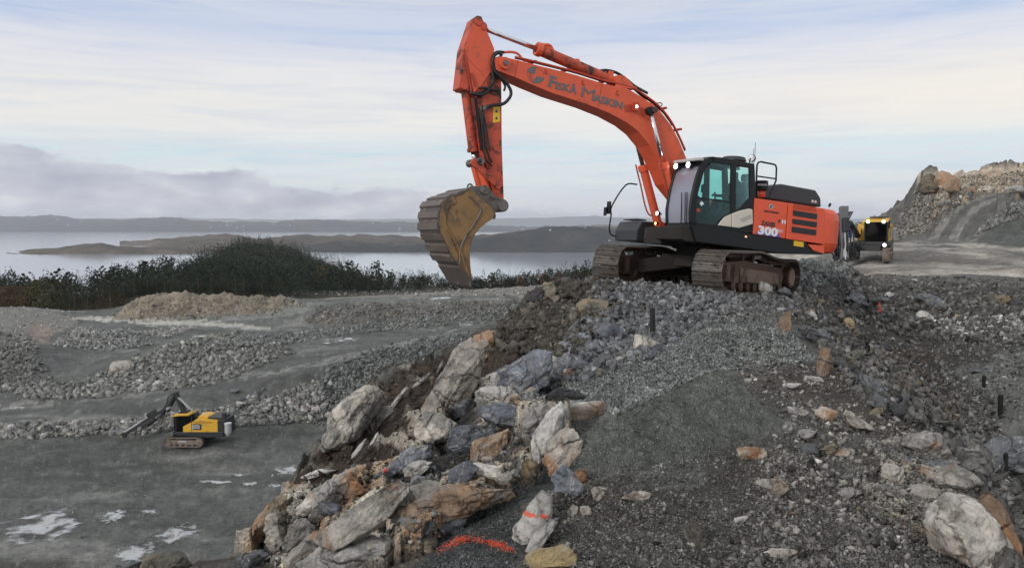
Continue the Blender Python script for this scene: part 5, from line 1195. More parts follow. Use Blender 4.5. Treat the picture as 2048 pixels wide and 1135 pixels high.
    fb = MB().box((A+Bf)/2, (L, .3, .24) if not upright else (L, .5, .3), q).build('feed_beam', RBK if not upright else plain('beam_grey', (.13, .13, .135), .5, var=.3), r, bevel=.02)
    up = q @ Vector((0, 0, 1)); sd_ = q @ Vector((0, 1, 0)); dn = d.normalized()
    MB().cyl(A.lerp(Bf, .45)+up*.2, Bf+up*.2, .05, n=8).build('drill_rod', RLT, fb)
    MB().box(A.lerp(Bf, .8)+up*.12, (L*.3, .22, .2), q).build('front_plate', RLT, fb, bevel=.02); MB().box(A.lerp(Bf, .35)+up*.28, (.9, .35, .4), q).build('rock_drill', RBK, fb, bevel=.04)
    MB().box(A.lerp(Bf, .5)-up*.25, (1.4, .4, .3), q).build('feed_holder', RBK, r, bevel=.05)
    for k in range(7):
        t0 = A.lerp(Bf, .08+.1*k)
        MB().tube(spline([t0+up*.15, t0-up*.35+sd_*.2+Vector((.05*k-.1, 0, -.2)), t0.lerp(B2, .5)+Vector((.1, .15, -.9 if k % 2 else -.5)), B2+Vector((0, .1, 0))], 5), .035, 5).build('hose', RBK, r)
    MB().box(Bf+dn*.02, (.28, .42, .45), q).build('dust_hood', RBK, fb, bevel=.05); MB().box(Bf+dn*.2, (.1, .25, .25), q).build('drill_guide', plain('brass', (.5, .33, .08), .4), fb)
    MB().cyl(A.lerp(Bf, .78)-up*.15, A.lerp(Bf, .78)-up*.15+Vector((0, 0, -.6)), .04, n=6).build('support', RBK, fb)
    MB().box(A.lerp(Bf, .02)-up*.1+sd_*.1, (.3, .5, .2), q).build('hose_reel', RGR, fb, bevel=.03)
    if upright:
        for k in range(16):
            a_ = rng.uniform(-1, 1, 3); MB().box((2.0+.25*a_[0], -1.5+.8*a_[1], .75+.55*a_[2]), (.35, .3, .4), Euler(tuple(a_*2)).to_matrix()).build('hydraulic_unit', RBK, r, bevel=.06)
        for k in range(8): MB().tube(spline([(2.2, -2.3+.2*k, 2.0), (2.6, -2.2+.2*k, 1.2), (2.5, -2.1+.18*k, .5), (1.9, -1.9+.15*k, .25)], 5), .05, 5).build('hose', RBK, r)
        for k in range(6): MB().tube(spline([(2.0, -1.5+.1*k, 3.2), (2.3, -2.1+.15*k, 2.2), (2.2, -2.4+.2*k, 1.0), (1.6, -1.6, .6)], 5), .045, 5).build('hose', RBK, r)
        MB().cyl((1.9, -2.1, 1.9), (2.0, -2.1, 1.9), .12, n=12).build('work_lamp', LAMPOFF, r)
        MB().cyl((1.8, -1.9, .4), (1.8, -1.9, 3.1), .1, n=8).build('rod_magazine', RBK, r)
        MB().box((.2, -.85, 1.9), (1.0, .5, .35)).build('side_box', RY, r, bevel=.04)
    return r
gx1, gy1, gz1, _ = hit([381], [886]); zz = float(gz1[0])
P1 = at(381, 886, float(gy1[0]))
make_rig('yellow and black tracked drill rig parked side-on on the lower quarry floor', (P1[0], P1[1], P1[2]), math.pi+rad(-4), 0, False)
P2 = at(1752, 524, 53)
make_rig('yellow drill rig with three lit lamps facing the camera behind the excavator', (P2[0]-.35, P2[1], float(H([P2[0]], [P2[1]])[0])+.05), rad(-90-29), 0, True)

# blue container beyond the rubble
cc_ = at(1678, 464, 100)
BLUEC = plain('blue_container_paint', (.015, .05, .22), .5, var=.2)
ct = MB().box((0, 0, .65), (2.6, 2.2, 1.25)).build('skip_container', BLUEC, None, bevel=.03, loc=(cc_[0]-.1, cc_[1], cc_[2]-.7)); tag(ct, 'blue steel container half hidden behind the excavator counterweight', 'container')
MB().box((0, 0, 1.31), (2.7, 2.3, .09)).build('lid', plain('pale_lid', (.45, .5, .55), .5), ct)
for k in range(7): MB().box((-1.1+.37*k, -1.13, .62), (.09, .06, 1.1)).build('side_rib', BLUEC, ct)

# black casing tubes of the blast holes
PLB = plain('black_plastic_pipe', (.012, .012, .013), .4)
for (u, v0, v1, wpx, lab) in ((1308, 616, 676, 11, 'black plastic pipe upright in the rubble below the excavator tracks'), (1980, 751, 775, 7, 'farthest and shortest black pipe on the lower bench'),
        (2016, 788, 837, 9, 'tall black pipe on the grey lower bench at the right'), (2033, 905, 953, 9, 'black pipe beside the pale rock at the right edge')):
    x, y, z, ok = hit([u], [v1-1]); x, y, z = float(x[0]), float(y[0]), float(z[0]); h = (v1-v0)*y/F; r = wpx*y/F/2
    m = MB(); n = 18
    for rr, flip in ((r, 0), (r*.82, 1)):
        vs = [(rr*math.cos(t*2*math.pi/n), rr*math.sin(t*2*math.pi/n), zz_) for zz_ in (-.25, h) for t in range(n)]
        fs = [(i, (i+1) % n, n+(i+1) % n, n+i) for i in range(n)]; m.add(vs, [f[::-1] for f in fs] if flip else fs)
    o = len(m.v)-4*n; m.f += [(n+i, n+(i+1) % n, 3*n+(i+1) % n, 3*n+i) for i in range(n)]; m.mi += [0]*n
    p_ = m.build('blast_pipe', PLB, None, loc=(x, y, z), rot=(rad(random.uniform(-2, 2)), rad(random.uniform(-2, 2)), 0)); tag(p_, lab, 'pipe', 'black pipes standing in drill holes')
    MB().tube([(r*math.cos(t), r*math.sin(t), h*.96) for t in np.linspace(0, 2*math.pi, 19)[:-1]], r*.12, 5, True).build('pipe_collar', PLB, p_)

# red marker and red scrap
x, y, z, ok = hit([1762], [623]); REDP = plain('red_plastic', (.65, .03, .04), .4)
mk = MB().cyl((0, 0, 0), (0, 0, .12), .14, .1, n=14).cyl((0, 0, .12), (0, 0, .5), .09, .03, n=14).build('marker_cone', REDP, None, loc=(float(x[0]), float(y[0]), float(z[0]))); tag(mk, 'small red marker standing among grey rubble at the right', 'marker'); mk.scale = (.6, .6, .62)
MB().cyl((0, 0, .3), (0, 0, .36), .075, .065, n=14).build('band', plain('orange_band', (.7, .25, .15), .5), mk); MB().cyl((0, 0, .5), (0, 0, .62), .02, n=8).build('tip', RBK, mk)
x, y, z, ok = hit([771], [946]); m = MB(); m.prism([(-.07, 0), (.07, .02), (.075, .05), (-.02, .06), (-.065, .035)], -.03, .03)
sc_ = m.build('plastic_scrap', REDP, None, bevel=.004, loc=(float(x[0]), float(y[0]), float(z[0])+.03), rot=(.3, -.3, .3)); sc_.scale = (.7, .6, .45); tag(sc_, 'small red plastic scrap lying on the dark soil slope', 'scrap')

# ------------------------------------------------------------------ rocks
def ico(n):
    b = bmesh.new(); bmesh.ops.create_icosphere(b, subdivisions=n, radius=1); V = np.array([v.co[:] for v in b.verts]); Fc = np.array([[v.index for v in f.verts] for f in b.faces]); b.free(); return V/np.linalg.norm(V, axis=1)[:, None], Fc
ICO = {k: ico(k) for k in (1, 2, 3, 4, 5, 6)}
def rock_verts(seed, sub, planes=14, rough=.05, sharp=.0, ext=(1, 1, 1)):
    r_ = np.random.default_rng(seed); V, Fc = ICO[sub]
    Nn = r_.normal(size=(planes, 3)); Nn = np.concatenate([Nn, [[1, .1, 0], [-1, 0, .1], [0, 1, 0], [0, -1, .1], [.1, 0, 1], [0, .1, -1]]]); Nn /= np.linalg.norm(Nn, axis=1)[:, None]
    d = r_.uniform(.62, 1.0, len(Nn)); dn = V@Nn.T; rr = np.where(dn > .05, d/np.maximum(dn, .05), 9).min(1)
    rr = np.minimum(rr, 1.35); Q = V*rr[:, None]
    if rough:
        o = seed*7.3
        s = fbm(Q[:, 0]*2+o, Q[:, 1]*2, Q[:, 2]*2, 5 if sub > 3 else 3, .55)
        st_ = np.abs(fbm(Q[:, 0]*1.1+o, Q[:, 1]*1.1+3, Q[:, 2]*3.5, 3, .5))
        Q = Q*(1 + rough*s - rough*1.1*st_)[:, None]
    return Q*np.array(ext), Fc
def big_rock(seed, sub, ext, planes=9, amp=.16):
    """a broken block of the given half sizes: an ellipsoid cut by planes, with joints and lumps at real scale"""
    r_ = np.random.default_rng(seed); V, Fc = ICO[sub]; ext = np.array(ext, float); m_ = ext.min(); g_ = (ext[0]*ext[2])**.5
    Vb = V/((np.abs(V)**3.2).sum(1)**(1/3.2))[:, None]
    Q = Vb*(1+.20*fbm(V[:, 0]*1.3+seed, V[:, 1]*1.3, V[:, 2]*1.3, 2))[:, None]*ext*1.0
    for k in range(planes):
        n = r_.normal(size=3)/ext**.6; n /= np.linalg.norm(n); sup = np.linalg.norm(n*ext); d = sup*r_.uniform(.58, .98)
        over = np.maximum(Q@n-d, 0); Q = Q - over[:, None]*n*.97
    N_ = V/ext; N_ /= np.linalg.norm(N_, axis=1)[:, None]
    s1 = 1.0/g_
    lay = fbm(Q[:, 0]*s1*.8+seed, Q[:, 1]*s1*.8, Q[:, 2]*s1*2.2+seed, 3, .6)
    crack = np.abs(fbm(Q[:, 0]*s1*1.5+seed, Q[:, 1]*s1*1.5+5, Q[:, 2]*s1*1.5, 4, .55))
    fine = fbm(Q[:, 0]*s1*6+seed, Q[:, 1]*s1*6, Q[:, 2]*s1*6, 3, .6)
    step_ = np.round(lay*4)/4*.6 + lay*.4
    Q = Q + N_*(m_*amp*(1.2*step_ + .9*(crack-.3)) + g_*.018*fine)[:, None]
    return Q, Fc
# large boulders picked out one by one: u, v, width px, height px, roll deg, yaw deg, depth ratio, material, label
BIG = [
 (698,838,230,58,52,10,.7,CREAM,'long cream rock slab forming the leftmost edge of the ridge above the quarry floor'),
 (905,775,190,62,58,15,.8,CREAM,'upright cream and rust rock rib beside the dark soil slope'),
 (872,858,80,60,55,0,.8,CREAM,'rusty cream block at the foot of the upright rock rib'),
 (975,698,86,60,5,20,.9,RUST,'rounded rust coloured boulder below the dark soil mound'),
 (1060,742,130,70,24,20,.8,BLUE,'pointed blue grey boulder with layered grain and a cream corner'),
 (1100,728,30,60,100,0,.8,CREAM,'narrow cream flake leaning on the pointed blue grey boulder'),
 (958,885,135,78,-12,15,.8,BLUE,'triangular grey boulder with an orange lower face'),
 (985,895,100,52,15,5,.75,RUST,'orange brown block leaning against the triangular grey boulder'),
 (1000,800,100,48,-10,25,.9,PALE,'pale broad boulder under the blue grey pointed one'),
 (1015,838,115,48,-14,10,.9,BLUE,'grey boulder with rusty right end between pale rocks'),
 (925,815,50,34,25,0,.9,GREY,'small grey block wedged beside the cream rib'),
 (1165,822,150,34,-4,8,.9,PALE,'flat white topped ledge at the head of the gravel spill'),
 (1098,872,120,50,66,0,.8,PALE,'steep pale rock arm running down from the white ledge'),
 (1125,905,90,60,55,30,.8,CREAM,'cream flank of rock half covered by fine gravel'),
 (1040,935,14,60,-14,0,1.2,GREY,'thin grey stone splinter standing upright'),
 (1060,955,34,54,0,20,.9,TAN,'small tan block beside the standing splinter'),
 (905,1000,230,66,8,6,.55,RUST,'wide flat brown rock face in the lower left foreground'),
 (805,1000,70,60,20,20,.7,TAN,'brown grey shoulder at the left end of the wide brown face'),
 (838,985,120,30,12,0,.7,CREAM,'thin orange edged slab on top of the wide brown face'),
 (712,1045,230,54,38,15,.8,CREAM,'long pale slab slanting down to the lower left corner of the ridge'),
 (655,985,140,40,28,20,.8,CREAM,'cream ledge with a rusty top above the long slanting slab'),
 (700,980,60,34,10,0,.8,RUST,'small rusty knob on the cream ledge'),
 (640,1010,34,80,-24,0,.9,PALE,'narrow pale rim of rock below the cream ledge'),
 (700,1118,230,70,6,10,.8,PALE,'large pinkish white rock at the bottom edge of the photo'),
 (610,1110,110,40,42,0,.8,CREAM,'cream slab end at the bottom left of the ridge'),
 (553,1060,60,70,-8,20,.9,CREAM,'knobbly cream rock at the lower left cliff edge'),
 (527,1045,40,90,-26,0,.9,RUST,'narrow rusty rock on the cliff edge left of the knobbly one'),
 (560,1015,60,40,30,0,.8,TAN,'rusty ledge above the knobbly cream rock'),
 (505,1118,60,40,20,0,.9,GREY,'grey angular block in the lower left corner of the ridge'),
 (330,1128,80,34,4,0,.9,TAN,'pale tan rock poking in at the bottom edge left of the ridge'),
 (985,950,90,30,-16,0,.7,CREAM,'buff ledge just under the triangular grey boulder'),(1075,830,70,46,30,0,.8,PALE,'white edged block at the left foot of the flat ledge'),
 (930,945,70,34,30,10,.8,BLUE,'blue grey block above the wide brown face'),(1010,760,60,40,-10,0,.8,PALE,'pale corner block left of the pointed blue grey boulder'),
 (800,690+245,60,30,30,0,.8,GREY,'small dark slab behind the bluish slab'),(600,1070,70,46,50,0,.8,PALE,'whitish block between the knobbly rock and the long slanting slab'),
 (1700,985,60,24,-10,0,.5,PALE,'pale flat bedrock patch in front of the cream outcrop'),(1690,905,46,20,10,0,.5,CREAM,'low cream patch right of the wide drill hole'),
 (1480,1040,40,20,10,0,.5,PALE,'small pale patch in the trodden soil right of the narrow buff rock'),(1560,1105,70,26,-6,0,.5,CREAM,'wide cream bedrock patch at the bottom edge right of centre'),
 (262,1128,70,20,4,0,.9,GREY,'flat grey rock at the bottom edge farthest to the left'),
 (1062,1050,62,130,-16,10,.7,PALE,'upright pale rock marked with an orange paint stripe'),
 (1078,1075,100,28,50,0,.8,PALE,'white slanting flake on the paint marked rock'),
 (1095,1118,110,42,22,10,.9,ORCH,'ochre stained rock at the bottom edge below the paint marked rock'),
 (1135,968,50,60,10,20,.9,BLUE,'grey block at the end of the fine gravel slope'),
 (1160,958,30,40,10,20,.9,RUST,'small rusty block beside the grey block at the gravel slope'),
 (1200,985,46,34,-20,10,.5,CREAM,'cream patch of bedrock right of the grey block'),
 (1145,1022,26,22,20,0,.8,CREAM,'cream chip on the left rim of the small drill hole'),(1172,1022,26,28,-10,0,.8,CREAM,'cream chip on the right rim of the small drill hole'),
 (1275,994,70,24,0,0,.6,CREAM,'low cream bedrock patch in the trodden soil'),
 (1388,1068,34,66,28,0,.6,TAN,'narrow buff rock showing through the soil'),(1400,1090,36,18,-10,0,.7,TAN,'rounded brown stone below the narrow buff rock'),
 (1500,907,70,42,0,10,.5,CREAM,'crumbly cream and orange rock beside the gravel cone'),
 (1548,973,76,34,-28,0,.45,CREAM,'yellowish bedrock patch below the crumbly cream rock'),
 (1622,902,44,24,-4,10,.8,GREY,'grey stone lining the left side of the wide drill hole'),(1660,900,34,24,10,10,.8,TAN,'brown stone lining the right side of the wide drill hole'),
 (1582,771,42,14,0,0,.7,PALE,'small white flat stone on the soil at the centre right'),(1625,760,44,18,-10,0,.7,PALE,'pale stone right of the small white flat stone'),
 (1597,824,50,22,-4,0,.6,PALE,'white lump of rock right of the gravel cone'),(1653,830,50,30,-10,0,.5,CREAM,'cream lump of rock in the soil beyond the wide drill hole'),
 (1718,846,70,28,-30,0,.6,CREAM,'cream rock streak near the ridge break'),
 (1613,866,50,22,10,0,.5,PALE,'pale rock patch on the soil above the wide drill hole'),(1573,855,24,24,0,0,.5,PALE,'small pale rock patch left of a wider pale patch'),
 (1570,643,24,60,-14,0,.8,RUST,'narrow orange stained rock face at the top of the rubble slope'),
 (1650,728,30,84,-14,0,.8,RUST,'tall orange stained rock face half way along the ridge break'),
 (1850,888,84,62,-26,15,.9,CREAM,'cream and orange boulder on the right hand ridge break'),
 (1785,948,44,70,28,0,.6,CREAM,'cream outcrop running through dark soil near the right'),
 (1812,1000,50,46,20,10,.7,CREAM,'buff block left of the biggest boulder'),(1850,985,80,32,8,0,.6,CREAM,'low buff ledge above the biggest boulder'),
 (1915,958,110,50,-20,10,.8,CREAM,'flat topped buff boulder behind the biggest boulder'),
 (1925,1062,165,190,-14,20,.9,CREAM,'biggest cream boulder in the lower right corner'),
 (1985,1050,60,200,14,0,.9,RUST,'brown weathered side of rock at the right of the biggest boulder'),
 (1098,584,34,44,8,20,1,TAN,'tan block on the crest of the dark soil mound'),(1072,590,30,36,0,10,1,DARKR,'dark block left of the tan block on the soil mound'),
 (1185,618,70,50,14,20,.9,TAN,'two toned tan and grey boulder on the soil mound'),(1290,688,62,40,-6,10,.9,CREAM,'flat topped pale boulder below the black pipe'),
 (1222,666,84,38,-14,20,.9,BLUE,'long blue grey boulder beside the flat topped pale boulder'),(1168,673,38,20,-4,0,1,BLUE,'small bluish rounded stone left of the long boulder'),
 (1232,662,60,22,-22,0,.7,PALE,'white edged slab resting on the long blue grey boulder'),
 (1187,700,52,26,-14,30,1,GREY,'grey block below the small bluish stone'),(1170,716,34,28,20,0,1,GREY,'grey block among the heap above the gravel sheet'),(1155,735,40,24,10,0,1,GREY,'slanting grey block on the heap above the gravel sheet'),
 (1195,748,32,26,0,0,1,TAN,'greenish tan block at the lower edge of the grey heap'),(1140,750,34,20,0,0,1,RUST,'brown block low in the grey heap'),(1132,728,34,26,0,20,1,GREY,'broad grey block at the left of the heap'),
 (1240,720,30,18,30,0,1,PALE,'yellow spotted white stone in the grey heap'),(1250,688,26,20,20,0,1,GREY,'grey stone left of the flat topped pale boulder'),(1282,698,30,22,0,10,1,GREY,'dark grey stone against the flat topped pale boulder'),
 (1532,578,38,26,-40,0,.9,PALE,'white tipped stone lying against the near track'),(1570,586,40,22,-20,10,.9,GREY,'grey stone under the rear end of the near track'),
 (1620,668,62,24,-24,10,.9,GREY,'flat grey slab on the rubble slope'),(1625,632,22,22,0,10,.9,PALE,'small square pale block high on the rubble slope'),(1650,672,40,24,-30,0,.9,GREY,'grey slab right of the flat grey slab'),
 (1698,645,18,30,20,0,.9,ORCH,'yellowish flat stone in the rubble slope'),(1728,766,34,34,-30,10,.9,GREY,'angular grey block above the dark gap in the rubble'),(1762,776,40,26,-26,0,.9,GREY,'grey slab right of the angular grey block'),
 (1797,822,36,34,-10,0,.9,DARKR,'shiny dark cube shaped block at the foot of the rubble slope'),(1755,805,34,36,-20,0,.9,GREY,'grey block with a pale foot beside the dark cube'),
 (1700,720,30,24,-30,0,.9,TAN,'brown block on the middle of the rubble slope'),(1876,716,16,24,0,0,.9,TAN,'pale brown upright stone at the far side of the rubble slope'),
 (1722,608,36,22,-10,0,.9,GREY,'light grey boulder left of the red marker'),(1768,600,30,18,-10,0,.9,GREY,'light grey boulder behind the red marker'),(1776,590,22,14,0,0,.9,PALE,'pale boulder higher behind the red marker'),
 (1712,600,46,26,0,0,.9,GREY,'broad flat boulder left of the light grey one'),(1832,562,18,10,0,0,.9,PALE,'white stone on the bank below the muddy yard'),
 (1860,602,60,30,-10,0,.9,GREY,'large dull boulder in the middle of the rubble bank'),(1850,632,34,26,0,0,.9,PALE,'two pale topped rock below the dull boulder'),
 (2008,600,30,26,10,0,.9,TAN,'brown boulder at the right of the rubble bank'),(1990,595,26,20,10,0,.9,TAN,'buff stone left of the brown boulder'),
 (2012,915,100,86,-8,0,.9,GREY,'rounded grey rock hump behind the black pipe at the right'),(1985,940,40,46,0,0,.9,GREY,'pale stone left of the rounded rock hump'),(2005,968,28,26,-20,0,.9,PALE,'small white stone in front of the rounded rock hump'),
 (1960,742,60,12,-6,0,.9,GREY,'flat slab on the lower bench beside the farthest pipe'),
 (820,920,80,34,24,0,.8,BLUE,'blue grey slab low in the dark soil slope'),(838,935,60,24,20,0,.8,PALE,'light bluish slab right of the red scrap'),(855,905,40,30,20,10,.9,DARKR,'dark brown block above the blue grey slab'),
 (1130,790,80,22,-8,0,.8,DARKR,'brown ledge above the pale boulder'),(903,1040,50,56,-10,20,.9,GREY,'round grey boulder beneath the wide brown face'),(845,1088,66,50,-14,20,.9,TAN,'brown block at the foot of the dark gravel slope'),(845,1052,46,36,0,0,.9,DARKR,'dark brown stone above the brown block'),
 (795,1042,20,14,0,0,1,RUST,'small orange pebble block under the wide brown face'),(770,1080,34,20,0,0,1,PALE,'small pale stone on the dark rubble pocket'),(760,1048,34,50,40,0,.7,DARKR,'dark slate flake in the rubble pocket'),
 (655,1018,60,26,-8,0,.9,BLUE,'bluish grey stone in the rubble pocket under the cream ledge'),(660,998,44,18,0,0,.9,GREY,'flat grey stone above the bluish one'),
 (716,902,62,12,52,0,.6,PALE,'thin white rock vein crossing the dark soil near the left slab'),(748,880,40,10,60,0,.6,PALE,'short white vein above the thin vein in the soil'),
 (700,945,54,10,62,0,.6,PALE,'white vein low on the soil slope'),(800,792,60,10,54,0,.6,PALE,'upper white vein on the brown soil slope'),(845,760,54,9,40,0,.6,PALE,'curving white vein near the top of the soil slope'),
 (880,735,46,9,60,0,.6,PALE,'steep white vein beside the cream rib'),(760,835,60,24,50,0,.7,CREAM,'buff rock edge showing in the soil slope'),(745,780,50,30,60,0,.7,TAN,'brown and buff rock at the top of the left slab'),
 (640,945,70,12,14,0,.6,PALE,'white rimmed rock edge above the knobbly rock'),(690,962,50,14,10,0,.6,TAN,'muddy rock edge above the cream ledge'),(830,905,44,10,40,0,.6,PALE,'white vein left of the blue grey slab'),
 (240,735,46,34,0,0,.9,CREAM,'pale yellow block in the distant rubble bank'),(282,764,30,16,0,0,.9,PALE,'large pale boulder at the near edge of the distant bank'),
 (1890,362,60,44,-60,0,.8,RUST,'orange stained rock pinnacle face on the hilltop'),(1862,372,50,52,0,0,.8,TAN,'grey rock pinnacle at the left end of the hill'),
 (1975,378,26,18,0,0,.8,CREAM,'cream block below the hill crest'),(2030,380,34,20,0,0,.8,PALE,'white block low on the hill crest'),(1945,382,22,16,0,0,.8,RUST,'brown block left of the cream block under the crest'),
]
taken = []
for k, (u, v, wp, hp_, roll, yaw, dr, mat, lab) in enumerate(BIG):
    vb = v + .25*(abs(wp*math.sin(rad(roll)))+abs(hp_*math.cos(rad(roll))))
    x, y, z, ok = hit([u], [min(vb, 1190)])
    x, y, z = float(x[0]), float(y[0]), float(z[0])
    if u < 1180 and v > 680 and y < 16 and max(wp, hp_) > 30 and 'vein' not in lab: wp, hp_ = wp*1.12, hp_*1.28
    s = y/F; wpx = wp*s/2; hpx = hp_*s/2; dpt = min(max(wpx, hpx), 1.9*min(wpx, hpx))*max(dr, .5)
    sub = 6 if max(wp, hp_) > 210 else 5 if max(wp, hp_) > 62 else 4
    V_, F_ = big_rock(100+k, sub, (wpx, dpt, hpx), 14, .13)
    q = Matrix.Rotation(rad(-6), 3, 'X') @ Matrix.Rotation(rad(-roll), 3, 'Y') @ Matrix.Rotation(rad(yaw*.6), 3, 'Z')
    V_ = V_@np.array(q).T
    if 'paint stripe' in lab:
        mat = mat.copy(); mat.name = 'rock_with_paint'; nt = mat.node_tree; bs_ = [n for n in nt.nodes if n.type == 'BSDF_PRINCIPLED'][0]; src = bs_.inputs['Base Color'].links[0].from_socket
        sp = N(nt, 'ShaderNodeSeparateXYZ'); nt.links.new(objvec(nt), sp.inputs[0])
        zz_ = math_n(nt, 'ADD', sp.outputs[2], math_n(nt, 'MULTIPLY', noise(nt, 30, 3, .5), .03)); f_ = math_n(nt, 'MULTIPLY', math_n(nt, 'LESS_THAN', math_n(nt, 'ABSOLUTE', math_n(nt, 'SUBTRACT', zz_, .10)), .010), ramp(nt, noise(nt, 22, 5, .7, objvec(nt)), [(.42, (0, 0, 0, 1)), (.52, (.85, .85, .85, 1))]))
        nt.links.new(mixc(nt, f_, src, (.9, .12, .04, 1)), bs_.inputs['Base Color'])
    me = np_mesh('boulder', V_, F_, mat, sub >= 4)
    P = at(u, v, y + dpt*.45); o = link('boulder', me, None, (P[0], P[1], P[2])); tag(o, lab, 'boulder')
    taken.append((P[0], P[1], max(wpx, hpx)*.8))

# shared shapes for the countable mid-size rocks
SH = []
for k in range(14):
    r_ = np.random.default_rng(k+700); P_ = r_.normal(size=(14, 3)); P_ /= np.linalg.norm(P_, axis=1)[:, None]; P_ = P_*r_.uniform(.8, 1.15, (14, 1))*np.array([1.1, r_.uniform(.6, .95), r_.uniform(.45, .8)])
    b_ = bmesh.new(); vv_ = [b_.verts.new(p) for p in P_]; bmesh.ops.convex_hull(b_, input=vv_); bmesh.ops.delete(b_, geom=[v for v in b_.verts if not v.link_faces], context='VERTS')
    bmesh.ops.dissolve_limit(b_, angle_limit=rad(14), verts=b_.verts, edges=b_.edges); bmesh.ops.bevel(b_, geom=list(b_.edges), offset=.05, segments=1, affect='EDGES', profile=.6)
    bmesh.ops.triangulate(b_, faces=b_.faces); b_.verts.index_update()
    V_ = np.array([v.co[:] for v in b_.verts]); V_ = V_*(1+.04*fbm(V_[:, 0]*3+k, V_[:, 1]*3, V_[:, 2]*3, 2))[:, None]; SH.append((V_, np.array([[v.index for v in f.verts] for f in b_.faces]))); b_.free()
mesh_by = {}
def rock_mesh(i, mat):
    if (i, mat.name) not in mesh_by: mesh_by[(i, mat.name)] = np_mesh('rock', SH[i][0], SH[i][1], mat, False)
    return mesh_by[(i, mat.name)]
MIDGREY = [GREY, GREY, GREY, BLUE, TAN, DARKR]
ZM = [  # polygon, count, min px, max px, materials, label
 ([(1110,690),(1150,650),(1330,640),(1330,720),(1200,760),(1120,770)], 34, 18, 34, [GREY, BLUE, GREY, TAN], 'angular grey rock in the heap between the soil mound and the gravel sheet'),
 ([(1240,570),(1400,575),(1430,600),(1340,690),(1240,660)], 36, 11, 22, [GREY, GREY, BLUE], 'blue grey stone in the loose rubble right below the excavator'),
 ([(1000,640),(1090,590),(1200,640),(1120,700),(990,690)], 18, 14, 30, [TAN, DARKR, TAN], 'brownish rock set in the dark soil mound'),
 ([(1600,600),(1680,600),(1800,720),(1920,860),(1900,900),(1760,830),(1640,690)], 60, 13, 30, [GREY, DARKR, GREY, TAN], 'dark grey angular rock on the rubble slope right of the ridge'),
 ([(1690,560),(2040,580),(2040,640),(1830,660),(1690,620)], 26, 11, 22, [GREY, TAN, DARKR], 'weathered rock in the rubble bank below the muddy yard'),
 ([(1880,840),(1960,860),(2040,1000),(2040,1130),(2010,1080),(1960,930)], 14, 14, 34, [GREY, DARKR], 'rock on the slope behind the biggest cream boulder'),
 ([(0,852),(240,842),(240,868),(0,878)], 16, 12, 22, [GREY, PALE, GREY], 'grey rock in the berm left of the drill rig'),
 ([(460,780),(640,760),(660,840),(480,852)], 26, 12, 26, [GREY, PALE, GREY], 'grey rock in the berm right of the drill rig'),
 ([(730,900),(870,900),(860,960),(740,970)], 8, 12, 26, [BLUE, DARKR], 'stone at the lower right end of the dark soil slope'),
 ([(740,1040),(880,1040),(860,1090),(740,1090)], 9, 12, 26, [GREY, DARKR], 'stone in the rubble pocket beneath the wide brown face'),
 ([(620,1000),(900,1010),(1060,900),(1120,930),(960,1010),(840,1110),(600,1130)], 44, 14, 38, [GREY, CREAM, BLUE, TAN, DARKR], 'loose block in the dark gravel between the foreground slabs'),
 ([(900,830),(960,740),(1130,770),(1120,880),(980,960),(900,900)], 26, 16, 40, [BLUE, GREY, CREAM, TAN], 'jointed block beside the triangular grey boulder'),
 ([(1560,1000),(1850,1020),(1850,1130),(1500,1130)], 16, 12, 22, [GREY, RUST, TAN], 'fist sized stone on the dark soil left of the biggest boulder'),
 ([(240,690),(480,690),(400,780),(140,790)], 14, 9, 20, [GREY, PALE, PALE], 'rock in the distant rubble bank beyond the haul road'),
 ([(1800,450),(1850,380),(1960,380),(1900,430)], 12, 9, 18, [GREY, TAN], 'rock on the grey flank of the hill'),
]
def rand_in(poly, n, r_):
    us = np.array([p[0] for p in poly]); vs_ = np.array([p[1] for p in poly]); ou, ov = [], []
    while len(ou) < n:
        a = r_.uniform(us.min(), us.max(), n*3); b_ = r_.uniform(vs_.min(), vs_.max(), n*3); k = inpoly(a, b_, poly); ou += list(a[k]); ov += list(b_[k])
    return np.array(ou[:n]), np.array(ov[:n])
for poly, n, p0, p1, mats, lab in ZM:
    u, v = rand_in(poly, n, rng); x, y, z, ok = hit(u, v)
    for i in range(n):
        if not ok[i]: continue
        s = (p0+(p1-p0)*rng.random()**2.0)*y[i]/F/2
        o = link('rock', rock_mesh(int(rng.integers(14)), mats[int(rng.integers(len(mats)))]), None, (x[i], y[i], z[i]+s*.22), (rng.uniform(-.5, .5), rng.uniform(-.5, .5), rng.uniform(0, 6.28)))
        o.scale = (s*1.15,)*3; tag(o, lab, 'rock', lab)

# rubble and gravel nobody could count: joined meshes
LOW = []
for k in range(16):
    r_ = np.random.default_rng(k+50); V_ = ICO[1][0]*r_.uniform(.62, 1.2, (12, 1))*np.array([1, r_.uniform(.6, .9), r_.uniform(.4, .7)]); LOW.append(V_)
LOWH = []
for k in range(18):
    r_ = np.random.default_rng(k+300); P_ = r_.normal(size=(9, 3)); P_ /= np.linalg.norm(P_, axis=1)[:, None]; P_ = P_*r_.uniform(.75, 1.1, (9, 1))*np.array([1.1, r_.uniform(.6, .95), r_.uniform(.4, .75)])
    b_ = bmesh.new(); vv_ = [b_.verts.new(p) for p in P_]; rr_ = bmesh.ops.convex_hull(b_, input=vv_); bmesh.ops.delete(b_, geom=[v for v in b_.verts if not v.link_faces], context='VERTS')
    b_.verts.index_update(); LOWH.append((np.array([v.co[:] for v in b_.verts]), np.array([[v.index for v in f.verts] for f in b_.faces]))); b_.free()
LOWF = ICO[1][1]
TINY = []
b_ = bmesh.new(); bmesh.ops.create_cube(b_, size=1); b_.free()
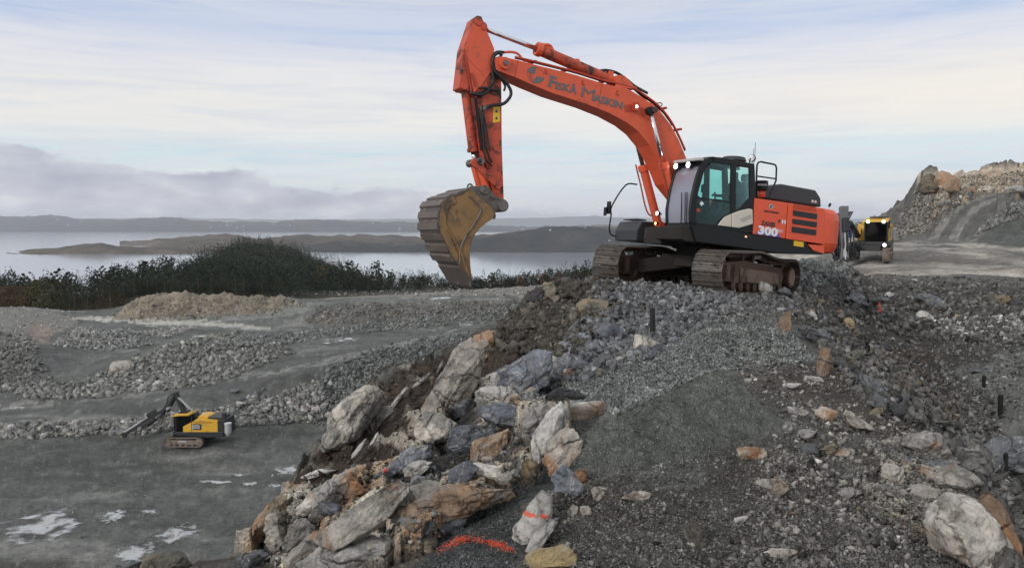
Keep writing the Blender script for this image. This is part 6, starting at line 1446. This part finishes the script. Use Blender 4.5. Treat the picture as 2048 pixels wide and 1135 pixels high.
_oc = np.array([[1,0,0],[-1,0,0],[0,1,0],[0,-1,0],[0,0,1],[0,0,-1]], float); _of = np.array([[0,2,4],[2,1,4],[1,3,4],[3,0,4],[2,0,5],[1,2,5],[3,1,5],[0,3,5]])
for k in range(16):
    r_ = np.random.default_rng(k); TINY.append((_oc + r_.normal(0, .22, _oc.shape))*np.array([1, .8, .6]))
def quat_mats(n, r_, flat=None):
    q = r_.normal(size=(n, 4)); q /= np.linalg.norm(q, axis=1)[:, None]; w_, x, y, z = q.T
    return np.stack([1-2*(y*y+z*z), 2*(x*y-z*w_), 2*(x*z+y*w_), 2*(x*y+z*w_), 1-2*(x*x+z*z), 2*(y*z-x*w_), 2*(x*z-y*w_), 2*(y*z+x*w_), 1-2*(x*x+y*y)], 1).reshape(-1, 3, 3)
def stones(name, label, x, y, z, s, tint, mat, tiny=False, sink=.25, group=None):
    lib = [(t, _of) for t in TINY] if tiny else LOWH; n = len(x); kk = rng.integers(len(lib), size=n); VV, FF, TT, o_ = [], [], [], 0
    R_ = quat_mats(n, rng)
    if not tiny: sink = .3
    for k, (B, Fb) in enumerate(lib):
        m_ = kk == k; c_ = int(m_.sum()); nv = len(B)
        if not c_: continue
        v_ = np.einsum('nij,kj->nki', R_[m_], B)*s[m_][:, None, None] + np.stack([x, y, z+s*(.5-sink)], 1)[m_][:, None]
        VV.append(v_.reshape(-1, 3)); FF.append((Fb[None]+(np.arange(c_)*nv)[:, None, None]).reshape(-1, 3)+o_); TT.append(np.repeat(tint[m_], nv, 0)); o_ += c_*nv
    T = np.concatenate(TT); T = np.concatenate([T, np.ones((len(T), 1))], 1)
    o = link(name, np_mesh(name, np.concatenate(VV), np.concatenate(FF), mat, False, {'tint': (T, 'POINT')})); tag(o, label, 'rubble', kind='stuff'); return o
def in_pile(x, y):
    r = np.zeros(len(x), bool); z = heights(x, y, False)
    for (cu, cv, cyy, cs, cr) in ((1415,730,6.6,.84,.10), (1232,815,5.9,.88,.06), (1325,785,6.2,.84,.12)): r |= cone(x, y, cu, cv, cyy, cs, 0, cr) > z-.07
    return r & (y < 9)
def scatter(name, label, polys, mat, tiny=False, ylim=(0, 42)):
    X_, Y_, Z_, S_, T_ = [], [], [], [], []
    for poly, n, smin, smax, pw, base, var in polys:
        u, v = rand_in(poly, n, rng); x, y, z, ok = hit(u, v); ok &= (y > ylim[0]) & (y < ylim[1]); ok &= ~in_pile(x, y) if name == 'ridge_stones' else ok; x, y, z = x[ok], y[ok], z[ok]; m_ = len(x)
        s = smin*(smax/smin)**(rng.random(m_)**pw)/2
        t = np.array(base)[None]*(1+var*rng.normal(size=(m_, 1))) ; t = t*(1+.015*rng.normal(size=(m_, 3))); t = np.where(rng.random((m_, 1)) < .05, t*1.9, t)
        X_.append(x); Y_.append(y); Z_.append(z); S_.append(s); T_.append(np.clip(t, .08, 3.5))
    X_, Y_, Z_, S_, T_ = map(np.concatenate, (X_, Y_, Z_, S_, T_)); stones(name, label, X_, Y_, Z_, S_, T_, mat, tiny)
W = (1, 1, 1); DK = (.45, .43, .42); BR = (.55, .45, .36); LT = (1.5, 1.5, 1.48); GR = (.75, .8, .78)
scatter('loose_rubble', 'loose blue grey rubble around and below the excavator tracks', [
 ([(1180,570),(1460,575),(1480,600),(1400,660),(1300,700),(1180,760),(1100,770),(1120,690),(1200,600)], 2600, .05, .26, 1.6, (.85,.87,.92), .3),
 ([(1380,580),(1600,590),(1590,640),(1420,650)], 900, .04, .18, 1.8, (.8,.8,.8), .3),
 ([(1170,555),(1240,560),(1450,575),(1470,590),(1610,590),(1610,575),(1640,600),(1560,625),(1300,610),(1180,600)], 900, .06, .26, 1.5, (.8,.8,.82), .3),
 ([(1590,505),(1700,520),(1700,560),(1600,580)], 1500, .07, .3, 1.7, (.8,.85,.83), .3)], GREYA)
scatter('soil_clods', 'clods and stones in the dark soil mound and slope', [
 ([(1090,556),(1250,565),(1235,640),(1130,720),(960,700),(1000,640)], 1500, .04, .3, 2.2, (.48,.43,.37), .25),
 ([(790,740),(1050,680),(960,780),(880,900),(770,945),(600,1060),(510,1090),(630,900),(700,850)], 900, .02, .14, 2.2, (.32,.25,.21), .3)], GREYA)
scatter('slope_rubble', 'dark angular rubble covering the slope right of the ridge', [
 ([(1590,585),(1700,560),(1800,640),(1930,760),(2060,900),(2060,1180),(2010,1100),(1960,930),(1860,860),(1720,790),(1650,700),(1575,620)], 7500, .04, .24, 2.3, (.62,.60,.58), .4),
 ([(1690,545),(2060,560),(2060,690),(1850,680),(1700,640)], 3600, .06, .42, 1.8, (.62,.60,.57), .4),
 ([(1870,640),(2048,628),(2060,668),(1960,672),(1890,668)], 500, .06, .3, 2.0, (2.2,2.2,2.2), .25),
 ([(1740,700),(1850,700),(1960,860),(1900,850),(1790,760)], 500, .05, .2, 2.0, (.75,.62,.5), .3),
 ([(1850,660),(2060,690),(2060,840),(1980,860),(1900,760)], 1300, .05, .22, 2.2, (.8,.82,.8), .35)], GREYA)
scatter('ridge_stones', 'small stones scattered over the ridge top soil', [
 ([(1130,930),(1500,880),(1560,760),(1650,740),(1860,880),(1960,950),(2010,1180),(1040,1180),(1060,1000)], 3600, .012, .055, 2.4, (1.0,.97,.93), .4),
 ([(1450,700),(1650,720),(1880,880),(1850,1000),(1560,960),(1500,880),(1540,830)], 2600, .015, .09, 2.3, (1.05,1.0,.94), .45),
 ([(1560,960),(1850,1000),(1860,1180),(1400,1180)], 1500, .015, .07, 2.0, (1.0,.93,.88), .45),
 ([(600,960),(900,900),(1110,880),(1130,940),(980,1000),(840,1100),(620,1150),(500,1130)], 2000, .012, .07, 2.3, (.75,.73,.70), .5),
 ([(900,780),(1130,760),(1130,880),(960,930),(880,900)], 700, .015, .07, 2.3, (.8,.8,.8), .5),
 ([(1450,600),(1580,640),(1650,740),(1560,760),(1400,700)], 1200, .02, .08, 2.4, (.9,.88,.85), .4)], GREYA)
scatter('crushed_gravel', 'crushed grey gravel of the drill cuttings piles', [
 ([(1130,760),(1300,640),(1560,630),(1640,720),(1420,745),(1240,830),(1150,800),(1010,800)], 20000, .018, .05, 1.5, (1.0,1.05,1.05), .35),
 ([(1130,930),(1150,850),(1240,830),(1340,780),(1420,740),(1490,760),(1540,830),(1500,890),(1300,950)], 14000, .007, .018, 1.6, (.80,.86,.81), .3),
 ([(1120,900),(1040,1010),(1030,1180),(790,1180),(870,1090),(1000,985)], 9000, .007, .02, 1.8, (.5,.54,.55), .45),
 ([(1060,1180),(1070,1000),(1150,940),(1500,890),(1900,960),(2000,1180)], 20000, .008, .026, 2.0, (.75,.74,.72), .45)], GREYA, tiny=True)
scatter('quarry_rubble', 'grey blasted rock lying in banks across the quarry floor', [
 ([(-60,850),(240,840),(470,812),(640,760),(650,842),(480,852),(240,868),(-60,878)], 2600, .25, 1.15, 1.5, (1.15,1.14,1.1), .25),
 ([(640,745),(760,690),(960,660),(960,780),(760,860),(620,850)], 4600, .2, .9, 1.8, (.72,.74,.74), .3),
 ([(-40,770),(150,765),(330,690),(470,660),(590,705),(420,770),(180,796),(60,800)], 3400, .25, 1.2, 1.7, (1.05,1.05,1.0), .25),
 ([(90,690),(150,655),(260,660),(300,690),(200,702)], 1100, .3, 1.2, 1.6, (1.2,1.2,1.18), .2),
 ([(250,665),(400,650),(330,675)], 300, .3, 1.0, 1.6, (1.5,1.5,1.45), .2),
 ([(-60,650),(60,680),(80,740),(100,770),(-60,790)], 1300, .3, 1.1, 1.7, (.85,.83,.8), .3),
 ([(320,690),(560,668),(780,640),(1000,618),(1060,600),(1060,640),(900,650),(700,668),(560,690)], 2600, .3, 1.1, 1.7, (.9,.93,.92), .25),
 ([(-60,612),(130,612),(150,655),(60,690),(-60,700)], 700, .15, .9, 2.2, (1.5,1.48,1.42), .25),
 ([(-60,780),(640,720),(930,650),(930,662),(640,740),(-60,830)], 500, .08, .35, 2.4, (1.2,1.2,1.2), .3),
 ([(600,645),(640,612),(760,606),(1040,600),(1040,635),(760,650)], 1500, .3, 1.0, 1.8, (.8,.78,.75), .3),
 ([(200,640),(260,600),(560,595),(620,612),(560,630),(300,645)], 900, .2, 1.0, 1.8, (.95,.87,.76), .35),
 ([(560,590),(760,574),(950,565),(1180,546),(1180,590),(900,592)], 1300, .3, 1.1, 1.8, (1.15,1.12,1.05), .3),
 ([(-60,860),(640,850),(620,940),(500,1120),(-60,1180)], 1300, .06, .25, 2.4, (1.0,1.0,1.0), .3)], GREYA, ylim=(42, 400))
scatter('hill_rubble', 'weathered blasted rock covering the hill on the right', [
 ([(1795,470),(1845,350),(1900,355),(2060,340),(2060,384),(1960,390),(1900,420),(1850,470)], 2200, .15, .9, 2.0, (1.1,1.0,.88), .3),
 ([(1750,480),(1795,440),(1845,350),(1870,352),(1860,430),(1800,485)], 1500, .15, .9, 2.0, (1.0,.95,.88), .3),
 ([(1830,348),(1900,355),(2060,340),(2060,382),(1960,388),(1895,400)], 600, .2, 1.1, 1.8, (1.6,1.4,1.15), .25),
 ([(1950,470),(2010,410),(2060,400),(2060,430),(2000,445)], 900, .3, 1.4, 1.6, (.8,.8,.8), .3)], GREYA, ylim=(70, 400))

# painted marks: orange sprayed grit
ORP = plain('orange_spray', (.85, .10, .03), .6, var=.2)
def paint(pts, wpx, n, smin, smax, label):
    pts = np.array(pts, float); t = rng.random(n)*(len(pts)-1); i = t.astype(int); f = t-i
    u = pts[i, 0]*(1-f)+pts[i+1, 0]*f + rng.normal(0, wpx*.5, n); v = pts[i, 1]*(1-f)+pts[i+1, 1]*f + rng.normal(0, wpx*.32, n)
    x, y, z, ok = hit(u, v); s = rng.uniform(smin, smax, n)
    R_ = quat_mats(n, rng); B = np.array(TINY)[rng.integers(16, size=n)]*np.array([1, 1, .6]); Vv = np.einsum('nij,nkj->nki', R_, B)*s[:, None, None]+np.stack([x, y, z+.004], 1)[:, None]
    o = link('paint_mark', np_mesh('paint_mark', Vv.reshape(-1, 3), (_of[None]+(np.arange(n)*6)[:, None, None]).reshape(-1, 3), ORP)); tag(o, label, 'paint mark')
paint([(872,1101),(905,1086),(915,1078),(935,1076),(975,1084),(1000,1090),(1024,1100)], 12, 900, .002, .006, 'orange sprayed line bent over the fine dark gravel at the bottom')

# ------------------------------------------------------------------ puddles
PM, nt, b = newmat('milky_water'); at_ = N(nt, 'ShaderNodeAttribute', attribute_name='tint'); tr_ = N(nt, 'ShaderNodeBsdfTransparent'); mx_ = N(nt, 'ShaderNodeMixShader'); nt.links.new(at_.outputs['Fac'], mx_.inputs[0]); nt.links.new(tr_.outputs[0], mx_.inputs[1]); nt.links.new(b.outputs[0], mx_.inputs[2]); nt.links.new(mx_.outputs[0], [n for n in nt.nodes if n.type == 'OUTPUT_MATERIAL'][0].inputs[0]); setc(nt, b, (.40, .41, .40)); b.inputs['Roughness'].default_value = .06; b.inputs['Specular IOR Level'].default_value = .9
def puddle(u, v, w_, h_, roll, label, seed):
    x0, y0, z0, ok = hit([u], [v]); x0, y0 = float(x0[0]), float(y0[0])
    g = 90; tt = np.linspace(-1.25, 1.25, g); uu = u + (tt*w_/2)[:, None]*math.cos(rad(roll)) + (tt*h_/2)[None]*0
    vv = v - (tt*w_/2)[:, None]*math.sin(rad(roll)) + (tt*h_/2)[None]*1.0; uu = uu+np.zeros_like(vv)
    x, y, z, ok = hit(uu.ravel(), vv.ravel()); X2 = x.reshape(g, g); Y2 = y.reshape(g, g)
    r2 = np.sqrt((tt[:, None])**2+(tt[None])**2); mval = (1-r2) + .75*fbm(X2*(5/(w_*y0/F)) + seed, Y2*(5/(w_*y0/F)), seed, 4, .5) - .02; wl_m = w_*y0/F; mk_ = (mval > 0) & (np.abs(Y2-y0) < max(12, wl_m*2.5)) & (z.reshape(g, g) < -10)
    ids = -np.ones((g, g), int); cells = mk_[:-1, :-1] & mk_[1:, :-1] & mk_[1:, 1:] & mk_[:-1, 1:]
    use = np.zeros((g, g), bool)
    for a, c_ in ((0, 0), (1, 0), (1, 1), (0, 1)): use[a:g-1+a, c_:g-1+c_] |= cells
    ids[use] = np.arange(use.sum()); zz_ = z.reshape(g, g)[use]
    V_ = np.stack([X2[use], Y2[use], zz_+.03], 1); c_ = np.argwhere(cells)
    if len(c_) < 4: return
    F_ = np.stack([ids[c_[:, 0], c_[:, 1]], ids[c_[:, 0]+1, c_[:, 1]], ids[c_[:, 0]+1, c_[:, 1]+1], ids[c_[:, 0], c_[:, 1]+1]], 1)
    o = link('puddle', np_mesh('puddle', V_, F_, PM, True, {'tint': (np.repeat(sstep(0, .75, mval[use])[:, None], 4, 1), 'POINT')})); tag(o, label, 'puddle', 'milky puddles on the quarry floor')
for k, a in enumerate([(60,1052,170,62,12,'largest milky puddle at the lower left edge of the photo'),(205,1032,62,26,14,'small puddle right of the largest one'),(283,1023,40,12,2,'tiny puddle on the quarry floor above the twin puddles'),
    (335,1068,90,34,12,'broad puddle in the middle of the lower floor'),(245,1110,110,40,18,'puddle near the bottom edge at the lower left'),(468,950,48,9,2,'thin puddle just left of the rock ridge'),
    (420,964,80,7,-2,'long thin streak of water on the quarry floor'),(485,967,40,9,2,'short puddle below the thin puddle'),(568,941,62,20,3,'bright puddle touching the foot of the ridge'),(540,971,30,9,4,'small puddle below the bright one'),
    (688,679,100,12,6,'bright puddle on the haul road bend'),(945,648,70,11,0,'white puddle beside the dark soil mound'),(880,596,56,5,2,'narrow puddle under the bucket'),(400,672,50,6,2,'small distant puddle among the rubble'),(22,815,40,5,2,'puddle on the haul road at the left edge')]):
    puddle(*a, k*3.1+1)

# ------------------------------------------------------------------ woodland
def foliage(name, c0, c1):
    m, nt, b = newmat(name); a = N(nt, 'ShaderNodeAttribute', attribute_name='tint').outputs[0]
    setc(nt, b, a); b.inputs['Roughness'].default_value = .9; b.inputs['Specular IOR Level'].default_value = .1; return m
FOL = foliage('foliage', 0, 0); BARK = plain('bark', (.10, .065, .045), .9)
def tree_proto(seed, n, style):
    """leaf clumps through a crown of height 1, returns (n*4 verts) quads"""
    r_ = np.random.default_rng(seed); V_ = []
    for i in range(n):
        if style == 'spruce':
            h = r_.random()**.8; rad_ = .24*(1-h)**.8*(.55+.6*r_.random())+.01; zc = .06+.94*h; sz = .052*(1.1-.6*h)
        elif style == 'pine':
            h = r_.random(); zc = .42+.56*h; rad_ = .24*math.sin(math.pi*(.15+.8*h))**.6*r_.random()**.4; sz = .052
        else:
            h = r_.random(); zc = .15+.85*h; rad_ = .38*math.sin(math.pi*(.12+.82*h))**.6*r_.random()**.35; sz = .055
        a = r_.random()*6.283; c_ = np.array([rad_*math.cos(a), rad_*math.sin(a), zc-(.10*rad_/.25 if style == 'spruce' else 0)])
        t1 = r_.normal(size=3); t1 /= np.linalg.norm(t1); t2 = np.cross(t1, r_.normal(size=3)); t2 /= np.linalg.norm(t2)
        if style == 'spruce': t1 = np.array([math.cos(a), math.sin(a), -.5]); t2 = np.array([-math.sin(a), math.cos(a), .3*r_.normal()])
        V_ += [c_-t1*sz, c_-t2*sz*.7, c_+t1*sz, c_+t2*sz*.7]
    return np.array(V_)
def woods(name, label, x, y, z, h, tint, protos):
    n = len(x); pr_ = rng.integers(len(protos), size=n); Vs, Fs, Ts, o_ = [], [], [], 0
    for k, P in enumerate(protos):
        m_ = pr_ == k; c_ = m_.sum()
        if not c_: continue
        a = rng.random(c_)*6.28; ca, sa = np.cos(a), np.sin(a); wd = rng.uniform(.8, 1.25, c_)
        X2 = (P[None, :, 0]*ca[:, None]-P[None, :, 1]*sa[:, None])*(h[m_]*wd)[:, None]+x[m_][:, None]; Y2 = (P[None, :, 0]*sa[:, None]+P[None, :, 1]*ca[:, None])*(h[m_]*wd)[:, None]+y[m_][:, None]
        Z2 = P[None, :, 2]*h[m_][:, None]+z[m_][:, None]; v_ = np.stack([X2, Y2, Z2], -1).reshape(-1, 3)
        Vs.append(v_); Fs.append(np.arange(len(v_)).reshape(-1, 4)+o_); o_ += len(v_)
        tq = np.repeat(tint[m_][:, None], len(P)//4, 1)*(1+.18*rng.normal(size=(c_, len(P)//4, 1))); Ts.append(np.repeat(tq.reshape(-1, 3), 4, 0))
    T = np.clip(np.concatenate(Ts), .006, .6); T = np.concatenate([T, np.ones((len(T), 1))], 1)
    o = link(name, np_mesh(name, np.concatenate(Vs), np.concatenate(Fs), FOL, False, {'tint': (T, 'POINT')})); tag(o, label, 'woodland', kind='stuff')
PR_S = [tree_proto(k, 46, 'spruce') for k in range(5)]; PR_P = [tree_proto(20+k, 50, 'pine') for k in range(2)]; PR_B = [tree_proto(40+k, 90, 'bush') for k in range(4)]
def woodpts(n, y0, y1, u0, u1):
    y = np.sqrt(rng.uniform(y0*y0, y1*y1, n)); u = rng.uniform(u0, u1, n); x = (u-1024)/F*y; z = H(x, y, False); return x, y, z, u
gcols = np.array([(.016,.028,.018), (.022,.034,.019), (.030,.040,.021), (.020,.028,.020)])
x, y, z, u = woodpts(24000, 188, 580, -60, 1300); uu, vv = uvof(x, y, z)
edge = np.interp(u, [-60, 60, 120, 220, 270, 400, 560, 640, 900, 1000, 1180, 1500], [215, 215, 180, 180, 184, 188, 188, 200, 222, 228, 232, 240])
k = (z > -60) & (y > edge) & ((u < 790) | (y < 300))
x, y, z, u = x[k], y[k], z[k], u[k]; t = gcols[rng.integers(4, size=len(x))]*rng.uniform(.7, 1.3, (len(x), 1)); vv = uvof(x, y, z)[1]
aut = (fbm(x*.02, y*.02, 4, 3) > .42) & (rng.random(len(x)) < .25); t[aut] = np.array([(.075,.06,.025)])*rng.uniform(.7, 1.3, (aut.sum(), 1))
hgt = (3.6+5.2*rng.random(len(x))**1.6)*np.where(u > 760, .72, 1)*np.where(y > 400, .95, 1)
far_ = y > 300
PR_F = [tree_proto(k+90, 16, 'spruce') for k in range(4)]; PR_F = [((P.reshape(-1, 4, 3)-P.reshape(-1, 4, 3).mean(1, keepdims=True))*1.5+P.reshape(-1, 4, 3).mean(1, keepdims=True)).reshape(-1, 3) for P in PR_F]
woods('woodland', 'dark conifer woodland covering the hill between quarry and sea', x[far_], y[far_], z[far_], hgt[far_], t[far_], PR_F)
woods('woodland', 'nearer conifer wood behind the pale quarry face', x[~far_], y[~far_], z[~far_], hgt[~far_], t[~far_], PR_S+PR_P)
# undergrowth and autumn scrub on the wood edge
def scrubs(n, u0, u1, v0, v1, col, h0, h1, name, label):
    u = rng.uniform(u0, u1, n); v = rng.uniform(v0, v1, n); x, y, z, ok = hit(u, v); k = ok & (y < 900); x, y, z = x[k], y[k], z[k]
    woods(name, label, x, y, z-.3, rng.uniform(h0, h1, len(x)), np.array([col])*rng.uniform(.6, 1.4, (len(x), 1)), PR_B)
def scrub_at(n, u0, u1, y0, y1, col, h0, h1, name, label):
    u = rng.uniform(u0, u1, n); y = rng.uniform(y0, y1, n); x = (u-1024)/F*y; z = H(x, y, False)
    woods(name, label, x, y, z-.3, rng.uniform(h0, h1, n), np.array([col])*rng.uniform(.6, 1.4, (n, 1)), PR_B)
scrub_at(130, -60, 60, 190, 212, (.085,.056,.028), 2.5, 4.5, 'autumn_scrub', 'orange brown autumn scrub at the left edge below the wood')
scrub_at(50, 60, 130, 180, 215, (.055,.055,.025), 4, 7, 'dark_scrub', 'dark green and brown scrub between the two woods')
scrub_at(14, 130, 250, 177, 182, (.075,.055,.028), 2.5, 4.5, 'autumn_birch_scrub', 'yellow brown birches in front of the dark wood')
scrub_at(230, 700, 1180, 224, 262, (.024,.032,.019), 1.5, 4.6, 'low_wood_edge', 'low dark trees along the far rim of the quarry')
scrub_at(70, 880, 1180, 224, 250, (.085,.05,.03), 2, 4, 'red_brown_scrub', 'reddish brown scrub on the far rim right of the bucket')
# the trees of the wood edge that can be told apart
def leaf_tree(kind, seed, h, col):
    P = tree_proto(seed, 420, kind); P = P.copy(); c_ = P.reshape(-1, 4, 3).mean(1, keepdims=True); P = ((P.reshape(-1, 4, 3)-c_)*.5+c_).reshape(-1, 3)*h
    t = np.array([col])*(1+.35*np.random.default_rng(seed).normal(size=(len(P)//4, 1))); t = np.repeat(np.clip(t, .008, .5), 4, 0)
    return np_mesh('crown', P, np.arange(len(P)).reshape(-1, 4), FOL, False, {'tint': (np.concatenate([t, np.ones((len(t), 1))], 1), 'POINT')})
protoT = []
for s_, kd, col in ((1, 'pine', (.030,.040,.022)), (2, 'pine', (.024,.033,.02)), (3, 'spruce', (.022,.033,.022)), (4, 'pine', (.034,.042,.022))):
    tm = MB(); tm.tube([(0, 0, -.3), (.03, .02, 4), (-.03, .02, 9.4)], .13, 6)
    for q in range(7): a = q*1.9; tm.tube([(0, 0, 4.2+q*.6), (.9*math.cos(a), .9*math.sin(a), 4.9+q*.6)], .035, 4)
    to = tm.build('trunk', BARK); protoT.append((leaf_tree(kd, s_+70, 10, col), to.data)); bpy.data.objects.remove(to)
for k in range(64):
    u = 130 + k*6.9 + rng.uniform(-4, 4); 
    y = float(np.interp(u, [120, 240, 280, 400, 560], [178, 178, 184, 186, 186]))+rng.uniform(0, 7); x = (u-1024)/F*y; z = float(H([x], [y], False)[0])
    cm, tm_ = protoT[int(rng.integers(4))]; r = bpy.data.objects.new('pine_tree', None); COL.objects.link(r); r.location = (x, y, z-.2); r.rotation_euler = (0, 0, rng.uniform(0, 6.28)); sc__ = rng.uniform(.42, .66); r.scale = (sc__*1.1, sc__*1.1, sc__)
    tag(r, 'dark pine in the front row of the wood behind the quarry face', 'tree', 'pines along the front edge of the wood'); link('trunk', tm_, r); link('crown', cm, r)
for (u, y, h_, vt_, lab) in ((1722, 150, 4.2, 447, 'dark green treetop between the drill feed and the drill cab'), (1783, 150, 3.4, 448, 'dark green treetop between the drill cab and the hill')):
    x = (u-1024)/F*y; z = float(at(u, vt_, y)[2])-h_; r = bpy.data.objects.new('broadleaf_tree', None); COL.objects.link(r); r.location = (x, y, z-.5); tag(r, lab, 'tree')
    link('crown', leaf_tree('bush', int(u), h_+.8, (.035,.055,.025)), r); MB().tube([(0, 0, -.3), (0, 0, h_*.6)], .12, 6).build('trunk', BARK, r)

# ------------------------------------------------------------------ houses on the far shores
HW = plain('white_house_wall', (.42, .42, .42), .7); HRf = plain('slate_roof', (.12, .10, .10), .8)
hm = MB(); hm.box((0, 0, 2.5), (12, 9, 7)); ho = hm.build('wall', HW); wall_me = ho.data; bpy.data.objects.remove(ho)
hm = MB(); hm.prism([(-5, 6), (5, 6), (0, 9.4)], -6.6, 6.6, 'x'); ho = hm.build('roof', HRf); roof_me = ho.data; bpy.data.objects.remove(ho)
for si, (X2, Y2, Z2) in enumerate(shores):
    cnt = 70 if si == 0 else 20
    ii = rng.integers(int(X2.shape[0]*.3), int(X2.shape[0]*.75), cnt)
    for i in ii:
        # clusters
        j = int(rng.integers(1, 12)); i = int(np.clip(X2.shape[0]*(.33, .42, .52, .60, .71)[int(rng.integers(5))] + rng.normal(0, 9), 2, X2.shape[0]-3)); x, y, z = X2[i, j], Y2[i, j], Z2[i, j]
        r = bpy.data.objects.new('house', None); COL.objects.link(r); r.location = (x, y, z); r.rotation_euler = (0, 0, rng.uniform(-.6, .6)); r.scale = (rng.uniform(.5, 1.1)*(1.0 if si == 0 else .5),)*3
        lab = 'tiny white house on the far shore hills' if si == 0 else 'tiny white house on the nearer headland'
        tag(r, lab, 'house', 'houses on the far shore' if si == 0 else 'houses on the nearer headland'); link('wall', wall_me, r); link('roof', roof_me, r)

# ------------------------------------------------------------------ air
hz = MB().box((0, 7500, -10), (29000, 16400, 144)).build('haze', None if False else plain('tmp', (1, 1, 1)), None)
hm_ = bpy.data.materials.new('haze_air'); hm_.use_nodes = True; nt = hm_.node_tree; nt.nodes.clear()
pv_ = N(nt, 'ShaderNodeVolumePrincipled', i_Density=HAZE_D); pv_.inputs['Color'].default_value = (.93, .96, 1.0, 1); pv_.inputs['Anisotropy'].default_value = .2
oo = N(nt, 'ShaderNodeOutputMaterial'); nt.links.new(pv_.outputs[0], oo.inputs['Volume']); hz.data.materials.clear(); hz.data.materials.append(hm_)
hm_.cycles.homogeneous_volume = True if hasattr(hm_.cycles, 'homogeneous_volume') else None
tag(hz, 'thin pale haze hanging over the fjord', 'haze', kind='stuff')
